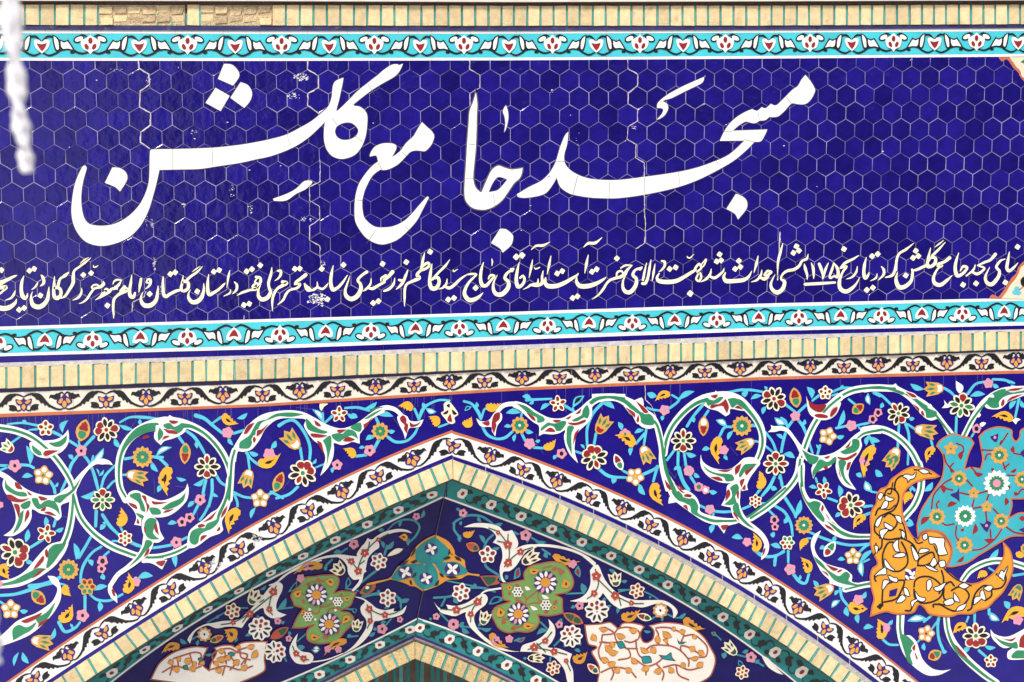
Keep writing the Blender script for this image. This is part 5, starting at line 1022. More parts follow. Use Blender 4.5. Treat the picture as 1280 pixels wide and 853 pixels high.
V("1400,133,54 1280,130,54 1180,130,56 1060,150,56 960,200,56 880,270,56 820,330,56 770,395,56 725,480,56 685,580,56 655,680,54", k=.33, lay=2)
P('wh', "690,193! 710,240 760,265 860,255 960,240 955,290 920,350 860,385 790,385 740,360 705,310", 1)
V("960,205,56 880,270,56 810,345,56", k=.33, lay=4)
for s in ("705,225! 760,260 850,262 815,320 770,315 720,280", "880,340 900,300 940,280 930,320 890,360"): P('rd', s, 5)
P('wh', "740,350 790,325 870,340 880,370 840,385 780,380", 5); P('rd', "755,345 800,335 860,350 855,370 780,365", 6)
part('arabesque_vine', 'white sickle leaf with a green bulge'); M_()
P('wh', "552,20! 495,60 470,130 485,210 520,290 560,360 620,420 620,445 640,450 720,475 830,490 950,470! 950,425! 860,440 800,430 800,380 740,330 660,310 600,290 530,230 500,160 515,100", 2)
P('gr', "495,225! 560,280 600,330 660,370 700,385 750,350 785,380 775,425 860,460! 760,455 660,420 600,350 520,280", 3); S('gr', "800,455,14 860,458,14 950,440,14", 3)
for s in ("575,282! 640,302 700,325 660,352 625,335", "672,358 700,328 735,335 700,362", "548,335! 605,358 625,398!"): P('wh', s, 4)
for s in ("590,290! 640,310 690,330 660,345 630,330", "680,355 700,335 725,335 700,355", "555,340! 600,360 615,390!"): P('rd', s, 5)
part('arabesque_vine'); N_()
P('wh', "0,105! 120,100 230,105 250,92! 280,120 400,180 500,240 590,320 650,400 725,495! 670,505! 610,400 590,375 540,390 490,370 430,310 360,230 280,175 180,150 80,155 0,165!", 2)
S('gr', "0,132,18 120,122,18 220,140,20 310,172,24", 3); P('gr', "290,160! 360,185 420,215 480,255 520,280 540,300 580,320 580,350 550,365 500,365 490,320 450,280 400,230 340,190", 3); S('gr', "575,345,18 640,430,18 695,505,18", 3)
P('wh', "508,282 530,256 552,290 540,302", 4)
for s in ("322,150! 400,172 430,208 380,212", "380,250! 445,285 450,328!", "445,328 472,298 495,358"): P('wh', s, 4)
for s in ("330,155! 400,180 420,205 380,200", "390,255! 440,290 440,320!", "455,330 470,310 485,355"): P('rd', s, 5)
part('arabesque_vine'); V("0,468,58 100,455,58 200,480,58 300,545,58 380,635,58 430,730,56 455,800,54", k=.32, lay=2)
O_(); V("440,60,54 456,130,56 460,200,58 448,290,58 400,400,58 320,495,56 270,560,50", k=.32, lay=2)
part('arabesque_vine'); N_()
P('wh', "775,510! 820,420 880,310 950,220 1050,150 1150,120 1290,112! 1290,190! 1180,220 1100,290 1030,300 980,290 960,275 900,370 822,520!", 2)
S('gr', "798,515,18 850,410,18 920,310,18 980,245,18", 3); P('gr', "975,240! 1030,170 1120,135 1160,160 1200,165 1290,145! 1290,165! 1180,180 1120,200 1080,240 1080,280 1030,290 990,265", 3)
for s in ("1130,150! 1180,130 1290,118! 1220,158", "1088,268 1110,212 1132,235 1115,278", "1130,245! 1180,190 1290,165! 1290,185! 1200,222"): P('wh', s, 4)
for s in ("1140,150! 1180,135 1280,125! 1220,150", "1095,265 1110,220 1125,235 1115,270", "1140,240! 1180,200 1280,175! 1200,215"): P('rd', s, 5)
P('wh', "895,345 915,325 935,345 915,365", 2); P('wh', "1000,200 1030,180 1040,205", 4)
part('arabesque_vine'); P_()
V("-150,300,50 0,265,50 60,258,50", k=.28, lay=2)
P('wh', "262,505! 260,620 285,740 330,840 400,920 500,985 600,985 696,940! 620,950 540,930 470,860 440,780 420,720 370,670 320,660 325,505!", 2); S('gr', "290,510,18 288,600,18 300,690,22", 3); P('gr', "290,670 340,670 400,730 390,780 370,830 390,900 350,880 320,790", 3)
for s in ("376,775 412,728 412,795", "396,800 440,858! 440,858!"): P('wh', s, 4)
for s in ("385,770 410,740 405,790", "405,800 430,851 420,860"): P('rd', s, 5)
part('arabesque_vine'); S('wh', "658,515,50 670,620,52 710,720,58 770,800,60 848,885,60 960,980,60 1060,1050,56", 2); S('gr', "656,515,16 668,620,16 700,720,22 755,800,36 848,890,30 960,985,22 1050,1045,18", 3); P('rd', "730,740! 790,800 830,850! 770,820", 4)
part('arabesque_vine'); V("790,225,48 850,150,52 950,95,54 1040,72,54 1110,72,54", k=.3, lay=2); V("1180,85,54 1280,118,54 1340,150,54", k=.3, lay=2)
part('arabesque_vine', 'white forked leaf at the right edge'); P('wh', "1012,620! 1050,660 1130,680 1200,660 1290,610! 1290,860! 1160,860 1150,800 1200,760 1120,770 1060,730 1020,680", 2)
for s in ("1035,670! 1100,710 1180,730 1220,720 1230,770 1190,770 1100,735", "1180,830 1220,790 1290,790! 1290,851! 1190,851"): P('gr', s, 3)
for s in ("1110,695! 1170,700 1220,680! 1180,715", "1240,760! 1250,690 1290,650! 1290,770!"): P('rd', s, 4)
# ---- flowers
H_(); YL(172, 190, 298, 152, 72, dark=False); YL(0, 340, 60, 262, 76, dark=False); F5(752, 160, 70, -95, pet='rd', cen='bk', pl=.28, pw=.19, sharp=.2); ST(445, 332, 72, 10, ni=8, dot='wh'); PK(525, 478, 46, 'gy'); YL(640, 520, 735, 440, 66, dark=False); PK(780, 558, 44, ds=.36); TU(1065, 400, 1155, 255, 115, base='rd', pet='gr'); PE(1040, 588, 104, -110, ['rd+', 'rd+', 'bk', 'bk', 'rd', 'bk', 'bk', 'rd+'], cen='gr'); BD(1265, 690, 1205, 560, 74, out='wh', a='rd', b='gr')
I_(); PK(265, 402, 46, 'gr'); YL(345, 490, 180, 412, 92); TU(400, 495, 470, 640, 105, base='wh', pet='gr'); F5(345, 742, 76, -60, out='oc', pet='wh', cen='dot', pl=.26, pw=.24); YL(625, 75, 505, 140, 66); PK(580, 210, 44, 'gy'); PE(730, 455, 95, -90, ['rd', 'bk', 'bk', 'bk', 'rd+', 'bk', 'bk', 'bk'], cen='gr'); BD(895, 260, 890, 420, 84, a='rd', b='wh'); ST(1200, 337, 84, 12, dot='wh'); YL(1015, 420, 1018, 645, 92); PK(1055, 530, 40, 'pk'); PK(775, 698, 44, 'gy'); PK(852, 825, 38, 'gr', ds=.4); PK(908, 848, 36, 'wh', ds=.4)
J_(); TU(275, 545, 130, 625, 100, base='wh', pet='gr'); PE(432, 215, 98, -60, ['bk', 'bk', 'rd+', 'bk', 'bk', 'bk', 'rd+', 'bk'], cen='rd'); BD(615, 285, 590, 125, 96, a='rd', b='gr'); F5(843, 168, 60, -90, pet='rd', cen='bk', pl=.2, pw=.2); PK(603, 355, 42, 'gy'); PE(445, 735, 96, -90, ['rd+', 'bk', 'rd', 'bk', 'rd', 'bk', 'rd', 'bk'], cen='gr'); YL(330, 851, 310, 795, 40, dark=False); F5(862, 515, 76, -70, out='oc', pet='wh', cen='gr', pl=.25, pw=.23); PK(1050, 430, 46, 'gy'); BD(1060, 330, 1150, 260, 84, a='rd', b='gr'); PK(1222, 378, 38, ds=.45); PK(1265, 325, 36, ds=.45); PK(1155, 712, 42, 'pk'); YL(1235, 590, 1150, 851, 90)
K_(); YL(240, 150, 315, 335, 94); PK(518, 55, 42, 'gy'); PK(600, 185, 38, 'gr', ds=.45); PK(655, 212, 32, 'wh', ds=.45); PK(688, 365, 42, 'gy'); YL(1085, 205, 1085, 55, 74, dark=False); F5(1052, 298, 56, -90, n=6, pet='rd', cen='bk', pl=.22, pw=.2); PK(1203, 448, 38, ds=.45); PK(1208, 505, 32, ds=.4); PK(985, 625, 38, 'pk'); YL(1055, 705, 1032, 548, 80)
L_(); F5(572, 275, 72, -60, pet='rd', cen='bk', pl=.3, pw=.19, sharp=.2); PE(790, 395, 104, -100, ['bk', 'bk', 'rd', 'bk', 'bk', 'rd+', 'rd+', 'rd+'], cen='gr'); YL(905, 475, 810, 590, 70); ST(415, 555, 74, 12, dot='wh'); F5(282, 695, 62, -60, n=6, pet=['gr', 'gr', 'rd', 'rd', 'rd', 'gr'], pl=.24, pw=.2); YL(445, 665, 385, 760, 58, dark=False); F5(808, 805, 70, -90, out='oc', pet='wh', cen='gr', pl=.25, pw=.23); BD(580, 805, 665, 685, 84, out='wh', a='gr', b='rd'); TU(1175, 0, 1070, 90, 100, base='gr', pet='gr'); YL(1280, 300, 1225, 385, 60, dark=False)
M_(); PK(305, 332, 48, 'gy'); YL(460, 360, 385, 235, 78); TU(655, 468, 500, 540, 112, base='wh', pet='gr'); PK(850, 575, 44, 'pk'); YL(770, 620, 925, 645, 90); YL(1040, 850, 1005, 728, 86); PK(1068, 800, 40, 'pk')
N_(); PE(275, 332, 90, -120, ['rd', 'bk', 'bk', 'bk', 'rd+', 'bk', 'bk', 'bk'], cen='gr'); TU(640, 130, 480, 140, 110, base='wh', pet='gr'); TU(400, 455, 590, 490, 110, base='wh', pet='gr'); TU(275, 605, 185, 760, 110, base='wh', pet='gr'); YL(560, 600, 500, 730, 66); PK(995, 92, 42, 'gy'); PE(780, 270, 100, -80, ['rd+', 'bk', 'gr', 'bk', 'gr', 'bk', 'gr', 'bk'], cen='gr'); PK(900, 455, 40, ds=.42); YL(1195, 380, 1020, 360, 76); YL(75, 590, 10, 845, 96); PK(0, 712, 40, 'pk')
part('white_bud'); P('wh', "735,72! 790,110 790,150 765,172 740,140", 3); P('wh', "640,225! 665,255 690,265 680,285 622,290! 645,262", 3); P('wh', "925,420 950,402 975,412 945,440", 3); P('wh', "1185,390! 1215,368 1255,382! 1230,395 1215,420!", 3)
O_(); YL(375, 290, 325, 390, 60, dark=False)
P_(); YL(985, 165, 905, 218, 60, dark=False); YL(140, 700, 105, 538, 92); PK(172, 610, 40, 'pk'); F5(497, 655, 72, -75, out='oc', pet='wh', cen='rd', pl=.24, pw=.22); YL(820, 580, 710, 660, 70); PE(895, 672, 102, -92, ['rd', 'bk', 'bk', 'rd+', 'rd+', 'rd+', 'bk', 'bk'], cen='gr'); YL(1300, 470, 1100, 570, 100); PK(1230, 545, 44, 'pk'); TU(1250, 260, 1190, 385, 95, base='gr', pet='gr'); BD(515, 851, 620, 800, 90, a='gr', b='rd'); F5(1015, 875, 56, -90, pet='rd', pl=.26, pw=.2); YL(1215, 30, 1300, -20, 60, dark=False); YL(-40, 440, 30, 455, 60)
# ---- orange medallion
part('orange_medallion', 'orange crescent medallion with black scrolls and white leaves'); O_()
OUT = "612,165! 545,118 480,95 400,82 330,105 275,140 215,185 180,240 130,262 100,310 92,380 60,430 45,510 52,600 46,690 65,770 103,860 62,900 45,970 55,1060 75,1140 60,1200 46,1290! 170,1252 240,1268 320,1268 400,1255 440,1195 480,1220 520,1268 600,1285 700,1290 760,1270 860,1268 910,1243 990,1218 1050,1158 1110,1098 1150,1030 1190,938 1195,850 1170,750 1110,685! 1115,790 1080,870 1020,945 930,1003 850,1018 760,993 700,945 655,905 690,830 702,770 680,700 640,640 590,608 520,600 460,620 432,670! 390,640 345,560 312,450 312,350 340,275 400,225 480,192 560,182"
BASE = .0105
PO('te', 'ylm', OUT, 13, 1)
PAR = None
def K(s, w=14): S('bk', s, 3, w)
def WL(s):
    px = [tp(*q) for q in smooth_closed(parse(s))]; stroke_px([(x, y, 17 / TR[2]) for x, y in px + px[:2]], 'bk', 3); fill(px, 'wh', 4)
for s in ("345,165 300,160 260,190 245,240 250,270", "160,320 185,270 230,265 270,300 275,360 240,430 180,460 120,490 90,540 85,600 120,640", "160,490 200,460 250,490 265,540 230,590 190,600", "92,475 110,430 150,405", "125,655 200,670 290,660 350,680 400,720 430,790", "285,590 310,600 310,640 280,665", "145,670 140,730 105,765", "160,920 148,840 155,770 190,700 230,690", "160,855 210,913 280,923 340,878 350,818 330,745 300,690", "600,1100 640,1040 690,1008 722,1040"): K(s)
for s in ("340,150 390,160 415,130! 400,175 360,190 355,215! 345,180 315,165", "175,320 200,335 240,345! 210,360 175,350", "165,365 190,370 180,410 135,425!", "145,480! 130,530 110,565 92,550 110,510", "165,535! 200,555 230,575 210,590 170,565", "130,600 190,590 160,630 145,660", "240,700 270,675 270,730 285,765! 255,760 235,720", "235,805! 270,785 320,780 325,800 280,810", "380,720! 410,760 435,810 415,835 395,790", "440,775! 460,745 520,755 470,775", "520,650! 590,660 640,665 640,720 665,785! 600,790 590,740 570,700 530,700"): WL(s)
for s in ("400,110 470,120 540,145", "230,215 215,300 190,300", "120,420 200,430 250,395", "230,470 300,520 330,600 340,660", "95,700 100,760 75,800", "470,690 430,700 400,660", "560,720 600,830 560,900", "640,900 700,960 760,1000 860,1040"): K(s, 11)
for s in ("440,115! 480,110 520,130! 480,140", "110,330! 130,300 150,310 130,350", "250,480! 290,490 300,540! 270,520", "300,600! 325,620 320,660! 305,640", "85,720! 110,730 100,780!", "470,640! 500,625 505,660! 480,670", "600,850! 640,840 650,880! 615,890", "760,1040! 800,1020 840,1040! 800,1060", "960,1060! 1000,1040 1030,1050! 1000,1080", "1080,960! 1100,920 1120,940! 1105,980"): WL(s)
P_()
for s in ("170,170 110,185 85,210 95,235", "150,300 145,400 150,430", "150,300 200,250 320,230 290,330 250,380 150,405", "400,280 410,230 460,200 540,205 610,260 630,320 590,380 500,410 440,400 405,360 400,300", "385,440 370,470 330,470", "640,290 640,370 700,410", "700,310 760,280 820,310 840,360 800,420 740,470 690,465 600,415", "830,470 860,450 870,390 900,320 960,270 1010,290 1020,350 970,390", "1030,300 1100,285 1135,230 1130,180", "620,150 635,200 638,250", "430,110 440,60 500,20 550,5 560,60 500,105 430,110", "555,440 560,420 640,425"): K(s)
for s in ("165,60! 190,90 215,125 245,150 190,130 168,100", "85,195! 120,160 170,125! 175,175 120,180", "195,190! 240,210 265,215 260,240 215,225", "150,270! 160,230 200,235 180,260 150,300", "505,240! 530,225 540,270 510,310", "560,290! 600,275 655,245! 620,300 580,310", "410,320! 440,360 490,375 470,395 430,380", "385,440! 380,400 430,380 400,410", "260,405! 300,350 330,370 300,400", "320,290! 345,300 365,355! 330,340", "640,400! 700,375 715,410 660,425", "720,330! 750,370 765,400! 725,385", "740,470! 760,440 820,415! 790,460", "880,420! 890,370 940,360 920,390", "930,330! 950,310 970,380 940,370", "1060,180! 1110,180 1150,115! 1125,190 1115,230! 1095,195", "490,110! 540,125 590,155 530,140", "530,100! 560,50 580,90 550,115"): WL(s)
Q('bk', "100,440 130,410 152,430 130,462", 4); P('cob', "205,310! 270,290! 255,350! 200,360!", 4); P('pu', "330,160! 420,120! 400,220! 325,230!", 4)
for x, y, r_ in ((350, 150, 20), (395, 175, -60), (345, 205, 50), (385, 205, 10), (370, 165, 70)): E('wh', x, y, 22, 11, r_, 5)
# ---- turquoise medallion
part('turquoise_medallion', 'turquoise medallion with dark red stems and rosettes'); O_(); BASE = .0075
PO('te', 'tqm', "575,-77! 600,-122 660,-162 720,-182 800,-157 850,-147 885,-102! 850,-32 830,28 810,103! 850,88 930,98! 945,28 930,-72 915,-157! 980,-212 1080,-237 1180,-212 1190,-152 1215,-122 1240,-152 1250,-207 1320,-240 1420,-240! 1420,340! 1280,348 1185,350! 1190,400 1165,490! 1230,455 1300,450 1420,450! 1420,640! 1280,645 1180,650 1100,690 1020,740 920,800 830,860 720,890 660,890! 700,770 680,690 620,620 520,598 460,615 430,660! 420,560 450,440 510,340 580,240 620,170 635,80 630,0 600,-50", 13, 1)
def D(s, w=14): S('rd', s, 3, w)
for s in ("700,185 640,220 560,310 540,420", "650,260 710,275", "770,295 835,310", "920,300 1000,285 980,360", "880,350 870,415 935,410", "820,190 865,240", "1035,425 1090,480", "975,450 985,540", "1140,570 1200,610 1280,625", "1010,590 1015,650", "1100,590 1060,650 1020,690 940,745 870,755", "740,560 735,640 760,680", "630,540 660,555 720,545", "640,-10 660,60 720,130", "1110,50 1130,110", "1120,100 1160,65", "740,-100 790,-75 795,-30", "1100,-120 1090,-90 1150,-180", "945,-47 1040,-42", "970,30 985,-10 1030,-15", "1150,155 1230,160", "600,360 580,390 590,420", "860,95 900,140", "700,130 690,90 715,60", "1230,310 1260,270 1280,270", "1200,-20 1250,-10"): D(s)
for a in ((640, 300, 615, 230, 44), (530, 490, 455, 555, 44), (745, 380, 665, 410, 40), (870, 630, 890, 540, 40), (960, 670, 1050, 665, 40), (1130, 400, 1135, 330, 36), (770, 600, 800, 580, 24), (800, 660, 740, 720, 30), (740, 850, 800, 800, 30), (790, -40, 775, 35, 40), (1200, 290, 1235, 310, 30), (880, 135, 955, 145, 36), (1140, 250, 1175, 245, 30), (1240, 500, 1290, 490, 44), (1195, -80, 1200, -20, 36), (1030, 130, 1020, 95, 26), (1170, 130, 1220, 100, 26)): LF('rd', *a, lay=3, bend=.15)
for s in ("690,310 740,290 760,250! 765,370! 740,345", "1010,-150 1045,-165 1075,-180! 1070,-130 1050,-110", "925,535! 960,545 985,520 1022,535! 985,610! 960,590", "1250,-20 1290,-60! 1290,20!", "1240,590! 1290,570! 1290,620!"): P('pu', s, 4)
E('pk', 1047, -147, 12, 12, 0, 5); E('pk', 980, 558, 12, 12, 0, 5)
PAR = CUR
for x, y, r_, k_ in ((695, -57, 56, 5), (878, 298, 48, 5), (982, 407, 50, 5)): F5(x, y, r_, -90, out='oc', pet='oc', cen='gr', nm='rosette', lay=4, sharp=.18)
for x, y, r_ in ((760, 182, 66), (585, 487, 68), (1098, 522, 64), (805, 715, 70), (1083, -5, 74), (1265, 188, 66), (1290, 740, 40)): ST(x, y, r_, 9, dot='wh', lay=4, ri=.55)
ST(810, 482, 88, 14, out='wh', inn='gr', dot='wh', lay=4); ST(1062, 220, 108, 14, out='wh', inn='gr', dot='pk', lay=4, ri=.6); E('pk', 1062, 220, 32, 32, 0, 7)
PAR = None; BASE = .0028
# ================================================================ soffit inside the arch: two facets meeting at a ridge, sloping back under the rib
SURF = SOF; BASE = 0.0
thing('vault_soffit', 'shaded inner vault face under the arch, dark blue with green and white medallions', 'vault panel', at_depth(540, 690, .2))
part('blue_ground')
xl = list(np.linspace(559.6, 20, 40)); xr = list(np.linspace(560.6, 1180, 44)); xi = list(np.linspace(-60, 516.5, 40)); xj = list(np.linspace(1250, 517.3, 44))
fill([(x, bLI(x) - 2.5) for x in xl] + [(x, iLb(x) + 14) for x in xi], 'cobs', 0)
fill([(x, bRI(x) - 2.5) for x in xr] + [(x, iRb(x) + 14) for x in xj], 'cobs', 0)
part('ridge_joint', 'grey joint along the ridge'); at(0, 0, 1); BASE = .006
S('mord', "559.5,603,1.2 549,650,1.1 536,709,1.0 524,762,1.1 518,795,1.0", 0); BASE = .001
part('turquoise_band'); ob = CUR
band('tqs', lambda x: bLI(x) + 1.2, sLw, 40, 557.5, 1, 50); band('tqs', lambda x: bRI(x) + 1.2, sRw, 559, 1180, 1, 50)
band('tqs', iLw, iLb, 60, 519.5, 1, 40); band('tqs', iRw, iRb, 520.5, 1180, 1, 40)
part('white_line'); band('whs', lambda x: sLw(x) - 1.3, lambda x: sLw(x) + 1.2, 40, 554.6, 2, 50); band('whs', lambda x: sRw(x) - 1.3, lambda x: sRw(x) + 1.2, 555.2, 1180, 2, 50)
band('whs', lambda x: iLw(x) - 1.3, lambda x: iLw(x) + 1.0, 60, 521, 2, 40); band('whs', lambda x: iRw(x) - 1.3, lambda x: iRw(x) + 1.0, 521.8, 1180, 2, 40)
part('navy_line'); band('pu', lambda x: bLI(x) - 1, lambda x: bLI(x) + 1.4, 40, 559, 2, 50); band('pu', lambda x: bRI(x) - 1, lambda x: bRI(x) + 1.4, 560, 1180, 2, 50); band('pu', iLb, lambda x: iLb(x) + 3.2, 60, 518, 2, 40); band('pu', iRb, lambda x: iRb(x) + 3.2, 518.6, 1180, 2, 40)
part('mortar_joint'); band('mort', lambda x: iLb(x) + 3.2, lambda x: iLb(x) + 11, 60, 517, 1, 40); band('mort', lambda x: iRb(x) + 3.2, lambda x: iRb(x) + 11, 518, 1180, 1, 40)
BASE = .004
def leafband(ft, fb, anchors, sgn):
    sp = part('black_scroll'); cen = lambda x: (ft(x) + fb(x)) / 2
    def f(X, v, u0, du):
        u = u0 + du * X; y = cen(u); d = (cen(u + 1) - cen(u - 1)) / 2; L = math.hypot(1, d); h = (fb(u) - ft(u)) / L
        return u + (-d / L) * h * v * .5, y + (1 / L) * h * v * .5
    for i, u in enumerate(anchors):
        du = (anchors[i + 1] - u) if i + 1 < len(anchors) else (u - anchors[i - 1]); fl = 1 if i % 2 else -1
        pl = lambda s: [f(a, b * fl, u, du) for a, b, *_ in smooth_closed(parse(s))]
        set_cur(sp)
        fill(pl(".36,-.1! .44,-.5 .58,-.62! .54,-.3 .66,.1 .62,.3! .56,.25 .52,.4! .44,.2"), 'bk', 1)
        stroke_px([(*f(a, b * fl, u, du), w_) for a, b, w_ in ((.14, -.35, .8), (.22, -.66, 1.3), (.34, -.72, 1.6), (.46, -.42, 2.2))], 'bk', 1); stroke_px([(*f(a, b * fl, u, du), w_) for a, b, w_ in ((.56, .1, 2.2), (.66, .62, 1.6), (.78, .7, 1.3), (.88, .4, .8))], 'bk', 1)
        fill(pl(".1,.35! .2,.2 .33,.45! .22,.72"), 'bk', 1); fill(pl(".68,-.5! .78,-.75 .93,-.6! .82,-.25"), 'bk', 1)
        part('white_blossom'); fill([f(a, b, u, du) for a, b in ((-.17, -.1 * sgn), (-.08, -.5), (.03, -.58), (.12, -.55), (.16, .1 * sgn), (.1, .5), (-.02, .6), (-.12, .52))], 'whs', 2)
        fill([f(a * 1.0, b, u, du) for a, b in ((-.05, .05), (-.02, -.22), (.05, -.26), (.07, 0), (.03, .22), (-.03, .24))], 'rd', 3)
leafband(lambda x: bLI(x) + 1.2, lambda x: sLw(x) - 1, [540, 498, 459, 419, 378.8, 338.5, 298.8, 259.7, 221.9, 181, 140, 98, 56], 1)
leafband(lambda x: bRI(x) + 1.2, lambda x: sRw(x) - 1, [578, 614, 651.4, 689.8, 727.3, 764, 799, 834.8, 870, 903.6, 937, 968.8, 1002, 1036, 1070, 1105], -1)
leafband(iLw, iLb, [512.8, 475, 437.8, 399.5, 360, 320, 280], 1); leafband(iRw, iRb, [524.5, 562, 597.5, 633.4, 670, 706, 742, 780], -1)
BASE = .0028
zq = lambda: at(200, 700); zr = lambda: at(340, 620); zt = lambda: at(460, 600); zu = lambda: at(600, 640); zv = lambda: at(720, 700); zx = lambda: at(560, 720); zy = lambda: at(380, 720)
td = part('tendrils', 'dull turquoise stems and leaves')
def TS(s, w=15): S('sts', s, 0, w)
def LS(*a, **k):
    part('leaf'); LF('sts', *a, lay=0, **k); set_cur(td)
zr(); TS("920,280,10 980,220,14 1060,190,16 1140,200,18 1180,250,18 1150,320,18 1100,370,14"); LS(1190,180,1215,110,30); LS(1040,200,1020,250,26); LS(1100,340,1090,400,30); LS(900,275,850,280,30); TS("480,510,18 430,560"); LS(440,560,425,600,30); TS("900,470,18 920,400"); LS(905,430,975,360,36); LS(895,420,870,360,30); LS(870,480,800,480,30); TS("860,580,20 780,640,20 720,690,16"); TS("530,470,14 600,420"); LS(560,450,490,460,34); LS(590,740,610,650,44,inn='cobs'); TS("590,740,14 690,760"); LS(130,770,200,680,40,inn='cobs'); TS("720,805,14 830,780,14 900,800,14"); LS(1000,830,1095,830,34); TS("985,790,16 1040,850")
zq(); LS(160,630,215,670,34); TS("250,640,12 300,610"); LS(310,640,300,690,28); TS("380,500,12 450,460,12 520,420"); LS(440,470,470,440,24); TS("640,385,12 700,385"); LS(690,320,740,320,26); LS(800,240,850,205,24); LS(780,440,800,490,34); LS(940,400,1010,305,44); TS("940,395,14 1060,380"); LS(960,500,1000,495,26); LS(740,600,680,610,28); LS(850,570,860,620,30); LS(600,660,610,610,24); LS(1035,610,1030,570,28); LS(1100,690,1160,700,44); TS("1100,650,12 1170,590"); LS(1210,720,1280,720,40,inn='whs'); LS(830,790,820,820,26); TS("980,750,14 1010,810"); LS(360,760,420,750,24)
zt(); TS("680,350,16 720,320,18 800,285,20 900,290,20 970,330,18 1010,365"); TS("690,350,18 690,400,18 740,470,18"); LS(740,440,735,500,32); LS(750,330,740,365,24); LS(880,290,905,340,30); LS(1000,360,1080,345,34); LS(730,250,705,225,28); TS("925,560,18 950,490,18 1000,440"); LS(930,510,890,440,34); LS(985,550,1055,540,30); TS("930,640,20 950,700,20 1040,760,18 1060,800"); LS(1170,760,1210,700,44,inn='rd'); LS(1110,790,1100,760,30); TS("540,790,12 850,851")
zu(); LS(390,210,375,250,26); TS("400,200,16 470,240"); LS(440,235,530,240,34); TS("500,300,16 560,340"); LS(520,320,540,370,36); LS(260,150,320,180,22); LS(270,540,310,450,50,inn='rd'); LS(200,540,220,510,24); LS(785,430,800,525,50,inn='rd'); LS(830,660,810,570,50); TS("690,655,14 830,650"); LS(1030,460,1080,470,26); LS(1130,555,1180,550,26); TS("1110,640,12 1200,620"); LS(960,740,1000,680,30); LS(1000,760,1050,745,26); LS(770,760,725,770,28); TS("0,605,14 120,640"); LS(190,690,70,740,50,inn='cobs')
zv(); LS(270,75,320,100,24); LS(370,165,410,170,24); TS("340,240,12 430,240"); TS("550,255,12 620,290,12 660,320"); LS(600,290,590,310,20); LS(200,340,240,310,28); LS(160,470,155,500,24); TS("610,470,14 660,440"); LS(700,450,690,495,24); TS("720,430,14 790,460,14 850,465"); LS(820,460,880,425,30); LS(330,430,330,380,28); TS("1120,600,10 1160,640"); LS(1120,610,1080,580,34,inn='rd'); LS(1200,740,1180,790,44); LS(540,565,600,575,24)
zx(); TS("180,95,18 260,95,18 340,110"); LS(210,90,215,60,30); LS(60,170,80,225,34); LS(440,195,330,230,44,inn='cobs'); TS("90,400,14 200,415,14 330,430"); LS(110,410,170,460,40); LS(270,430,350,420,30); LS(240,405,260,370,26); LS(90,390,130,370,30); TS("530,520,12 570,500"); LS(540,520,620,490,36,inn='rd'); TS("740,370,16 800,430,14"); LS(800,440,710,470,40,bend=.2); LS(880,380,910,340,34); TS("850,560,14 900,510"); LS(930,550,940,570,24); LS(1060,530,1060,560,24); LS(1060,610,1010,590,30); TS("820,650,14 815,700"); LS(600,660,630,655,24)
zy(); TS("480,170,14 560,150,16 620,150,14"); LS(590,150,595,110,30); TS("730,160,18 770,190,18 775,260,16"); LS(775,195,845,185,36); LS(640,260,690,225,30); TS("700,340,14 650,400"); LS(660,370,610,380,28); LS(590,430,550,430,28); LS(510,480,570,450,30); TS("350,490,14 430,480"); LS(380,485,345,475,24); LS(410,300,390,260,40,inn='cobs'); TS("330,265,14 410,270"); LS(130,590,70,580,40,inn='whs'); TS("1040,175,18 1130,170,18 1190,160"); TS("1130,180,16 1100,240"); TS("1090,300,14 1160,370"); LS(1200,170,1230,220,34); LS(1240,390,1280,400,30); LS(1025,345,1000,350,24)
def AR(*polys, deco=()):
    part('white_leaf_scroll')
    for p in polys: P('whs', p, 2)
zr(); AR("500,482! 560,470 620,478 680,485! 680,460 720,400 740,380 765,338! 800,350 840,320 900,288 1000,265 1080,273 1120,298! 1040,287 960,298 900,325 850,352 858,385! 855,415 820,440 790,470 765,510 748,595! 755,605 735,620 720,685 690,730 650,765! 638,755 680,705 698,668 650,670 610,620 600,560 560,510")
S('whs', "-20,715,10 40,690,12 150,605,14 300,532,16 420,492,18 520,480,22 600,485,20", 2)
def SPRIG(lines, flowers):
    for l in lines: S('grd', l, 4, 9)
    for x, y, r in flowers: F5(x, y, r, random.random() * 60, out='rs', pet='rs', cen='whs', pl=.2, pw=.18, lay=5, nm='red_blossom')
SPRIG(["690,600 700,540 740,460 790,400 850,350 930,305", "690,600 650,545 600,510", "770,440 780,370", "700,550 740,520"], [(690, 603, 34), (742, 457, 36), (635, 525, 30), (850, 350, 20)])
zy(); AR("395,165! 470,178 540,225 580,258 650,275 722,260! 720,285 780,272 822,236! 795,300 730,328 680,338 600,360 562,368 540,440 480,520 400,582 300,630! 390,565 455,485 498,410 495,350 460,300 453,250 488,205 440,180")
S('whs', "310,622,8 200,665,10 100,685,10 -10,690,8", 2); SPRIG(["520,265 600,305 650,312 720,300 790,265", "530,280 540,330 530,370 505,420", "520,265 505,230"], [(522, 267, 32), (648, 313, 30), (530, 360, 26)])
zq(); AR("218,640! 240,600 290,550 360,515 420,505 500,490 580,485 640,470 700,420 760,360 820,290 880,215 940,178 980,200 975,250 950,300 930,360 940,410 1012,440! 950,465 890,465 840,430 822,385 760,420 700,480 655,545! 600,535 530,535 450,548 380,525 300,560 265,600 240,670!")
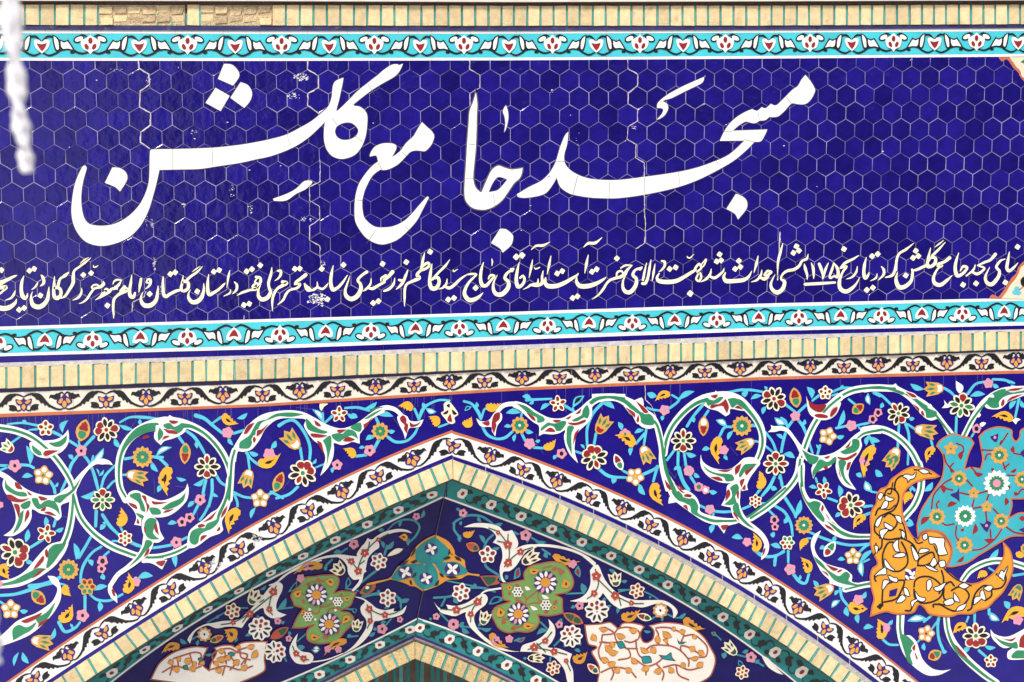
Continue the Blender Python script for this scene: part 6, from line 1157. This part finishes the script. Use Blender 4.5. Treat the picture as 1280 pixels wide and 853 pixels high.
S('whs', "930,185,12 1000,122,14 1100,72,14 1200,30,12 1290,5,10", 2); SPRIG(["905,260 880,330 875,400 900,440", "890,290 720,430 660,500", "905,260 930,210", "720,430 590,500 490,520", "800,340 830,320"], [(907, 258, 36), (875, 397, 28), (718, 432, 34), (585, 502, 24)])
zq(); AR("1102,588! 1090,680 1130,730 1200,745 1228,780 1200,830 1100,830 1050,780 1035,720 1060,650"); SPRIG(["1060,690 1090,750 1150,790 1190,800"], [(1090, 750, 28), (1150, 790, 30)])
zu(); AR("-131,122! -46,92 54,92 144,114 194,154 257,146! 300,225 302,275 272,300! 350,268 430,260 450,285 380,310 330,370 290,430 240,472 192,478 180,505 190,540 208,562! 180,560 160,500 160,440 180,360 165,280 103,245! 130,200 90,150 20,125")
S('whs', "400,272,18 500,268,22 620,280,22 740,310,20 850,360,20 920,412,16", 2); SPRIG(["225,410 235,330 220,260 150,165 70,130", "230,390 320,320 420,285", "220,260 225,180", "220,250 140,235", "225,405 195,440"], [(225, 408, 36), (222, 262, 38), (325, 320, 30), (145, 165, 20)])
zv(); AR("112,86! 140,50 178,42 230,156 300,240 380,295 480,322 600,322 700,325 770,360 812,410 802,445 778,470! 770,400 720,360 640,352 540,380 440,374 350,394! 282,346 215,264! 182,306 82,341 -50,330! 32,306 82,266 112,206 117,146")
S('whs', "60,-30,16 110,10,16 160,55,20", 2); SPRIG(["160,120 180,190 145,270 90,310", "170,150 240,220 315,285 440,345 540,350", "160,120 155,75", "345,310 360,365"], [(163, 130, 40), (145, 268, 30), (315, 287, 38), (442, 345, 24)])
zx(); AR("-112,210! -72,255 -2,275 -14,230! 60,240 140,220 200,185 260,148 300,150 318,185 300,230 250,270 215,310 210,360 240,430 310,500 400,560 500,597 585,607! 480,605 400,585 300,525 220,455 170,400 140,320 140,290 60,322 0,312 -60,290")
S('whs', "250,165,12 300,122,14 420,100,16", 2); SPRIG(["-60,265 70,272 180,235 240,205", "240,205 200,260 185,310 180,370", "240,205 270,170"], [(68, 272, 36), (238, 208, 36), (182, 308, 28)])
zx(); AR("803,345! 850,400 857,470 830,530 800,572 880,580 992,625! 975,690 1000,760 1005,860! 960,860 930,750 860,660 800,635 700,612 578,606! 600,555 700,520 770,470 810,410")
SPRIG(["640,590 690,570 770,520 830,450", "690,570 850,605 950,630", "710,540 780,610", "945,680 980,760"], [(690, 572, 36), (778, 520, 28), (848, 606, 32), (945, 680, 22)])
# green medallions
PAR = None
def DAISY(x, y, r):
    part('daisy'); blob(x, y, lambda a: r * (.93 + .07 * math.cos(11 * a)), 'pu', 6, 55)
    for i in range(11):
        a = i * 6.283 / 11 + .2; E('pk' if i in (3, 9) else 'whs', x + r * .68 * math.cos(a), y + r * .68 * math.sin(a), r * .25, r * .13, math.degrees(a), 7, 10)
    E('ocs', x, y, r * .42, r * .4, 0, 7, 18)
def WF(x, y, r):
    part('small_blossom'); blob(x, y, lambda a: r * (.88 + .12 * math.cos(6 * a)), 'whs', 6, 36)
    for i in range(6): a = i * 1.047; E('bk', x + r * .55 * math.cos(a), y + r * .55 * math.sin(a), r * .2, r * .15, math.degrees(a), 7, 8)
    E('bk', x, y, r * .12, r * .12, 0, 7, 8)
part('green_medallion', 'green lobed medallion on the left facet'); zy(); BASE = .006
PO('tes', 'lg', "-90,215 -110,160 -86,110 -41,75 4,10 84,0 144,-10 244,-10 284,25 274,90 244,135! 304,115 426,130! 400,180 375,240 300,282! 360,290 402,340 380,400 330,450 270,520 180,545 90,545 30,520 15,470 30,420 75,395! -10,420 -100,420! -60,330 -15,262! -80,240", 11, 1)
def DR(s, w=9): S('tes', s, 3, w)
for s in ("110,210 130,250 110,300 60,290 20,270", "130,250 190,240 250,200", "190,330 190,290 220,260 300,270", "60,130 20,150 -30,140", "30,60 120,40 180,45", "250,400 300,370 340,360", "180,440 150,500"): DR(s)
for a in ((130,60,100,20,30),(40,90,20,60,30),(300,170,290,140,24),(280,420,265,470,34),(190,470,175,510,36),(0,220,-15,190,26)): LF('tes', *a, lay=3)
for a in ((60,270,30,275,26),(200,185,230,175,22),(240,270,265,275,24),(80,350,100,345,22)): LF('whs', *a, lay=4)
PAR = CUR; DAISY(100, 152, 90); DAISY(202, 387, 90); WF(270, 207, 42); WF(33, 327, 42)
for a in ((240,65,165,45,60),(-80,160,-20,110,56),(370,330,305,385,56),(50,480,130,490,50),(320,190,370,160,40),(20,290,-30,310,36)): YL(*a, mat='ocs', lay=5, jag=False)
PAR = None
part('green_medallion', 'green lobed medallion on the right facet'); zx()
PO('tes', 'lg', "420,60! 506,48 606,28! 606,-32 656,-82 736,-102 816,-117 896,-112 946,-82 986,-22 1010,48 990,108 946,138 866,153! 916,178 920,248 927,302! 816,325 726,318! 735,370 700,430 640,455 560,450 480,460 410,430 375,380 345,300 380,245 440,220 490,205! 440,190 430,120", 11, 1)
for s in ("610,240 625,190 600,150", "625,190 690,140 720,110", "720,110 725,190 780,210", "620,235 700,215 780,225", "900,0 880,-60 930,-30", "760,-60 830,-80", "440,340 480,350", "600,400 540,420"): DR(s)
for a in ((480,150,500,130,26),(540,180,600,215,36),(840,230,870,190,30),(770,300,800,270,30),(430,390,450,340,36),(500,430,540,400,36),(540,90,560,60,30),(895,-10,905,-50,36),(830,-50,870,-70,34)): LF('tes', *a, lay=3)
for a in ((615,85,660,110,30),(750,150,810,180,30),(660,240,720,270,30)): LF('whs', *a, lay=4)
PAR = CUR; DAISY(780, 52, 96); DAISY(562, 305, 92); WF(557, 128, 46); WF(783, 234, 46)
for a in ((420,330,405,250,66),(600,395,695,390,54),(940,100,930,20,66),(650,-40,735,-50,50),(510,105,465,90,40),(870,265,825,255,36)): YL(*a, mat='ocs', lay=5, jag=False)
PAR = None
# centre piece
part('quatrefoil', 'turquoise four lobed medallion with orange outline across the ridge'); zt(); BASE = .0065
P('ocs', "540,438! 640,490 690,560 700,600 770,640 778,680 800,740 890,755! 890,772 800,762 740,792 640,802 590,830 545,855 438,892! 380,855 340,850 300,830 240,810 180,797! 70,828 -10,845! -10,830 70,810 175,783 235,700 330,620 350,580 400,520 470,470", 0)
for s in ("530,462! 590,510 640,560 640,600 590,650 490,665 400,650 385,600 400,550 460,500", "192,785! 270,690 380,682 440,680 400,740 320,780 240,800", "540,667! 620,665 700,662 750,690 788,738 700,760 600,750", "500,672 540,720 555,790 520,848 438,872! 390,830 370,780 420,720 470,680"):
    P('tqs', s, 1); px = [tp(*q) for q in smooth_closed(parse(s))]; stroke_px([(a, b, 2.2) for a, b in px + px[:1]], 'tqs', 1)
for s in ("650,550! 670,600 685,600! 660,590 640,600", "600,630! 640,610 660,625 620,640", "690,610! 730,620 750,650! 710,640", "570,740! 600,760 610,780! 580,770", "620,770! 680,770 720,785! 660,790", "330,640! 280,660 245,690! 290,680", "340,660! 380,640 395,655 360,670", "340,620! 360,570 385,540! 370,590", "345,790! 370,750 390,740! 380,770", "330,815! 345,800 355,840! 340,835", "570,800! 560,840 530,850! 545,820"): P('bk', s, 2)
def WX(x, y, r, rot=0):
    E('pu', x, y, r, r * .85, rot, 2, 16)
    for i in range(4): a = math.radians(rot + 45 + 90 * i); E('whs', x + r * .45 * math.cos(a), y + r * .45 * math.sin(a), r * .42, r * .22, math.degrees(a), 3, 10)
WX(505, 555, 56, 20); WX(300, 740, 60, -15); WX(675, 715, 64, 5); WX(465, 790, 56, 20); BASE = .0028
part('bud', 'green bud with rusty outline'); zr(); P('tes', "700,770! 740,720 790,700 830,705! 820,750 760,790 710,785", 3); P('grd', "725,765! 750,725 800,712! 790,750 750,780", 4); E('whs', 762, 735, 16, 13, 0, 5)
part('bud', 'green bud with rusty outline'); zt(); P('tes', "895,770! 960,765 1040,770 1035,800! 1050,830 980,845 950,850", 3); P('grd', "915,780! 970,775 1020,782 1010,815 960,840", 4)
# white medallions
def MEDW(lbl, o, strokes, leaves, teal):
    global BASE
    part('white_medallion', lbl); BASE = .006
    PO('tes', 'whs', o, 11, 1)
    for s in strokes: S('tes', s, 3, 13)
    for a in leaves: LF('tes', *a[:4], a[4] + 12, lay=3); LF('or', *a, lay=4)
    for p in teal: P('bk', p, 4); fill(inset([tp(*q) for q in smooth_closed(parse(p))], .8), 'tqs', 5)
    BASE = .0028
zv(); MEDW('white medallion with rusty scrolls on the right facet', "65,515! 180,510 270,495 310,520 340,542 370,505 440,500 520,515 552,535! 520,590 540,650 572,657! 610,630 617,570 580,525! 680,500 780,500 880,520 960,560 1030,620 1080,700 1118,780 1110,860 1060,950 900,1010 160,1010! 180,860 120,740 160,700 100,680 80,620",
  ["230,540 300,580 320,640 360,690", "210,600 300,590 340,550 420,540 500,570 500,630 440,660 390,650", "210,600 215,660 330,660", "190,660 240,660 310,680", "200,670 180,730 200,800 260,820", "480,640 485,710 510,770 560,790", "360,690 420,720 430,780 340,800", "400,710 490,710", "640,545 700,540 770,550 850,590 860,610 840,660", "640,560 660,600 640,650 660,670", "860,610 940,600 1000,640 1050,700 1040,770 980,780", "660,680 760,690 840,730 900,800 900,850", "840,730 840,690 900,700 1000,760", "900,790 980,780", "200,900 300,860 420,880 480,940", "480,800 560,850 640,830 700,780", "560,850 560,920", "260,820 300,900 280,960", "700,860 800,840 900,880 1000,860", "640,830 700,900 690,960", "800,840 820,920 900,960", "560,720 600,690 660,680", "700,640 740,680"],
  [(180,545,260,555,34),(130,590,165,650,44),(320,590,400,620,40),(420,560,500,560,44),(230,680,300,730,48),(250,740,340,735,40),(200,780,270,815,44),(590,740,640,700,50),(510,700,590,740,36),(650,600,670,670,40),(690,570,770,620,48),(820,570,880,570,36),(930,630,960,600,34),(950,690,920,740,48),(980,720,1030,760,40),(910,790,990,775,30),(440,780,500,830,40),(250,840,320,820,44),(300,900,350,860,44),(400,860,450,900,44),(520,880,590,850,44),(620,900,690,870,44),(740,860,790,900,40),(840,820,880,860,40),(960,850,1020,820,44),(280,650,310,700,36),(760,560,800,540,30),(700,650,740,640,30)],
  ["320,660! 370,650 400,700! 350,710", "520,775! 590,770 610,820! 540,830", "810,630! 830,655 885,655! 850,675 820,670", "660,760! 720,765 760,740 770,780 800,810! 720,800 690,790"])
zq(); MEDW('white medallion with rusty scrolls on the left facet', "862,650! 760,650 680,655 630,670 605,695 575,680 500,680 430,700! 445,750 405,820 390,880! 340,820 388,700! 300,690 220,700 120,730 40,780 -20,840 -80,960! 500,1040! 830,900 840,780",
  ["110,790 200,760 280,740 330,760 310,840", "140,800 150,860", "240,760 260,830", "430,830 420,760 480,720 560,710 620,740 700,760 650,840", "480,780 560,770 640,720 700,700", "520,740 530,830", "700,760 680,830", "20,900 120,850 240,880 330,850", "100,850 80,920", "400,880 520,850 640,880 740,850", "520,850 500,920", "560,770 600,830 560,880", "640,720 650,780 720,800"],
  [(130,800,170,780,36),(190,820,250,790,50),(270,810,290,850,36),(460,730,520,720,40),(450,790,540,790,44),(520,800,560,760,40),(690,700,760,680,34),(730,790,775,715,44),(60,830,110,800,40),(100,880,160,860,44),(230,880,290,850,44),(330,800,355,840,36),(430,840,470,810,40),(580,830,640,800,44),(640,880,700,840,40),(440,890,500,870,40),(600,700,650,690,30)], ["540,745! 580,735 600,765! 560,775", "300,790! 330,780 345,810! 315,815", "180,850! 215,840 230,870! 195,880"])
# flowers of the soffit
CRS = dict(out='whs')
zq(); F5(580, 410, 68, -20, n=6, out='cr', pet='rd', pl=.22, pw=.2, cen='rd'); WP(800, 550, 98, -80); WP(920, 735, 92, -20); ST(355, 597, 60, 9, out='oc', inn='whs', dot='bk', ri=.7); BD(400, 655, 510, 610, 60, a='rs', b='grd'); YL(600, 640, 510, 560, 110, mat='ocs'); TU(720, 360, 790, 240, 110, out='cr', base='grd', pet='bk'); PK(942, 490, 30); PK(1030, 630, 28); YL(160, 685, 10, 750, 70, mat='ocs'); BD(885, 630, 1030, 540, 76, out='tes', a='grd', b='rs')
zr(); F5(855, 527, 72, -20, n=6, out='whs', pet='rd', pl=.22, pw=.18, cen='gr'); PK(655, 387, 42); PK(1155, 165, 32); YL(1085, 345, 1010, 330, 56, mat='ocs'); part('bud'); P('cr', "920,485! 950,450 1000,420 1050,425! 1020,455 970,475", 4); P('wh', "960,462! 1000,435 1030,430! 1000,455", 5); TU(575, 625, 490, 545, 110, out='cr', base='bk', pet='bk'); YL(410, 560, 170, 630, 70, mat='ocs'); PK(285, 565, 32, 'pk'); PK(230, 660, 36, 'pk')
zy(); F5(670, 177, 74, -30, n=6, out='whs', pet='rd', pl=.22, pw=.18, cen='gr'); TU(415, 450, 430, 345, 88, out='cr', base='grd', pet='bk'); PK(625, 425, 44); PK(768, 350, 27); YL(345, 515, 160, 640, 64, mat='ocs'); PK(190, 585, 30, 'pk'); PK(275, 590, 30, 'pk'); PK(1058, 325, 30); PK(1195, 388, 46)
zt(); F5(957, 600, 74, -90, out='whs', pet='rd', pl=.26, pw=.22, cen='gr'); PK(760, 265, 36); YL(760, 445, 855, 400, 56, mat='ocs', dark=False); BD(890, 560, 785, 512, 76, out='te', a='rs', b='grd')
zu(); PK(365, 187, 48); TU(335, 415, 475, 325, 100, out='cr', base='bk', pet='bk'); TU(1090, 600, 1075, 480, 100, out='cr', base='grd', pet='bk'); YL(580, 345, 805, 395, 66, mat='ocs'); PK(740, 418, 36, 'pk'); WP(935, 790, 100, -90); PK(797, 752, 36)
zv(); F5(487, 248, 66, -20, n=6, out='cr', pet='rd', pl=.22, pw=.19, cen='rd'); ST(675, 405, 64, 9, out='oc', inn='whs', dot='bk', ri=.7); BD(605, 475, 485, 440, 62, out='cr', a='rd', b='grd'); YL(360, 465, 515, 395, 84, mat='ocs'); YL(860, 470, 1035, 550, 80, mat='ocs'); TU(1285, 760, 1185, 660, 90, out='cr', base='grd', pet='grd')
zv(); PK(1400, 780, 46); LS(1330, 740, 1380, 720, 34); LS(1420, 820, 1470, 800, 34); LS(1300, 800, 1340, 850, 40, inn='cobs'); TS('1290,760,14 1400,790,14 1500,850')
F5(1330, 900, 60, -20, n=6, out='cr', pet='rd', pl=.22, pw=.19, cen='rd'); P('whs', '1480,760! 1540,790 1600,860 1660,920! 1600,900 1530,850', 2)
zx(); F5(105, 132, 78, -80, n=6, out='whs', pet='rd', pl=.22, pw=.18, cen='gr'); PK(45, 388, 46); PK(1050, 240, 34); TU(275, 395, 310, 280, 90, out='cr', base='grd', pet='bk'); YL(335, 460, 490, 575, 74, mat='ocs'); PK(385, 515, 36, 'pk'); PK(490, 505, 34, 'pk'); WP(985, 482, 94, -120); PK(890, 390, 32); BD(1080, 380, 920, 300, 80, out='te', a='grd', b='grd'); TU(635, 660, 775, 655, 76, out='cr', base='bk', pet='bk'); F5(842, 738, 62, -20, n=6, out='cr', pet='rd', pl=.22, pw=.19, cen='rd'); BD(1205, 780, 1115, 705, 66, out='cr', a='rs', b='grd'); YL(1000, 680, 1115, 605, 84, mat='ocs')
# ================================================================ inner rib and the deep vault below it
thing('arch_brick_course', 'pitted brick rib deeper inside the recess, lower and smaller of the two arches', 'brick arch', at_depth(519, 815, .4))
INN = Plane((0, AP_D + .035, Z0), (0, -1, 0)); SURF = INN; BASE = 0
part('mortar_bed'); band('mord', lambda x: iLb(x) + 6, lambda x: iLb(x) + 31, 60, 518.3, 0, 30, h=.0); band('mord', lambda x: iRb(x) + 6, lambda x: iRb(x) + 31, 518.3, 1180, 0, 30, h=.0)
bk_ = part('bricks'); gl_ = part('glazed_joints')
lo = [(518.4 - 14.6 * i) for i in range(22)]; ro = [(518.4 + 13.6 * i) for i in range(24)]
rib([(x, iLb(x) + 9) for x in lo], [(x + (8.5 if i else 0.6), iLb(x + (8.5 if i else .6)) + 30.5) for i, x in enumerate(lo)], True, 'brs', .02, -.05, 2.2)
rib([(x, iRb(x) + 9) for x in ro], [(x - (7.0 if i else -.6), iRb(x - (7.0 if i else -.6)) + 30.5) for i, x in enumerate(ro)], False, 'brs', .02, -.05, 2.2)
SURF = WALL; BASE = 0
# ================================================================ white cord hanging near the camera, out of focus
def cord(name, label, pts, dep, rad, turns):
    T_ = thing(name, label, 'cord', Plane((0, CAM.y + dep, 0), (0, -1, 0)).p(pts[0][0], pts[0][1]))
    pl = Plane((0, CAM.y + dep, 0), (0, -1, 0)); pp = path([(x, y, False, w_) for x, y, w_ in pts], 10)
    for s in range(2):
        part('strand'); n = len(pp); ring = 8; k = CUR.m('cord'); base = []
        for i, (x, y, w_) in enumerate(pp):
            a = turns * 6.283 * i / n + s * 3.14159; c = pl.p(x, y) ; r0 = rad * w_ * (1 + .16 * math.sin(i * 1.3 + s))
            c = c + Vector((math.cos(a), math.sin(a), 0)) * rad * w_ * .9
            CUR.v += [c + Vector((math.cos(t) * r0, math.sin(t) * r0, 0)) for t in [6.283 * q / ring for q in range(ring)]]
        for i in range(n - 1):
            for q in range(ring): r_ = (q + 1) % ring; CUR.f.append((i * ring + q, (i + 1) * ring + q, (i + 1) * ring + r_, i * ring + r_)); CUR.fm.append(k)
        for e in (0, n - 1): CUR.f.append(tuple(e * ring + q for q in range(ring))); CUR.fm.append(k)
mk('cord', (0.86, 0.84, 0.88), 0.35, 0.05, 20)
MATS['cord'].node_tree.nodes['Principled BSDF'].inputs['Transmission Weight'].default_value = 0.25
cord('hanging_cord', 'twisted white cord hanging out of focus in front of the upper left tiles', [(12, -60, 1.3), (14, 20, 1.25), (20, 90, 1.1), (24, 140, 1.0), (30, 180, 1.0), (34, 216, .75)], 3.6, .0064, 2.2)
cord('hanging_cord', 'blurred white cord end at the lower left edge', [(-18, 560, 1.2), (-12, 640, 1.0), (-13, 740, .9), (-7, 800, 1.1), (-5, 830, .8)], 3.6, .0052, 2.6)
for p in PARTS:
    if p.obj is None: p.build()
bpy.context.view_layer.update()
